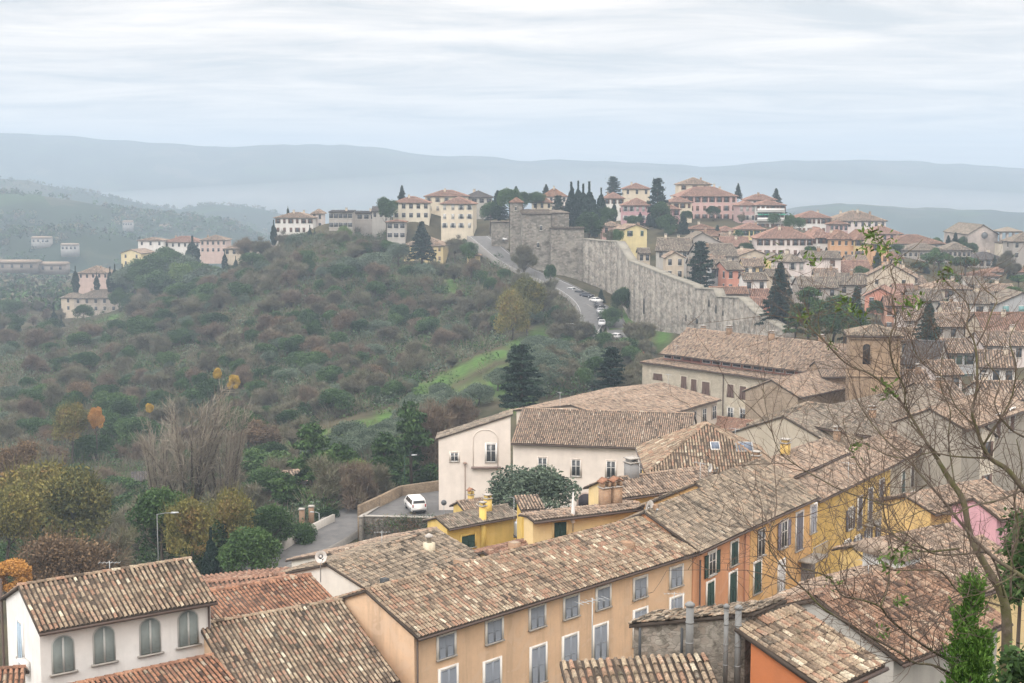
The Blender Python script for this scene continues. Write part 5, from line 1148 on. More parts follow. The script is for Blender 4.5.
wall_run('garden_wall', 'low brown stone wall curving behind the white van', [q[0]+Vector((-.3,.5,0)), q[5], q[4], q[3]+Vector((3,.4,0))], -3, 1.15, .4, masonry((.19,.145,.10),(.25,.195,.14),(.14,.11,.08),.4,.18,.8), cop=False)
wall_run('lane_wall', 'low pale kerb wall on the outer side of the lane', [Z(285,546,-38.4), Z(312,530,-38.2), Z(335,519,-38.1)], -2, .55, .3, CONC, cop=False)
for k, (px, py) in enumerate(((302,523),(311.5,520))):
    p = Z(px, py, -38.3); e = empty('gate_pillar', p); tag(e, ('pale brick gate pillar nearest the lane by the trees' if k else 'brick gate pillar farther left among the trees'), 'pillar'); m = MB(); m.box(-.28,.28,-.28,.28,-1,1.55,0); m.obj('shaft', BRICK, e); m = MB(); m.box(-.34,.34,-.34,.34,1.552,1.68); m.obj('cap', CONC, e)
# ================================================================== vegetation
def leafmat(name, cols, rough=.75):
    m, nt, b = newmat(name); oi = nd(nt, 'ShaderNodeObjectInfo')
    t = mathn(nt, 'ADD', attr(nt), mathn(nt, 'MULTIPLY', mathn(nt, 'SUBTRACT', oi.outputs['Random'], .5), .45))
    n = len(cols); c = ramp(nt, t, [(i/(n-1), k) for i, k in enumerate(cols)])
    nt.links.new(c, b.inputs['Base Color']); b.inputs['Roughness'].default_value = rough; b.inputs['Specular IOR Level'].default_value = .15
    return m
LM = {
 'bare': leafmat('winter_twigs', [(.060,.058,.042),(.105,.098,.070),(.155,.136,.098),(.122,.132,.074),(.21,.188,.142)]),
 'pale': leafmat('pale_twigs', [(.13,.115,.09),(.20,.175,.14),(.27,.24,.195)]),
 'rust': leafmat('rusty_twigs', [(.095,.072,.056),(.15,.112,.085),(.185,.145,.10),(.14,.13,.09)]),
 'ever': leafmat('evergreen_leaf', [(.016,.032,.014),(.034,.068,.024),(.055,.105,.034),(.09,.145,.05)]),
 'olive': leafmat('olive_leaf', [(.050,.074,.052),(.080,.112,.078),(.115,.152,.105),(.16,.20,.145)]),
 'dark': leafmat('conifer_needle', [(.012,.026,.022),(.022,.042,.032),(.036,.062,.042)]),
 'lime': leafmat('lime_foliage', [(.06,.10,.03),(.10,.16,.045),(.15,.21,.06)]),
 'yellow': leafmat('yellow_leaf', [(.26,.17,.03),(.46,.31,.05),(.60,.42,.09)]),
 'orange': leafmat('orange_leaf', [(.25,.12,.035),(.42,.21,.055),(.50,.28,.09)]),
 'ygreen': leafmat('turning_leaf', [(.075,.085,.035),(.14,.135,.045),(.23,.20,.06),(.21,.135,.055)]),
 'brown': leafmat('brown_leaf', [(.09,.065,.045),(.16,.11,.07),(.22,.15,.08)]),
 'bright': leafmat('bright_conifer', [(.018,.052,.010),(.046,.118,.02),(.085,.185,.032),(.14,.26,.055)]),
}
BARK = plain('bark', (.085,.070,.058), .95, 0., .35)
def rdirs(g, n): 
    v = g.normal(size=(n,3)); return v/np.linalg.norm(v, axis=1)[:,None]
def leaf_quads(mb, c, size, tone, g, mat=0, aspect=1.0, bias=None, droop=None):
    """c (n,3) centres -> small random quads"""
    n = len(c); a = rdirs(g, n); 
    if droop is not None: a = a*.6 + np.asarray(droop); a /= np.linalg.norm(a, axis=1)[:,None]
    b = np.cross(a, rdirs(g, n)); b /= np.maximum(np.linalg.norm(b, axis=1)[:,None], 1e-6)
    s = size*(.6+.8*g.random(n))[:,None]; a = a*s*aspect; b = b*s/1.0
    V = np.empty((n,4,3)); V[:,0] = c-a; V[:,1] = c+b*.55; V[:,2] = c+a; V[:,3] = c-b*.55
    i = np.arange(n)*4; mb.quads(V, np.c_[i,i+1,i+2,i+3], mat, np.clip(tone, 0, 1))
def twig_quads(mb, c, d, ln, wd, tone, g, mat=0):
    n = len(c); d = d/np.linalg.norm(d, axis=1)[:,None]; b = np.cross(d, rdirs(g, n)); b /= np.linalg.norm(b, axis=1)[:,None]
    L = ln*(.5+g.random(n))[:,None]; V = np.empty((n,4,3)); V[:,0] = c-b*wd; V[:,1] = c+b*wd; V[:,2] = c+d*L+b*wd*.35; V[:,3] = c+d*L-b*wd*.35
    i = np.arange(n)*4; mb.quads(V, np.c_[i,i+1,i+2,i+3], mat, np.clip(tone, 0, 1))
def clumps(g, k, rx, rz, zc, r, up=.0, shell=.75):
    d = rdirs(g, k); d[:,2] = np.where(d[:,2] < -.45, -d[:,2], d[:,2]); q = (shell + (1-shell)*g.random(k))[:,None]*d*g.uniform(.55,1.0,(k,1))**.5
    C = q*np.array([rx, rx, rz])*.8; C[:,2] += zc
    return C, r*g.uniform(.65,1.3,k)
def cloud(g, C, Rr, n):
    w = Rr**2; k = g.choice(len(C), n, p=w/w.sum()); d = rdirs(g, n); rad = Rr[k]*(.45+.55*g.random(n)**.6)
    return C[k] + d*rad[:,None]*np.array([1,1,.85]), k, d
def tree_trunk(mb, g, h, r, spread, mat=1, n=5, lean=.06, z0=-1.0):
    top = Vector((g.normal(0,lean*h), g.normal(0,lean*h), h)); pts = [Vector((0,0,z0)), Vector((0,0,h*.2)), top*.55+Vector((g.normal(0,.1),g.normal(0,.1),0)), top]
    mb.tube(pts, [r*1.2, r, r*.65, r*.2], 6, mat); tips = []
    for i in range(n):
        t = g.uniform(.35,.9); a = i*2.4+g.uniform(0,1); b0 = top*t; ln = spread*g.uniform(.6,1.05)
        e = b0+Vector((math.cos(a)*ln, math.sin(a)*ln, ln*g.uniform(.5,1.1))); mid = b0.lerp(e,.5)+Vector((0,0,-.1*ln))
        mb.tube([b0, mid, e], [r*.45, r*.3, r*.08], 5, mat); tips.append(e)
    return tips
def make_tree(kind, seed, parts=False):
    """unit tree about 8 m tall -> list of (part name, mesh)"""
    g = np.random.default_rng(seed); crown = MB(); trunk = MB(); lm = LM.get(kind, LM['ever'])
    if kind in ('bare', 'rust'):
        tree_trunk(trunk, g, 6.2, .15, 2.2, 0, 9)
        C, Rr = clumps(g, 32, 3.3, 3.5, 4.6, .8, shell=.35); C[:,2] += g.normal(0,.45,32); p, k, d = cloud(g, C, Rr, 6200)
        dirs = d*.45 + g.normal(0,.55,d.shape) + np.array([0,0,.75]); ct = g.normal(.5,.18,32)
        twig_quads(crown, p-dirs*.2, dirs, .8, .028, ct[k]+g.normal(0,.14,len(k)), g)
        # limbs feeding the clumps
        for c in C: trunk.tube([(0,0,2.2+.3*c[2]*.5), (c[0]*.5,c[1]*.5,c[2]*.75), tuple(c)], [.07,.045,.015], 4, 0)
    elif kind == 'poplar':   # tall many-stemmed bare tree
        lm = LM['pale']
        for i in range(16):
            a = g.uniform(0,6.28); r0 = g.uniform(0,.9); r1 = g.uniform(.8,3.2); h = g.uniform(5.5,9.2)
            trunk.tube([(math.cos(a)*r0*.4,math.sin(a)*r0*.4,-1),(math.cos(a)*(r0+r1)*.45,math.sin(a)*(r0+r1)*.45,h*.5),(math.cos(a)*r1,math.sin(a)*r1,h)],[.09,.055,.012],4,0)
            n = 170; t = g.uniform(.25,1,n); p = np.c_[math.cos(a)*(r0*.4+(r1-r0*.4)*t), math.sin(a)*(r0*.4+(r1-r0*.4)*t), h*t]+g.normal(0,.18,(n,3)); d = g.normal(0,.5,(n,3))+np.array([math.cos(a)*.4,math.sin(a)*.4,1.2])
            twig_quads(crown, p, d, .8, .02, g.normal(.75,.15,n), g)
    elif kind in ('ever','olive','lime','yellow','orange','ygreen','brown','ivy'):
        hgt = {'olive': (3.0,2.2,2.9,.95), 'yellow': (2.3,3.0,4.9,.9), 'orange': (2.4,3.2,4.8,.9)}.get(kind, (3.0,3.0,4.9,1.15))
        rx, rz, zc, r = hgt; k_ = 26; tree_trunk(trunk, g, zc+rz*.3, .17, rx*.7, 0, 6)
        C, Rr = clumps(g, k_, rx, rz, zc, r, shell=.72); n = 9500 if kind != 'brown' else 5200
        p, k, d = cloud(g, C, Rr, n); ct = g.normal(.5,.2,k_); sz = .115 if kind != 'olive' else .095
        leaf_quads(crown, p, sz, ct[k]+g.normal(0,.12,n), g, aspect=1.15)
        if kind in ('brown','ygreen'):
            q, k2, d2 = cloud(g, C, Rr*1.15, 1000); twig_quads(crown, q, d2+np.array([0,0,.6]), .8, .022, g.normal(.2,.1,1000), g)
    elif kind == 'cypress':
        lm = LM['dark']; n = 3600; t = g.random(n)**.8; z = .4+t*9.3; rad = (.95*np.sin(np.clip(t*1.12+.10,0,1)*math.pi)**.55*(1-t**6)+.05)*(.78+.3*g.random(n)); a = g.uniform(0,6.28,n)
        lump = 1+.16*np.sin(a*3+z*1.7)+.1*np.sin(z*3.1+a)
        p = np.c_[np.cos(a)*rad*lump, np.sin(a)*rad*lump, z]; leaf_quads(crown, p, .17, g.normal(.5,.22,n), g, aspect=1.5, droop=(0,0,1.1)); trunk.tube([(0,0,-1),(0,0,8)],[.16,.04],5,0)
    elif kind == 'fir':     # pyramidal conifer in whorls
        lm = LM['dark']; trunk.tube([(0,0,-1),(0,0,4),(0,0,9.6)],[.22,.15,.03],6,0)
        for i in range(95):
            t = (i+.5)/95; z = .9+t*8.6; ln = (1-t)**.85*2.9*g.uniform(.72,1.12)+.15; a = i*2.39996+g.uniform(-.3,.3); n = int(26+ln*48)
            s = g.random(n)**.7*ln; dr = -.10*s-.05*s**2*.5; w = .32*(1-s/ln*.6)
            p = np.c_[np.cos(a)*s-np.sin(a)*g.normal(0,1,n)*w*.6, np.sin(a)*s+np.cos(a)*g.normal(0,1,n)*w*.6, z+dr+g.normal(0,.09,n)]
            leaf_quads(crown, p, .14, np.full(n, g.normal(.5,.2))+g.normal(0,.12,n)+.25*(s/ln-.5), g, aspect=1.4)
            trunk.tube([(0,0,z),(math.cos(a)*ln*.8,math.sin(a)*ln*.8,z-.12*ln)],[.05,.012],3,0)
    elif kind == 'cedar':   # tall cedar, tiered flat layers, irregular
        lm = LM['dark']; trunk.tube([(0,0,-1),(.1,0,5),(0,.1,9.6)],[.26,.18,.04],6,0)
        for i in range(46):
            t = (i+.5)/46; z = 1.2+t*8.3; ln = (1.05-t)**.55*2.7*g.uniform(.55,1.1); a = i*2.39996+g.uniform(-.4,.4); n = int(50+ln*80)
            s = (.15+.85*g.random(n)**.6)*ln; w = .5*np.sin(np.clip(s/ln,0,1)*2.6)+.1
            p = np.c_[np.cos(a)*s-np.sin(a)*g.normal(0,1,n)*w*.75, np.sin(a)*s+np.cos(a)*g.normal(0,1,n)*w*.75, z+.10*s+g.normal(0,.10,n)]
            leaf_quads(crown, p, .145, np.full(n, g.normal(.5,.22))+g.normal(0,.12,n), g, aspect=1.3); trunk.tube([(0,0,z-.2),(math.cos(a)*ln*.85,math.sin(a)*ln*.85,z+.06*ln)],[.06,.015],3,0)
    elif kind == 'umbrella':
        lm = LM['ever']; trunk.tube([(0,0,-1),(.1,0,3),(0,.1,6)],[.25,.2,.12],6,0); C, Rr = clumps(g, 22, 3.6, 1.0, 6.6, .95, shell=.6)
        for c in C: trunk.tube([(0,.1,5.2),(c[0]*.6,c[1]*.6,c[2]-.5)],[.09,.04],4,0)
        p, k, d = cloud(g, C, Rr, 3600); leaf_quads(crown, p, .2, g.normal(.5,.2,22)[k]+g.normal(0,.12,3600)+.1, g, aspect=1.3)
    elif kind == 'pine':    # loose green pine with layered boughs
        lm = LM['ever']; trunk.tube([(0,0,-1),(.15,0,4),(0,.1,8.6)],[.22,.16,.05],6,0); k_ = 34; t = g.random(k_); a = np.arange(k_)*2.4; rr = (1-t)**.6*2.7*g.uniform(.5,1,k_)
        C = np.c_[np.cos(a)*rr, np.sin(a)*rr, 1.8+t*6.8]; Rr = .55+.55*g.random(k_)
        for c in C: trunk.tube([(0,0,c[2]-.4),tuple(c)],[.06,.02],3,0)
        w = Rr**2; k = g.choice(k_, 4000, p=w/w.sum()); d = rdirs(g,4000); p = C[k]+d*(Rr[k]*(.4+.6*g.random(4000)))[:,None]*np.array([1.25,1.25,.5]); leaf_quads(crown, p, .18, g.normal(.5,.22,k_)[k]+g.normal(0,.12,4000)+d[:,2]*.12*0, g, aspect=1.4)
    return crown, trunk, lm
_tm = {}
def tree_meshes(kind, var):
    k = (kind, var)
    if k not in _tm:
        c, t, lm = make_tree(kind, hash_(kind)+var*17); t1 = MB()
        both = MB(); both.V = c.V+t.V; 
        off = c.nv; both.I = list(c.I)+[i+off for i in t.I]; both.S = c.S+t.S; both.M = c.M+[mm*0+1 for mm in t.M]; both.T = c.T+t.T; both.nv = c.nv+t.nv
        _tm[k] = (both.mesh(kind+'_tree', [lm, BARK]), c.mesh('crown', lm), t.mesh('trunk', BARK))
    return _tm[k]
def hash_(s): return sum(ord(ch)*(i+3) for i, ch in enumerate(s)) % 991
HT = {'cypress': 9.8, 'fir': 9.7, 'cedar': 9.8, 'umbrella': 8.0, 'pine': 8.9, 'olive': 5.3, 'poplar': 9.2}
NM = {'bare': 'bare_tree','rust': 'russet_tree','ever': 'evergreen_tree','olive': 'olive_tree','lime': 'leafy_tree','yellow': 'yellow_tree','orange': 'autumn_tree','ygreen': 'autumn_tree','brown': 'autumn_tree','cypress': 'cypress_tree','fir': 'fir_tree','cedar': 'cedar_tree','umbrella': 'pine_tree','pine': 'pine_tree','poplar': 'bare_tree'}
def tree(kind, p, h, label, group=None, wide=1.0, var=None, parts=False):
    var = rnd.randrange(3) if var is None else var; ms = tree_meshes(kind, var); s = h/HT.get(kind, 8.0); rz = rnd.uniform(0, 6.28); sc = (s*wide*rnd.uniform(.93,1.07), s*wide*rnd.uniform(.93,1.07), s)
    if parts:
        o = empty(NM[kind], p, rz); o.scale = sc; link('crown', ms[1], o); link('trunk', ms[2], o)
    else:
        o = link(NM[kind], ms[0], None, p, rz); o.scale = sc
    tag(o, label, 'tree', group); return o
def tree_px(kind, px, ytop, ybase, d, label, wide=1.0, group=None, parts=True, wpx=None):
    a, b = P(px, ytop, d), P(px, ybase, d); h = a.z-b.z
    if kind in ('ever','olive','bare','rust','lime','brown','ygreen') and h < 14: b.z -= .32*h; h *= 1.32; wide *= .84
    return tree(kind, b, h, label, group, wide, parts=parts)

# ---- single trees the photo shows clearly
T = tree_px
T('cedar', 521, 343, 420, 205, 'tall dark cedar behind the roof of the long cream block', wide=1.3)
T('cedar', 611, 346, 402, 225, 'dark cedar beside the left end of the big stone convent', wide=1.25)
T('cedar', 700, 240, 296, 345, 'dark spreading cedar just inside the town wall', wide=1.1)
T('cedar', 657, 177, 236, 490, 'tallest cedar on the skyline left of the pink palace', wide=.85)
T('fir', 683, 213, 238, 470, 'small dark fir in front of the pink palace', wide=1.3)
T('fir', 738, 183, 200, 540, 'pointed fir on the skyline between palace and balconied apartments')
T('fir', 776, 188, 206, 530, 'dark tree on the skyline beside the penthouse roof', wide=1.3)
T('cedar', 613, 176, 200, 545, 'flat layered cedar on the hilltop behind the cypresses', wide=1.5)
T('fir', 422, 221, 262, 455, 'dark fir in front of the yellow villa', wide=1.35)
T('fir', 402, 185, 205, 520, 'slim conifer behind the cream house with roof terrace')
T('fir', 779, 262, 330, 285, 'tall dark conifer at the lower end of the town wall', wide=1.05)
T('pine', 738, 230, 250, 440, 'slanting pine beside the yellow house with a red roof', wide=1.4)
T('fir', 855, 286, 345, 262, 'open conifer in front of the bright salmon gable')
T('fir', 927, 300, 362, 240, 'slender conifer in front of the rubble walled house', wide=1.1)
T('fir', 826, 247, 262, 400, 'small conifer between white block and orange facade', wide=1.1)
T('fir', 877, 250, 272, 385, 'dark conifer at the right end of the orange row', wide=1.1)
T('cypress', 1009, 268, 284, 395, 'small dark cypress beside the low white terrace house', wide=1.4)
for i, (px, yt, yb, d, lb) in enumerate(((808,285,338,270,'leafy green tree right of the tall conifer at the wall end'),(832,292,342,265,'bushy dark tree in the middle of the conifer group'),(795,305,340,272,'low rounded evergreen at the foot of the tall conifer'),(845,300,345,258,'evergreen at the right end of the conifer group'),(818,305,345,262,'evergreen in front of the bushy dark tree'))):
    T('ever' if i % 2 else 'pine', px, yt, yb, d, lb, wide=1.2)
for px, yt, yb, d, lb, k, w in ((938,252,282,405,'spreading green pine left in the row below the stone convent front','umbrella',1.3),(965,257,288,395,'green umbrella pine in the middle of the row','umbrella',1.3),(920,262,284,400,'small green pine at the left end of the row','umbrella',1.2),(1018,275,297,360,'green bush pine at the right edge under the church','umbrella',1.3),(935,245,272,415,'dark tree against the grey stone convent','ever',.9),
    (955,232,250,470,'tallest of the dark trees left of the church','fir',1.3),(963,235,250,470,'dark tree touching the church front','ever',.9),(948,235,250,472,'leftmost dark tree left of the church','fir',1.4),
    (790,213,232,480,'dark round tree left of the white house with red hipped roof','ever',1.0),(800,216,232,482,'second dark round tree beside the red hipped roof','ever',1.0)): T(k, px, yt, yb, d, lb, wide=w)
for px, yt, yb, d, lb in ((571,182,232,470,'broad cypress at the left end of the row behind the gatehouse'),(578,181,226,478,'cypress second from left in the row behind the gatehouse'),(583,184,230,474,'slim cypress in the middle of the row'),(589,182,234,470,'tall cypress right of the middle in the row'),(601,188,222,480,'pointed cypress at the right end of the row'),(595,200,238,452,'bushy cypress in front of the row'),(614,200,222,475,'lone small cypress right of the row'),(572,183,200,500,'cypress top showing behind the row')): T('cypress', px, yt, yb, d, lb, wide=1.25)
for px, yt, yb, d, k, lb, w in ((590,208,242,440,'ever','dark evergreen hugging the wall top','1.1'),(606,205,228,470,'ever','dusky evergreen right of the cypress row','1.2'),(618,228,246,420,'ever','round dark tree beside the pale yellow house','1'),(610,230,246,425,'bare','bare shrub tree behind the wall bend','1.2'),
    (510,185,215,480,'ever','dark tree behind the stone tower','1.2'),(498,190,222,490,'fir','conifer left of the stone tower','1.5'),(516,186,206,500,'fir','pointed conifer top just behind the tower roof','1.3'),(524,190,210,505,'ever','evergreen right behind the tower','1.2'),(490,200,226,485,'ever','evergreen screen along the gate road','1.2'),(536,190,208,520,'ever','tree clump on the hilltop left of the orange roofs','1.3'),
    (558,195,216,465,'cedar','broad dark cedar behind the gatehouse roof','1.7'),(546,184,200,545,'fir','small conifer on the skyline over the gatehouse','1.3'),
    (387,195,236,500,'ever','tall dark evergreen left of the cream terrace house','.8'),(660,200,225,480,'ever','lower dark tree beneath the tallest cedar','1.2'),(668,212,238,470,'ever','shrubby evergreen right of the tallest cedar','1.2'),(648,214,226,480,'fir','small pointed tree by the flat hipped house','1.2'),(632,214,228,480,'ever','hedge tree in front of the flat hipped house','1.5'),(640,212,228,482,'fir','thin conifer by the flat hipped house','1.2')): T(k, px, yt, yb, d, lb, wide=float(w))
for px, yt, yb, d, lb in ((76,266,293,610,'dark cypress at the left corner of the pink farmhouse'),(97,272,293,608,'short cypress in front of the pink farmhouse'),(110.5,267,293,606,'leftmost of three tall cypresses above the old farmhouse'),(115.5,264,293,606,'middle of three tall cypresses above the old farmhouse'),(123,264,293,606,'rightmost of three tall cypresses above the old farmhouse'),(193,236,270,600,'massive dark cypress clump beside the wide white house'),(225,250,272,560,'cypress at the left end of the garage row'),(236,256,274,555,'shorter cypress left in front of the garage row'),(248,246,264,558,'pointed cypress before the garage row'),(254,247,262,560,'slim cypress in the middle of the garage row'),(265,244,262,557,'first of two tall cypresses right of the garages'),(270.5,243,262,557,'second of two tall cypresses right of the garages'),(274,220,246,515,'cypress at the left end of the long white villa'),(288,206,216,540,'cypress top over the white villa roof'),(55,305,345,560,'dark cypress below the left end of the old farmhouse'),(62,315,345,555,'short dark conifer near the old farmhouse'),(212,528,592,120,'slim dark cypress standing behind the white house roof'),(310,225,246,500,'cypress pair right before the white villa'),(315,228,246,500,'smaller cypress beside the pair near the white villa')): T('cypress', px, yt, yb, d, lb, wide=1.9 if px == 193 else 1.2)
for px, yt, yb, d, k, lb, w in ((168,245,285,590,'ever','big dark evergreen of the clump right of the old farmhouse',1.2),(145,262,300,580,'ever','dark evergreen beside the old farmhouse gable',1.2),(155,268,318,565,'ever','dense evergreen right of the old farmhouse',1.2),(180,262,295,570,'lime','olive green rounded tree in front of the dark clump',1.2),(205,265,298,555,'olive','grey green tree right of the dark clump',1.4),(222,268,296,545,'olive','grey green tree below the garages',1.5),(84,303,322,560,'ever','round dark bush in front of the old farmhouse',1.4),
    (340,262,284,430,'ever','hedge of dark shrubs left of the yellow villa',1.6),(375,250,272,440,'olive','clipped grey green shrub mass left of the yellow villa',1.8),(350,255,275,445,'olive','clipped shrub mass farther left by the terrace lawn',1.8),(362,238,258,470,'rust','purple brown bare shrub below the pergola house',1.3),(345,225,248,490,'lime','bright green shrub before the unfinished block',1),(385,238,258,470,'ever','evergreen shrub below the grey white glazed house',1.3),
    (470,240,262,440,'ever','evergreen below the pale yellow house',1.2),(455,236,256,455,'bare','bare shrub on the terrace of the pale yellow house',1.3),(550,262,284,405,'ever','dark rounded tree on the road side in front of the wall',.8),(524,240,275,420,'bare','bare tree against the foot of the tower',1),(545,285,318,375,'bare','bare grey tree between road and slope',1.2),(527,275,340,355,'ygreen','tall yellowing tree on the bank below the gatehouse',.8),(512,290,345,350,'ygreen','shorter yellowing tree on the bank',.8),(622,285,318,372,'ever','ivy clad tree at the bend of the wall',1),(612,305,330,362,'ever','dark shrub at the foot of the wall bend',1.2),(640,318,345,330,'bare','brownish shrub below the green bank',1.8)): T(k, px, yt, yb, d, lb, wide=w)
for px, yt, yb, d, k, lb, w in ((97,404,444,262,'orange','bright orange autumn tree standing alone on the slope',.75),(72,400,450,262,'ygreen','tan autumn tree left of the bright orange one',1.0),(218,366,390,300,'yellow','smaller of the two yellow trees on the slope',.7),(234,372,402,295,'yellow','larger of the two yellow trees on the slope',.75),(150,402,420,290,'yellow','faint yellow tree low in the brown wood',.9),
    (35,455,545,165,'ygreen','big yellow green autumn tree at the left edge',1.15),(78,468,560,158,'ygreen','broad yellow brown autumn tree beside the big one',1.1),(5,480,560,150,'ygreen','yellow green tree cut by the left edge',1.0),(20,440,500,200,'brown','orange brown tree behind the big autumn tree',1.0),(12,555,620,105,'orange','orange leaved tree at the left edge above the white house',1.1),(45,530,600,112,'brown','rusty brown tree above the white house roof',1.3),(75,528,605,115,'brown','thinning brown tree behind the white house',1.3),(110,535,600,118,'bare','grey bare tree behind the white house',1.2),
    (190,385,510,165,'poplar','tall pale many stemmed bare tree in the middle of the wood',1.05),(225,405,515,168,'poplar','pale bare tree right of the tall many stemmed one',.9),(160,420,520,166,'poplar','pale bare tree left of the tall many stemmed one',.9),
    (190,495,570,130,'ygreen','greenish yellow tree behind the ridge of the white house',.9),(232,490,565,140,'ygreen','pale yellow green tree left of the lane',.9),(165,480,570,135,'ever','dark green tree behind the tall lamp post',1.0),(250,520,590,120,'ever','dark evergreen between cypress and lane',1.1),(270,500,560,145,'ever','blue green evergreen left of the lane',1.1),(285,470,530,165,'pine','dark pine above the lane',1.1),(312,425,515,180,'pine','tall loose pine left of the car park',.95),(340,440,520,178,'pine','pine in the middle of the group behind the car park',.95),(385,430,500,180,'pine','light green pine behind the lamp post',.95),(412,402,495,185,'pine','tallest pine behind the car park',.85),(360,455,510,176,'lime','yellow green pine low in the group',.9),(430,400,480,190,'rust','reddish bare tree left of the tall cream block',.9),(460,395,440,200,'rust','brownish bare tree behind the tall cream block',1.1),(235,404,440,230,'ever','round dark evergreen at the edge of the grass',1.1),(300,520,556,150,'ever','dark shrub beside the gate pillars',1.3),(328,505,530,160,'ever','dark shrub at the lane bend',1.3)): T(k, px, yt, yb, d, lb, wide=w)
for i, (px, yt, yb, d, k, w) in enumerate(((366,240,258,470,'ever',1.5),(378,237,256,468,'bare',1.3),(390,240,258,466,'ever',1.5),(398,242,260,462,'olive',1.3),(355,243,262,465,'bare',1.5),(333,230,250,485,'bare',1.4),(343,228,248,484,'bare',1.3),(322,232,250,490,'ever',1.2),(300,232,250,500,'olive',1.6),(286,232,250,505,'bare',1.5),(262,238,258,530,'bare',1.6),(246,236,258,540,'rust',1.5),(452,262,276,430,'ever',1.5),(465,262,278,425,'bare',1.3),(440,262,280,430,'bare',1.4),(428,262,282,430,'olive',1.5),(410,264,284,430,'ever',1.4),(480,268,286,415,'ever',1.4))):
    T(k, px, yt, yb, d, {'ever':'evergreen bush on the crest below the hilltop houses','bare':'leafless bush on the crest below the hilltop houses','olive':'grey green bush on the crest below the hilltop houses','rust':'reddish bush on the crest below the hilltop houses'}[k], wide=w, group=k+' bushes on the crest', parts=False)
for px, yt, yb, d, k, lb, w in ((604,330,352,325,'ever','dark evergreen below the last parked cars',1.3),(618,338,362,312,'bare','bare tree hiding the lower bend of the hill road',1.6),(632,344,368,300,'ever','evergreen beside the parking place left of the big convent',1.4),(590,335,360,320,'ever','evergreen on the inner side of the road bend',1.4),(578,318,345,335,'bare','bare tree on the inner side of the road bend',1.6),(566,305,332,355,'bare','grey bare tree leaning over the hill road',1.4),(645,350,372,290,'bare','bare shrub left of the big stone convent',1.5),(598,346,372,300,'olive','grey green tree above the dark cedar by the convent',1.5)): T(k, px, yt, yb, d, lb, wide=w)
for i, (px, yt, yb, d) in enumerate(((134,262,300,590),(142,258,302,585),(150,252,300,588),(160,248,298,585),(172,250,296,588),(183,254,296,585),(192,258,296,580),(202,262,298,575),(212,264,296,570),(150,272,308,570),(165,274,308,570),(180,272,306,568),(120,285,312,585),(132,290,318,575),(232,262,284,560),(246,262,284,558),(262,258,280,556),(276,254,278,552))):
    T('ever' if i % 5 else 'olive', px, yt, yb, d, 'dark evergreen in the tall belt between old farmhouse and garages' if i % 5 else 'grey green tree in the tall belt between old farmhouse and garages', wide=1.15, group='evergreens of the tall belt' if i % 5 else 'grey green trees of the tall belt', parts=False)
# the round grey green bush in front of the long cream block
T('olive', 534, 463, 524, 132, 'big round grey green bush before the long cream block', wide=1.5)

# ---- the wooded slope: trees scattered over what the photo shows of it
def inpoly(px, py, poly):
    c = False; j = len(poly)-1
    for i in range(len(poly)):
        xi, yi = poly[i]; xj, yj = poly[j]
        if (yi > py) != (yj > py) and px < (xj-xi)*(py-yi)/(yj-yi)+xi: c = not c
        j = i
    return c
SLOPE = [(0,345),(60,335),(130,322),(200,290),(260,268),(310,250),(345,268),(400,285),(470,270),(500,268),(540,300),(560,330),(600,360),(640,362),(636,385),(545,400),(500,400),(440,425),(437,480),(380,500),(330,512),(290,530),(230,570),(0,590)]
OLIVES = [(300,455),(395,420),(430,395),(480,360),(540,335),(575,350),(560,385),(500,395),(440,420),(380,455),(320,470)]
def instrip(p, h, w):
    for t in (0, .3, .6, .9):
        for q in (-w, 0, w):
            x, y = PX((p.x+q, p.y, p.z+h*t))
            if any(inpoly(x, y, s) for s in STRIPS): return True
    return False
LG_ = {'bare': ('bare grey brown tree in the leafless wood on the slope','bare trees of the wooded slope'),'rust': ('reddish brown bare tree in the leafless wood on the slope','reddish bare trees of the wooded slope'),'ever': ('dark evergreen tree scattered through the wood on the slope','evergreens of the wooded slope'),'olive': ('rounded grey green olive tree on the grassy terraces of the slope','olive trees on the grassy terraces'),'brown': ('brown leaved tree in the wood on the slope','brown leaved trees of the slope')}
cnt = {}; placed = []
def scatter(poly, n, kinds, wts, hr, seed, dmin=100, group=True, lim=None):
    g = random.Random(seed); xs = [p[0] for p in poly]; ys = [p[1] for p in poly]; k = 0; tries = 0
    while k < n and tries < n*12:
        tries += 1; px, py = g.uniform(min(xs),max(xs)), g.uniform(min(ys),max(ys))
        if not inpoly(px, py, poly): continue
        p = hit_ground(px, py+g.uniform(4, 14), dmin)
        if p is None or p.y > 900: continue
        if any((p.x-q.x)**2+(p.y-q.y)**2 < (sp*.40)**2 for q, sp in placed[-260:] ): continue
        kd = g.choices(kinds, wts)[0]
        h = g.uniform(*hr)*(.62 if kd == 'olive' else 1.0); a, gr = LG_[kd]
        if instrip(p, h*(.8 if kd != 'olive' else .55), h*.28) and g.random() < (.97 if kd != 'olive' else .80): continue
        placed.append((p, h*.5)); tree(kd, p-Vector((0,0,h*(.30 if kd != 'olive' else .14))), h*1.15, a, gr, wide=g.uniform(.85,1.45)); cnt[kd] = cnt.get(kd,0)+1; k += 1
scatter(OLIVES, 80, ['olive'], [1], (6.0,8.2), 3)
UP = [(0,345),(60,335),(130,322),(200,290),(260,268),(310,250),(345,268),(400,285),(470,270),(510,275),(540,300),(520,335),(470,355),(420,385),(330,415),(250,430),(0,440)]
scatter(UP, 420, ['bare','rust','ever','olive','brown'], [36,16,28,16,4], (3.2,8.2), 5, 200)
LO = [(0,430),(250,430),(330,420),(300,460),(280,520),(230,570),(150,575),(0,590)]
scatter([(125,302),(205,264),(285,258),(305,262),(300,280),(220,302),(140,330)], 70, ['ever','olive','bare','rust'], [46,22,22,10], (5.5,10), 41, 300)
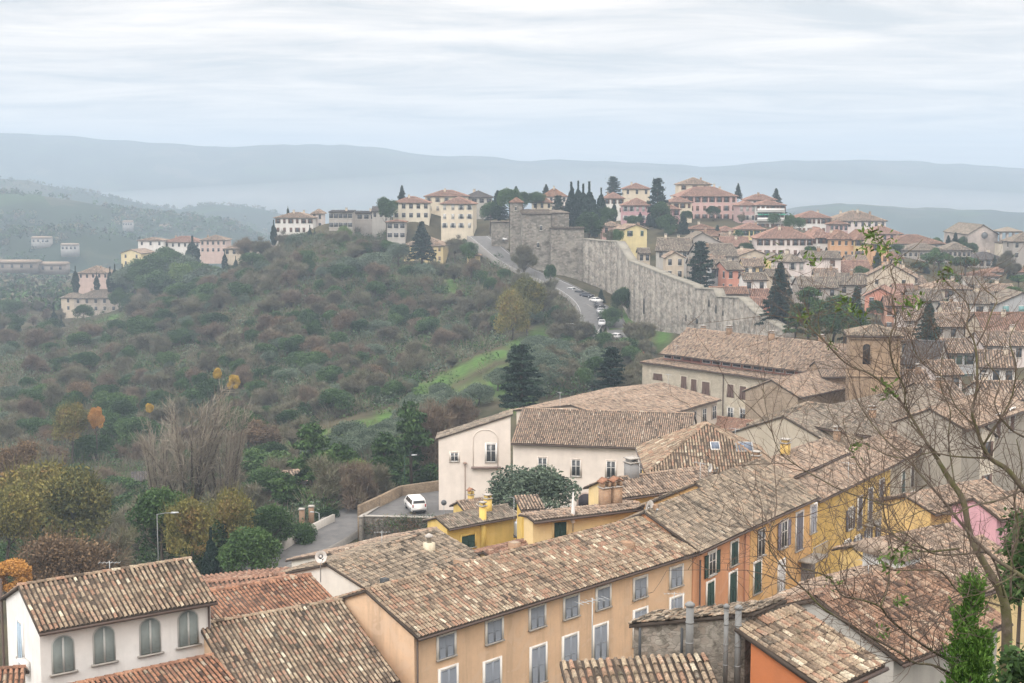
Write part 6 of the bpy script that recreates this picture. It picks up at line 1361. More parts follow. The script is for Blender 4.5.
scatter([(0,296),(56,302),(62,338),(0,348)], 26, ['bare','ever','rust'], [50,35,15], (5,9), 31, 300)
scatter(LO, 105, ['bare','rust','ever','brown'], [40,10,40,10], (4,9), 8, 105)
MID = [(300,430),(437,400),(437,490),(380,500),(330,510),(280,520)]
scatter(MID, 26, ['ever','bare','rust'], [60,25,15], (5,8), 9, 150)
EDGE = [(540,290),(600,345),(660,345),(640,385),(590,385),(545,395),(548,340)]
scatter(EDGE, 34, ['bare','ever','olive'], [50,30,20], (4.5,7.5), 10, 230)
print('slope trees', cnt)

# ---- undergrowth: one mass of shrubs and brush nobody could count
def undergrowth():
    g = np.random.default_rng(77); mb = MB(); r2 = random.Random(5); pos = []
    for poly, n, h0 in ((SLOPE, 6200, 3.0), ([(0,300),(70,330),(140,320),(250,275),(320,245),(330,235),(280,240),(200,265),(130,300),(60,330),(0,318)], 420, 3.2), ([(380,262),(470,262),(500,262),(470,275),(400,282),(340,270)], 150, 2.0), ([(296,242),(345,233),(392,232),(396,268),(340,264)], 240, 2.2), ([(452,240),(472,242),(482,262),(452,268)], 60, 2.0), ([(560,300),(585,330),(590,352),(560,345),(545,315)], 120, 2.2)):
        xs = [p[0] for p in poly]; ys = [p[1] for p in poly]; k = 0; t = 0
        while k < n and t < n*6:
            t += 1; px, py = r2.uniform(min(xs),max(xs)), r2.uniform(min(ys),max(ys))
            if not inpoly(px, py, poly): continue
            gm = max(1.6-1.6*math.sqrt(((px-a)/rp)**2+((math.log(250)-math.log(250))/rl)**2) if False else -1 for a, d_, rp, rl in GRASS)
            p = hit_ground(px, py, 100)
            if p is None: continue
            gr = max((1.3-math.sqrt(((px-a)/rp)**2+((math.log(p.y)-math.log(d_))/rl)**2)) for a, d_, rp, rl in GRASS)
            if (gr > .35 or instrip(p, h0*.8, h0*.6)) and r2.random() < .95: continue
            pos.append((p, h0*r2.uniform(.5,1.3))); k += 1
    for i, (p, h) in enumerate(pos):
        kind = r2.choices((0,1,2), (46,38,16))[0]; n = 80 if p.y > 260 else 150; d = rdirs(g, n); d[:,2] = np.abs(d[:,2]); q = d*(np.array([h*.95,h*.95,h])*(.5+.5*g.random((n,1))))+np.array(p); tn = np.full(n, r2.uniform(.15,.85))+g.normal(0,.14,n)
        if kind == 0: twig_quads(mb, q-d*.3, d+np.array([0,0,.5]), 1.0, .05 if p.y > 260 else .035, tn, g, 0)
        else: leaf_quads(mb, q, .24 if p.y > 260 else .17, tn, g, kind, 1.1)
    o = mb.obj('undergrowth', [LM['bare'], LM['ever'], LM['olive']]); tag(o, 'tangled undergrowth of brush and shrubs covering the wooded slope', 'undergrowth', kind='stuff')
undergrowth()
def distant_woods():
    g = np.random.default_rng(5); mb = MB(); n = 5200; px = g.uniform(-60, 330, n); d = np.exp(g.uniform(math.log(640), math.log(2600), n)); x = (px-512)/F*d
    keep = _vnoise(x/70, d/95, 9)+.35*_vnoise(x/23, d/30, 4) > .62; x, d = x[keep], d[keep]; z = ground(x, d)
    for xi, di, zi in zip(x, d, z):
        k = 22; q = rdirs(g, k)*np.array([4.5,4.5,3.6])*g.uniform(.7,1.2)*(.5+.5*g.random((k,1)))+np.array([xi,di,zi+2.6]); leaf_quads(mb, q, 1.25, np.full(k, g.uniform(.1,.9)), g, int(g.random() < .35), 1.1)
    n = 500; px = g.uniform(760, 1060, n); d = np.exp(g.uniform(math.log(560), math.log(900), n)); x = (px-512)/F*d; z = ground(x, d)
    for xi, di, zi in zip(x, d, z):
        k = 22; q = rdirs(g, k)*np.array([4,4,3.4])*(.5+.5*g.random((k,1)))+np.array([xi,di,zi+2.4]); leaf_quads(mb, q, .9, np.full(k, g.uniform(.1,.9)), g, 0, 1.1)
    o = mb.obj('distant_woods', [LM['ever'], LM['bare']]); tag(o, 'distant woods and hedges on the valley floor and far hills', 'woods', kind='stuff')
distant_woods()
def garden_shrubs():
    """small trees between the houses of the far town"""
    g = random.Random(21)
    for i in range(70):
        px = g.uniform(600, 1024); d = g.uniform(290, 560); x = (px-512)/F*d; z = gz(x, d); kd = g.choice(('ever','ever','bare','fir'))
        lab = {'ever': ('small evergreen garden tree squeezed between town houses','evergreen garden trees of the town'),'bare': ('leafless garden tree between town houses','leafless garden trees of the town'),'fir': ('small conifer in a garden among the town houses','garden conifers of the town')}[kd]
        tree(kd, (x, d, z-.5), g.uniform(4,7.5), lab[0], lab[1], wide=g.uniform(.9,1.3))
garden_shrubs()
# ================================================================== foreground tree, conifer, props
def fore_tree():
    D0 = 13.0
    root = P(1006, 683, D0); zg = gz(root.x, root.y)
    e = empty('bare_tree', (root.x, root.y, zg)); tag(e, 'large bare foreground tree with mossy branches reaching across the right side', 'tree'); o = Vector((root.x, root.y, zg))
    S = D0/F*.74
    # column, row, depth offset, thickness in pixels
    trunk = [[(1000,760,0,18),(1003,700,0,16.5),(1007,640,.05,14.5),(1004,600,.1,12.5),(990,573,.15,11),(977,550,.2,10),(969,530,.3,9),(963,500,.4,8.5),(950,480,.5,7.5),(938,460,.6,6.2)]]
    br = [
     [(938,460,.6,5.5),(925,440,.7,4.2),(902,402,.9,3.6),(873,376,1.1,3.1),(847,363,1.2,2.7),(820,338,1.4,2.0),(810,328,1.5,1.5),(803,318,1.5,1.0)],
     [(820,338,1.4,1.5),(819,318,1.5,1.2),(823,300,1.5,.8)],
     [(1090,640,-1.0,10),(1040,592,-.8,7),(1023,578,-.7,6.2),(993,556,-.5,5.2),(967,530,-.3,4.4),(943,500,-.1,3.7),(920,474,.1,3.1),(908,460,.2,2.6),(886,440,.4,2.0),(868,418,.6,1.4),(858,402,.7,.9)],
     [(1095,560,.4,11),(1050,520,.3,9),(1024,490,.3,8.2),(1007,470,.3,7.4),(991,458,.4,6.4),(983,446,.4,5.6),(977,428,.5,4.8),(972,411,.5,4.0),(977,386,.6,3.6),(976,346,.8,3.1),(967,326,.9,2.4),(969,306,1.0,1.9),(950,287,1.1,1.4),(943,277,1.1,1.0)],
     [(976,346,.8,2.4),(985,330,.8,2.0),(993,310,.9,1.7),(997,300,1.0,1.4),(984,289,1.1,1.1),(975,276,1.1,.8)],
     [(905,405,.9,2.6),(904,388,.8,2.6),(894,366,.7,2.5),(890,340,.6,2.5),(896,320,.6,2.4),(893,300,.6,2.2),(896,287,.6,2.0),(891,271,.6,1.7),(887,247,.7,1.3),(878,236,.7,.9)],
     [(891,271,.6,1.3),(900,258,.6,1.0),(915,247,.6,.8),(922,240,.6,.6)],
     [(960,548,.2,3.4),(920,551,.4,2.9),(900,540,.5,2.6),(888,526,.6,2.4),(882,504,.7,2.1),(872,484,.8,1.9),(858,464,.9,1.6),(848,438,1,1.2),(842,420,1,.8)],
     [(939,456,.6,3.0),(926,442,.6,2.6),(910,420,.8,2.1),(905,400,.8,1.6),(898,372,1,1.2),(897,345,1,.8)],
     [(987,458,.4,2.8),(955,456,.3,2.4),(931,452,.3,2.1),(908,458,.2,1.8),(886,454,.2,1.5),(868,446,.1,1.1),(845,436,0,.8)],
     [(1006,600,.1,3.4),(991,556,-.3,3.0),(963,554,-.5,2.6),(939,555,-.6,2.3),(923,548,-.7,2.0),(905,534,-.8,1.6),(880,527,-.9,1.2),(858,515,-1,.8)],
     [(1004,606,.1,3.0),(975,598,-.3,2.8),(959,591,-.5,2.6),(947,579,-.6,2.3),(939,571,-.7,2.1),(923,570,-.8,1.8),(890,569,-1,1.4),(868,560,-1,1.0),(850,545,-1,.7)],
     [(1000,690,-.2,4.5),(960,668,-.6,3.9),(932,651,-.9,3.5),(906,633,-1.1,3.2),(888,617,-1.2,3.0),(880,607,-1.3,2.8),(860,600,-1.4,2.6),(842,595,-1.5,2.3),(830,579,-1.5,2.1),(808,570,-1.6,1.7),(785,566,-1.6,1.2),(766,556,-1.7,.8)],
     [(880,607,-1.3,2.2),(888,587,-1.2,1.9),(889,569,-1.2,1.6),(893,556,-1.2,1.1),(890,540,-1.2,.7)],
     [(990,700,-.4,4.0),(940,668,-1.0,3.4),(914,662,-1.2,3.1),(900,652,-1.3,2.9),(870,637,-1.5,2.7),(836,617,-1.7,2.5),(820,606,-1.8,2.3),(805,590,-1.8,2.1),(791,577,-1.9,1.9),(779,563,-1.9,1.7),(770,550,-1.9,1.5),(770,535,-1.9,1.2),(775,522,-1.9,.8)],
     [(930,482,.2,2.2),(895,505,-.2,1.9),(868,500,-.3,1.7),(841,490,-.4,1.6),(819,478,-.5,1.5),(795,464,-.6,1.4),(779,449,-.7,1.2),(767,413,-.8,1.0),(764,386,-.8,.8),(766,372,-.8,.5)],
     [(1017,573,-.7,2.8),(1005,581,-.9,2.4),(993,587,-1,2.0),(978,594,-1.1,1.5),(965,597,-1.1,1.0)],
     [(983,446,.4,3.0),(1000,420,.3,2.6),(1012,395,.3,2.2),(1016,365,.2,1.8),(1010,340,.2,1.4),(1018,320,.2,1.0)],
     [(977,428,.5,2.4),(955,405,.7,2.0),(945,380,.8,1.8),(925,365,.9,1.5),(912,345,1,1.1),(915,325,1,.8)],
     [(1024,490,.3,3.2),(1000,500,.0,2.8),(975,505,-.3,2.4),(950,515,-.5,1.9),(925,510,-.6,1.5),(905,520,-.8,1.0)],
     [(1030,440,.2,3),(1010,428,.1,2.6),(995,405,0,2.2),(1000,380,0,1.8),(985,360,0,1.4),(988,335,0,1.0)],
     [(955,487,.5,2.4),(948,440,.8,2.0),(950,410,1,1.7),(940,385,1.1,1.4),(943,355,1.2,1.0)],
     [(1010,600,.2,3.4),(1012,560,.2,3.0),(1018,530,.3,2.6),(1014,500,.3,2.2),(1022,470,.3,1.8),(1017,440,.3,1.3)],
    ]
    g = random.Random(3); tb = MB(); bb = MB(); tw = MB(); lf = MB(); allp = []
    def pts3(l, wob=0): return [P(x+g.uniform(-wob,wob), y+g.uniform(-wob,wob), D0+dd)-o for x,y,dd,t in l], [t*S*.5 for *_,t in l]
    def smooth(p, r):
        out = smooth_path(p, 4); k = len(r); rr = []
        for i in range(k-1): rr += [r[i]+(r[i+1]-r[i])*q/4 for q in range(4)]
        return out, rr+[r[-1]]
    for l in trunk: p, r = smooth(*pts3(l)); tb.tube(p, [x*(1+.10*g.uniform(-1,1)) for x in r], 9)
    meshes = []
    for l in br:
        m = MB(); p, r = smooth(*pts3(l, .8)); m.tube(p, r, 6); meshes.append(m); allp.append((p, r))
    # side twigs grown from every branch
    def twig(mb, p, d, ln, r, dep):
        if PX(p+o)[1] < 262 or PX(p+d*ln+o)[1] < 240: return
        n = 4; q = [p]; dd = d
        for i in range(n):
            dd = (dd+Vector((g.gauss(0,.22), g.gauss(0,.22), g.gauss(.10,.2)))).normalized(); q.append(q[-1]+dd*ln/n)
        mb.tube(q, [r*(1-.8*i/n) for i in range(n+1)], 4, cap=False)
        if dep > 0:
            for i in range(1, n+1):
                if g.random() < .62: twig(mb, q[i], (dd+Vector((g.gauss(0,.7), g.gauss(0,.5), g.gauss(.1,.6)))).normalized(), ln*g.uniform(.35,.65), r*.6, dep-1)
    for m, (p, r) in zip(meshes, allp):
        L = len(p)
        for i in range(3, L):
            if g.random() < .85:
                t = (p[min(i+1,L-1)]-p[i-1]).normalized(); d = (t*.6+Vector((g.gauss(0,.6), g.gauss(0,.5), g.gauss(.15,.55)))).normalized()
                twig(tw, p[i], d, g.uniform(.22,.85), max(.0026, min(.005, r[i]*.5)), 2)
    # long thin secondary shoots that weave the veil of twigs
    src = [(p[i], p[min(i+1,len(p)-1)]-p[i-1]) for p, r in allp for i in range(2, len(p))]
    for k in range(150):
        b0, t = g.choice(src); x, y = PX(b0+o)
        if x < 770 and g.random() < .6: continue
        d = (t.normalized()*.5+Vector((g.gauss(-.15,.6), g.gauss(0,.35), g.gauss(.25,.55)))).normalized(); ln = g.uniform(.5,1.5); q = [b0]; n = 7
        for i in range(n): d = (d+Vector((g.gauss(0,.16), g.gauss(0,.16), g.gauss(.03,.15)))).normalized(); q.append(q[-1]+d*ln/n)
        if min(PX(v+o)[1] for v in q) < 255: continue
        tw.tube(q, [.0048*(1-.75*i/n) for i in range(n+1)], 4, cap=False)
        for i in range(2, n+1):
            if g.random() < .8: twig(tw, q[i], (d*.7+Vector((g.gauss(0,.7), g.gauss(0,.5), g.gauss(.1,.6)))).normalized(), g.uniform(.15,.5), .0028, 1)
    tb.obj('trunk', MOSSBARK, e)
    for m in meshes: m.obj('branch', MOSSBARK, e)
    t_ = tw.obj('twigs', TWIGB, e); t_['kind'] = 'stuff'
    # last green leaves of the year
    gg = np.random.default_rng(9)
    for px, py, dd, n, rad in ((878,240,.7,46,.10),(868,232,.7,30,.07),(884,250,.7,36,.09),(896,262,.6,14,.05),(864,247,.7,22,.06),(815,262,1.4,16,.06),(812,256,1.4,14,.05),(806,316,1.5,26,.07),(838,308,1.3,14,.05),(845,300,1.3,18,.06),(832,345,1.3,10,.04),(944,276,1.1,30,.07),(948,268,1.1,18,.05),(905,303,.6,26,.07),(916,300,.6,26,.07),(886,389,.9,32,.08),(890,394,.9,24,.06),(857,447,.9,34,.07),(893,560,-1.2,40,.10),(905,553,-1.1,22,.07),(836,583,-1.5,16,.06),(903,602,-1.3,16,.06),(884,632,-1.2,18,.06),(770,262,1.2,12,.05),(777,256,1.2,12,.05),(852,310,1.2,20,.06),(860,314,1.2,20,.06)):
        c = np.array(P(px, py, D0+dd)-o)+gg.normal(0, rad*.6, (n,3)); leaf_quads(lf, c, .022, gg.normal(.62,.2,n), gg, 0, 1.5)
    l_ = lf.obj('leaves', LM['lime'], e); l_['kind'] = 'stuff'
MOSSBARK, nt, b_ = newmat('mossy_bark'); v_ = coords(nt)
c_ = ramp(nt, noise(nt, 9, 6, .7, v_), [(.3,(.050,.040,.033)),(.55,(.12,.098,.08)),(.75,(.21,.18,.152))])
ge = nd(nt, 'ShaderNodeNewGeometry'); sx = nd(nt, 'ShaderNodeSeparateXYZ'); nt.links.new(ge.outputs['Normal'], sx.inputs[0])
mo_ = mathn(nt, 'MULTIPLY', ramp(nt, noise(nt, 3.2, 5, .65, v_), [(.42,(0,0,0)),(.58,(1,1,1))]), .75)
c_ = mix(nt, mo_, c_, (.085,.090,.032)); nt.links.new(c_, b_.inputs['Base Color']); b_.inputs['Roughness'].default_value = .95; bump(nt, b_, noise(nt, 40, 4, .6, v_), .4, .01)
TWIGB = plain('twig_bark', (.105,.080,.066), .9, 0., .35)
fore_tree()
def fore_conifer():
    D = 12.0; top = P(966, 574, D); b = P(966, 800, D); zg = gz(b.x, b.y); o = Vector((b.x, b.y, zg)); Ht = top.z-zg
    e = empty('conifer_shrub', o); tag(e, 'bright green conifer shrub in the lower right foreground', 'shrub'); g = np.random.default_rng(2); m = MB(); tr = MB(); tr.tube([(0,0,-.5),(0,0,Ht*.95)],[.05,.008],6)
    n = 2400; lobes = [(0,0,1.0,1.0),(-.10,.03,.93,.72),(.11,-.04,.88,.75),(.04,.1,.80,.7),(-.17,-.05,.72,.6),(.19,.03,.70,.6)]
    for i in range(n):
        lx_, ly_, lh_, lr_ = lobes[g.integers(0, 6)]; t = g.random()**.55; z = t*Ht*lh_; R_ = lr_*(.46*(1-t)**.55*(1+.2*math.sin(i))) if t < .9 else .06; a = g.uniform(0,6.28); rr = R_*g.uniform(.25,1.0); ln = g.uniform(.10,.24)*(1.15-.4*t)
        base = np.array([lx_*(1.2-t*.5)+math.cos(a)*rr*.7, ly_+math.sin(a)*rr*.7, z-ln*.4]); tl_ = g.uniform(.3,1.0); d = np.array([math.cos(a)*tl_, math.sin(a)*tl_, 1.0]); d /= np.linalg.norm(d); k = 34; s = g.random(k)
        p = base+d*(s*ln)[:,None]+g.normal(0,.022,(k,3))*(1.2-s)[:,None]
        leaf_quads(m, p, .0105, np.full(k, g.normal(.42,.17))+.25*(s-.4)+.2*(rr/max(R_,.01)-.6), g, 0, 2.0, droop=d*1.0)
    m.obj('crown', LM['bright'], e); tr.obj('trunk', BARK, e)
    D = 11.0; c = P(1018, 683, D); o2 = Vector((c.x, c.y, gz(c.x, c.y))); e2 = empty('ivy_bush', o2); tag(e2, 'dark green ivy bush in the lower right corner', 'bush'); m = MB()
    for i in range(60):
        q = np.array(P(g.uniform(1002,1060), g.uniform(655,720), D+g.uniform(-.5,.5))-o2); leaf_quads(m, q+g.normal(0,.05,(40,3)), .03, g.normal(.6,.2,40), g, 0, 1.1)
    m.obj('foliage', LM['ever'], e2); tr = MB()
    for k in range(6): tr.tube([(.03*k,0,-.3), tuple(P(1005+k*9, 690, D)-o2)], [.02,.008], 5)
    tr.obj('stems', BARK, e2)
    c = P(1019, 535, 17); o3 = Vector((c.x, c.y, gz(c.x, c.y))); e3 = empty('laurel_bush', o3); tag(e3, 'dark leafy laurel bush at the right edge beside the pink wall', 'bush'); m = MB(); tr = MB()
    for i in range(90):
        q = np.array(P(g.uniform(1006,1060), g.uniform(520,600), 17+g.uniform(-.5,.5))-o3); leaf_quads(m, q+g.normal(0,.07,(26,3)), .045, g.normal(.55,.2,26), g, 0, 1.2)
    m.obj('foliage', LM['ever'], e3); tr.tube([(0,0,-.3), tuple(P(1022, 560, 17)-o3)], [.05,.02], 5); tr.obj('stem', BARK, e3)
fore_conifer()

# ---- vehicles
def car_mesh(L, Wd, Hh, van=False):
    """x forward; returns body / glass builders"""
    b = MB(); gl = MB(); hw = Wd/2
    if van: prof = [(-L/2,.32),(-L/2-.02,.75),(-L/2+.02,1.15),(-L/2+.16,Hh-.12),(-L/2+.34,Hh),(L*.16,Hh),(L*.30,Hh-.22),(L*.40,1.05),(L*.49,.92),(L/2,.62),(L/2-.03,.30)]
    else: prof = [(-L/2,.30),(-L/2-.02,.62),(-L/2+.05,.92),(-L*.36,.98),(-L*.27,Hh-.05),(-L*.10,Hh),(L*.08,Hh-.03),(L*.24,.98),(L*.44,.86),(L/2,.60),(L/2-.04,.28)]
    sh = lambda z: hw*(1.0 if z < 1.0 else 1.0-.17*(z-1.0)/max(.1, Hh-1.0))
    n = len(prof); V = [(x, -sh(z), z) for x, z in prof]+[(x, sh(z), z) for x, z in prof]
    b.raw(V, [tuple(range(n-1,-1,-1)), tuple(range(n, 2*n))]+[(i, (i+1)%n, (i+1)%n+n, i+n) for i in range(n)])
    z0, z1 = 1.04, Hh-.13
    for s in (-1, 1):
        y0, y1 = s*(sh(z0)+.006), s*(sh(z1)+.006)
        for xa, xb, xc, xd in ([(-L*.44,-L*.22,-L*.22,-L*.41),(-L*.20,L*.03,L*.03,-L*.20),(L*.05,L*.34,L*.22,L*.05)] if van else [(-L*.31,-L*.02,-L*.02,-L*.235),(L*.0,L*.21,L*.09,L*.0)]):
            gl.poly([(xa,y0,z0),(xb,y0,z0),(xc,y1,z1),(xd,y1,z1)])
    # rear and front screens
    def scr(p, q, f): 
        (x0,a0),(x1,a1) = p, q; t0, t1 = .12, .88; xs = [x0+(x1-x0)*t for t in (t0,t1)]; zs = [a0+(a1-a0)*t for t in (t0,t1)]
        gl.poly([(xs[0]+f*.012,-sh(zs[0])*.86,zs[0]+.004),(xs[0]+f*.012,sh(zs[0])*.86,zs[0]+.004),(xs[1]+f*.012,sh(zs[1])*.86,zs[1]+.006),(xs[1]+f*.012,-sh(zs[1])*.86,zs[1]+.006)])
    if van: scr(prof[2], prof[3], -1); scr(prof[7], prof[6], 1)
    else: scr(prof[3], prof[4], -1); scr(prof[7], prof[6], 1)
    return b, gl
CARG, nt, b_ = newmat('car_glass'); b_.inputs['Base Color'].default_value = (.02,.022,.025,1); b_.inputs['Roughness'].default_value = .1; b_.inputs['Specular IOR Level'].default_value = .5
TYRE = plain('tyre', (.02,.02,.02), .85); RED = plain('tail_lamp', (.32,.02,.015), .3)
def car(label, p, ang, col, L=4.1, Wd=1.72, Hh=1.48, van=False, group=None, name='parked_car', cat='car', small=True):
    e = empty(name, p, ang); tag(e, label, cat, group)
    paint = plain('car_paint', col, .35, 0., .03); k = ('car', L, Hh, van, col)
    bm_, gm = cmesh(k, lambda: tuple(x.mesh(nm, mt) for x, nm, mt in zip(car_mesh(L, Wd, Hh, van), ('body','windows'), (paint, CARG))))
    link('body', bm_, e); link('windows', gm, e)
    wm = cmesh(('wheel',), lambda: MB().tube([(0,-.10,0),(0,.10,0)], .32, 14).mesh('wheel', TYRE)); rm = cmesh(('rim',), lambda: MB().tube([(0,-.112,0),(0,.112,0)], .19, 10).mesh('rim', METAL))
    for x in (-L*.31, L*.32):
        for y in (-Wd/2+.08, Wd/2-.08): w = link('wheel', wm, e, (x, y, .32)); link('rim', rm, w)
    for y in (-Wd/2+.12, Wd/2-.12):
        link('tail_light', cmesh(('tl', van), lambda: MB().box(-.03,.03,-.06,.06,-.10 if not van else -.16,.10 if not van else .16).mesh('tail_light', RED)), e, (-L/2+.0, y, .78 if not van else .95))
        link('headlight', cmesh(('hl',), lambda: MB().box(-.05,.03,-.16,.16,-.08,.08).mesh('headlight', WHITE)), e, (L/2-.04, y, .70))
    m = cmesh(('plate',), lambda: MB().box(-.02,.0,-.25,.25,-.06,.06).mesh('number_plate', WHITE)); link('number_plate', m, e, (-L/2-.02, 0, .58))
    m = cmesh(('bumper', Wd), lambda: MB().box(-.06,.06,-Wd/2+.05,Wd/2-.05,-.09,.09).mesh('bumper', plain('bumper', (.06,.06,.065), .6))); link('bumper', m, e, (-L/2-.02, 0, .40))
    return e
vp = Z(414, 515, zc+.02); vp = P(414, 514.5, vp.y); vp.z = zc+.02
car('white minivan parked on the terrace with its tailgate towards the viewer', Vector((vp.x, vp.y+2.2, zc+.02)), R(106), (.80,.80,.79), 4.0, 1.62, 1.65, True, name='minivan', cat='van')
for px, py, d, yaw, col, lb in ((572,293,404,-40,(.55,.56,.57),'silver car first in the row under the gatehouse wall'),(580,296,399,-38,(.03,.032,.036),'black car second in the row under the wall'),(587,298,394,-42,(.04,.045,.06),'dark blue car third in the row under the wall'),(596,303,388,-55,(.62,.62,.62),'white car at the bend of the wall'),(599.5,308,380,-70,(.05,.05,.055),'black car right after the white one at the bend'),(600.5,314,372,-85,(.42,.43,.45),'grey car on the straight below the wall bend'),(601,320,365,-92,(.03,.03,.035),'black car above the green bank'),(602,326,358,-95,(.45,.46,.48),'silver grey car low in the row above the green bank'),
    (543,297,396,-60,(.7,.7,.7),'white car on the outer side of the hill road'),(571,330,352,-60,(.68,.68,.68),'white car half hidden by the trees below the road bend'),(616,340,330,-120,(.6,.6,.62),'pale car half hidden by trees under the green bank'),(636,357,305,-125,(.35,.06,.05),'red car in the parking place left of the big convent'),(502,241,452,-45,(.7,.7,.7),'white car near the town gate')):
    p = P(px, py, d); car(lb, (p.x, p.y, p.z+.12), R(yaw), col, group=None)

# ---- lamps, aerials, dishes
def lamp(label, px, ytop, ybase, d, arm=0, col=DARKM, head=True):
    a, b = P(px, ytop, d), P(px, ybase, d); hh = a.z-b.z; e = empty('street_lamp', b); tag(e, label, 'street lamp'); m = MB(); m.tube([(0,0,-2),(0,0,hh*.5),(0,0,hh)], [.05,.04,.03], 8); m.obj('pole', col, e)
    if arm: m = MB(); m.tube([(0,0,hh-.05),(arm*.5,0,hh+.08),(arm,0,hh+.1)], .035, 6); m.obj('arm', col, e)
    m = MB(); m.raw([(arm-.1,-.14,hh+.04),(arm+.55*(1 if arm>=0 else -1),-.10,hh+.10),(arm+.55*(1 if arm>=0 else -1),.10,hh+.10),(arm-.1,.14,hh+.04),(arm-.1,-.14,hh+.16),(arm+.5*(1 if arm>=0 else -1),-.08,hh+.18),(arm+.5*(1 if arm>=0 else -1),.08,hh+.18),(arm-.1,.14,hh+.16)], [(3,2,1,0),(4,5,6,7),(0,1,5,4),(1,2,6,5),(2,3,7,6),(3,0,4,7)]); m.obj('lamp_head', METAL, e)
lamp('tall grey lamp post with a side arm behind the white house', 159, 514, 585, 118, 1.3, plain('lamp_grey', (.22,.235,.24), .6))
lamp('dark green lamp post standing beside the white minivan', 405, 456, 503, 162, .9, plain('dark_green_paint', (.02,.06,.045), .5))
lamp('short grey lamp post by the trees along the lane', 319.5, 513, 540, 155, -.5, METAL)
def dish(label, px, py, d, r=.42, yaw=200, pole=.9):
    p = P(px, py, d); e = empty('satellite_dish', p); e.rotation_euler = (0,0,R(yaw)); tag(e, label, 'satellite dish'); m = MB(); V = []; k = 18; ring = [(0,0),(.4,.03),(.75,.10),(1,.18)]
    for q, dep in ring[1:]:
        for j in range(k): w = 2*math.pi*j/k; V.append((q*r*math.cos(w), dep*r-.1, q*r*math.sin(w)*1.08))
    V.append((0,-.1,0)); Fs = [(i*k+j, i*k+(j+1)%k, (i+1)*k+(j+1)%k, (i+1)*k+j) for i in range(2) for j in range(k)]+[(3*k, j, (j+1)%k) for j in range(k)]
    V2 = [(x,y-.02,z) for x,y,z in V]; m.raw(V, Fs); m.raw(V2, Fs); m.obj('reflector', WHITE, e)
    m = MB(); m.tube([(0,-.1,-r),(0,.45,-.15),(0,.5,0)], .015, 5); m.box(-.05,.05,.44,.56,-.04,.08); m.obj('feed_arm', METAL, e); m = MB(); m.tube([(0,-.14,0),(0,-.2,-.2),(0,-.2,-pole)], .028, 6); m.obj('mast', METAL, e)
dish('white satellite dish on the corner of the white gabled house', 321, 557, 83, .36, 198, 1.6)
dish('white satellite dish at the left verge of the mossy roof', 650, 509, 83, .5, 235, 1.0)
dish('pale satellite dish beside the grey chimney block', 711, 468, 100, .30, 235, .9)
dish('thin satellite dish in front of the yellow wall under the skylights', 752, 471, 96, .35, 120, .9)
dish('small satellite dish on the hipped roof edge', 771, 433, 148, .45, 140, .9)
def aerial(label, px, yt, yb, d, k=6):
    a, b = P(px, yt, d), P(px, yb, d); hh = a.z-b.z; e = empty('tv_aerial', b, rnd.uniform(0,3)); tag(e, label, 'aerial'); m = MB(); m.tube([(0,0,-.4),(0,0,hh)], .018, 5); m.obj('mast', METAL, e); m = MB(); m.tube([(-.5,0,hh-.08),(.5,0,hh-.08)], .012, 4)
    for i in range(k): x = -.48+.96*i/(k-1); m.tube([(x,-.22,hh-.075),(x,.22,hh-.075)], .008, 4)
    m.obj('antenna', METAL, e)
for a in (('tv aerial on the front of the ochre wall',674,592,612,66),('tall tv aerial in front of the cream convent',573,505,523,96),('tv aerial over the small yellow house',514,497,530,112),('tv aerial over the big stone convent roof',676,345,362,220),('tv aerial on the ridge of the mossy roof',700,462,487,90),('tv aerial standing on the foreground lean-to',592,598,668,40)): aerial(*a)
for a in (('tv aerial on the pale pink roof behind the branches',868,560,582,62),('tv aerial on the roof behind the deep yellow house',848,462,486,100),('tv aerial above the rusty roof in the branches',905,585,606,55),('thin tv aerial on the skylight roof',735,428,446,112),('tv aerial over the white gabled house ridge',382,531,548,90),('tv aerial on the convent wing roof',668,374,392,170),('tv aerial on the cream long block ridge',560,392,412,156),('tv aerial on the white house ridge',110,561,578,66)): aerial(*a)
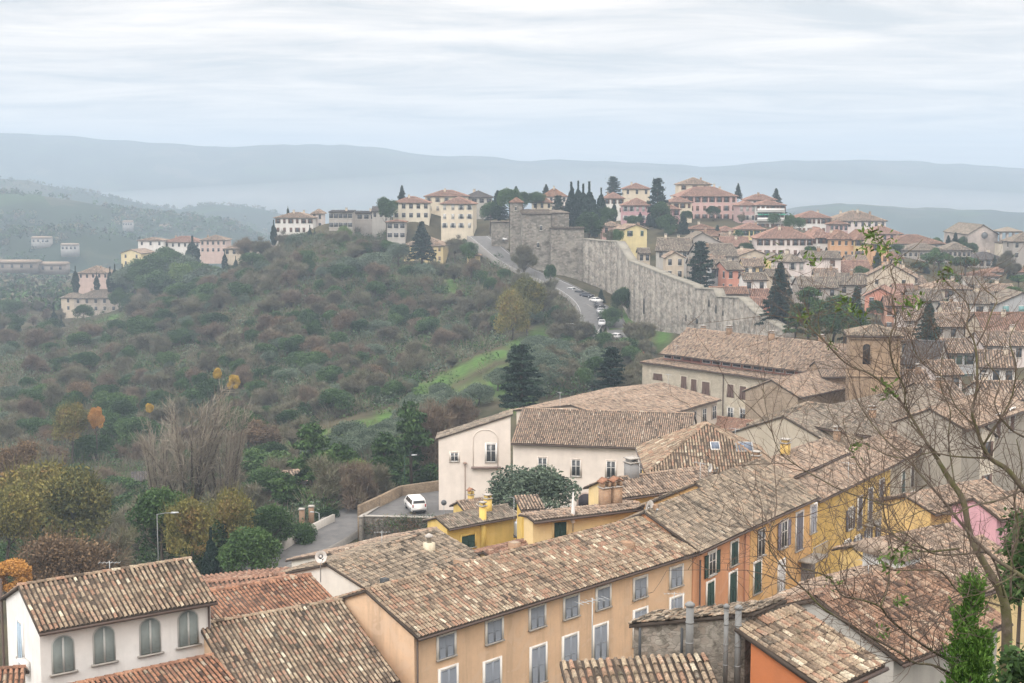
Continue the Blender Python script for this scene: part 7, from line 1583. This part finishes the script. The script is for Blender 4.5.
m = MB(); a_, b_2 = P(573, 492, 92), P(573, 524, 92); e = empty('parasol', b_2); tag(e, 'closed white parasol behind the long ochre roof', 'parasol'); hh = a_.z-b_2.z; m.tube([(0,0,-.5),(0,0,hh)], .03, 6); m.obj('pole', METAL, e); m = MB(); m.lathe([(.05,hh*.02),(.16,hh*.05),(.13,hh*.4),(.05,hh*.92),(.02,hh)], (0,0,0), 10); m.obj('canopy', WHITE, e)
p = P(519, 529, 113); e = empty('water_tank', (p.x,p.y,p.z-.5)); tag(e, 'pale cylindrical water tank on the yellow annex', 'tank'); m = MB(); m.lathe([(.38,0),(.4,.05),(.4,1.0),(.34,1.1),(.1,1.14)], (0,0,0), 14); m.obj('vessel', METAL, e); m = MB(); m.box(-.45,.45,-.45,.45,-.12,-.0); m.obj('stand', DARKM, e)
p = Z(444, 521, zc); e = empty('road_sign', p); tag(e, 'small road sign on a post at the foot of the tall cream block', 'sign'); m = MB(); m.tube([(0,0,-.3),(0,0,2.2)], .035, 6); m.obj('post', METAL, e); m = MB(); m.tube([(0,-.06,2.0),(0,-.02,2.0)], .3, 14); m.obj('plate', plain('sign_back', (.12,.13,.14), .5), e)

# ivy hanging over the retaining wall
def wall_ivy():
    g = np.random.default_rng(44); a, b = Vector(q[0]), Vector(q[1]); e = empty('ivy', a); tag(e, 'dark ivy and dry creeper hanging over the retaining wall under the car park', 'ivy'); m = MB(); st = MB(); o = np.array(a)
    for i in range(170):
        t = g.random(); c = np.array(a.lerp(b, t)); c[2] += .1-3.2*g.random()**1.3; c[1] -= .12; k = 34; leaf_quads(m, c-o+g.normal(0,1,(k,3))*np.array([.38,.10,.30]), .075, np.full(k, g.uniform(.1,.9)), g, int(g.random() < .45), 1.1)
    for i in range(14): t = g.random(); c = np.array(a.lerp(b, t))-o; st.tube([(c[0], c[1]-.08, 0), (c[0]+g.normal(0,.3), c[1]-.1, -1.6), (c[0]+g.normal(0,.5), c[1]-.1, -3.6)], .02, 4)
    m.obj('foliage', [LM['ever'], LM['brown']], e); st.obj('stems', BARK, e)
q = [Z(363,517,zc), Z(474,520,zc)]
wall_ivy()
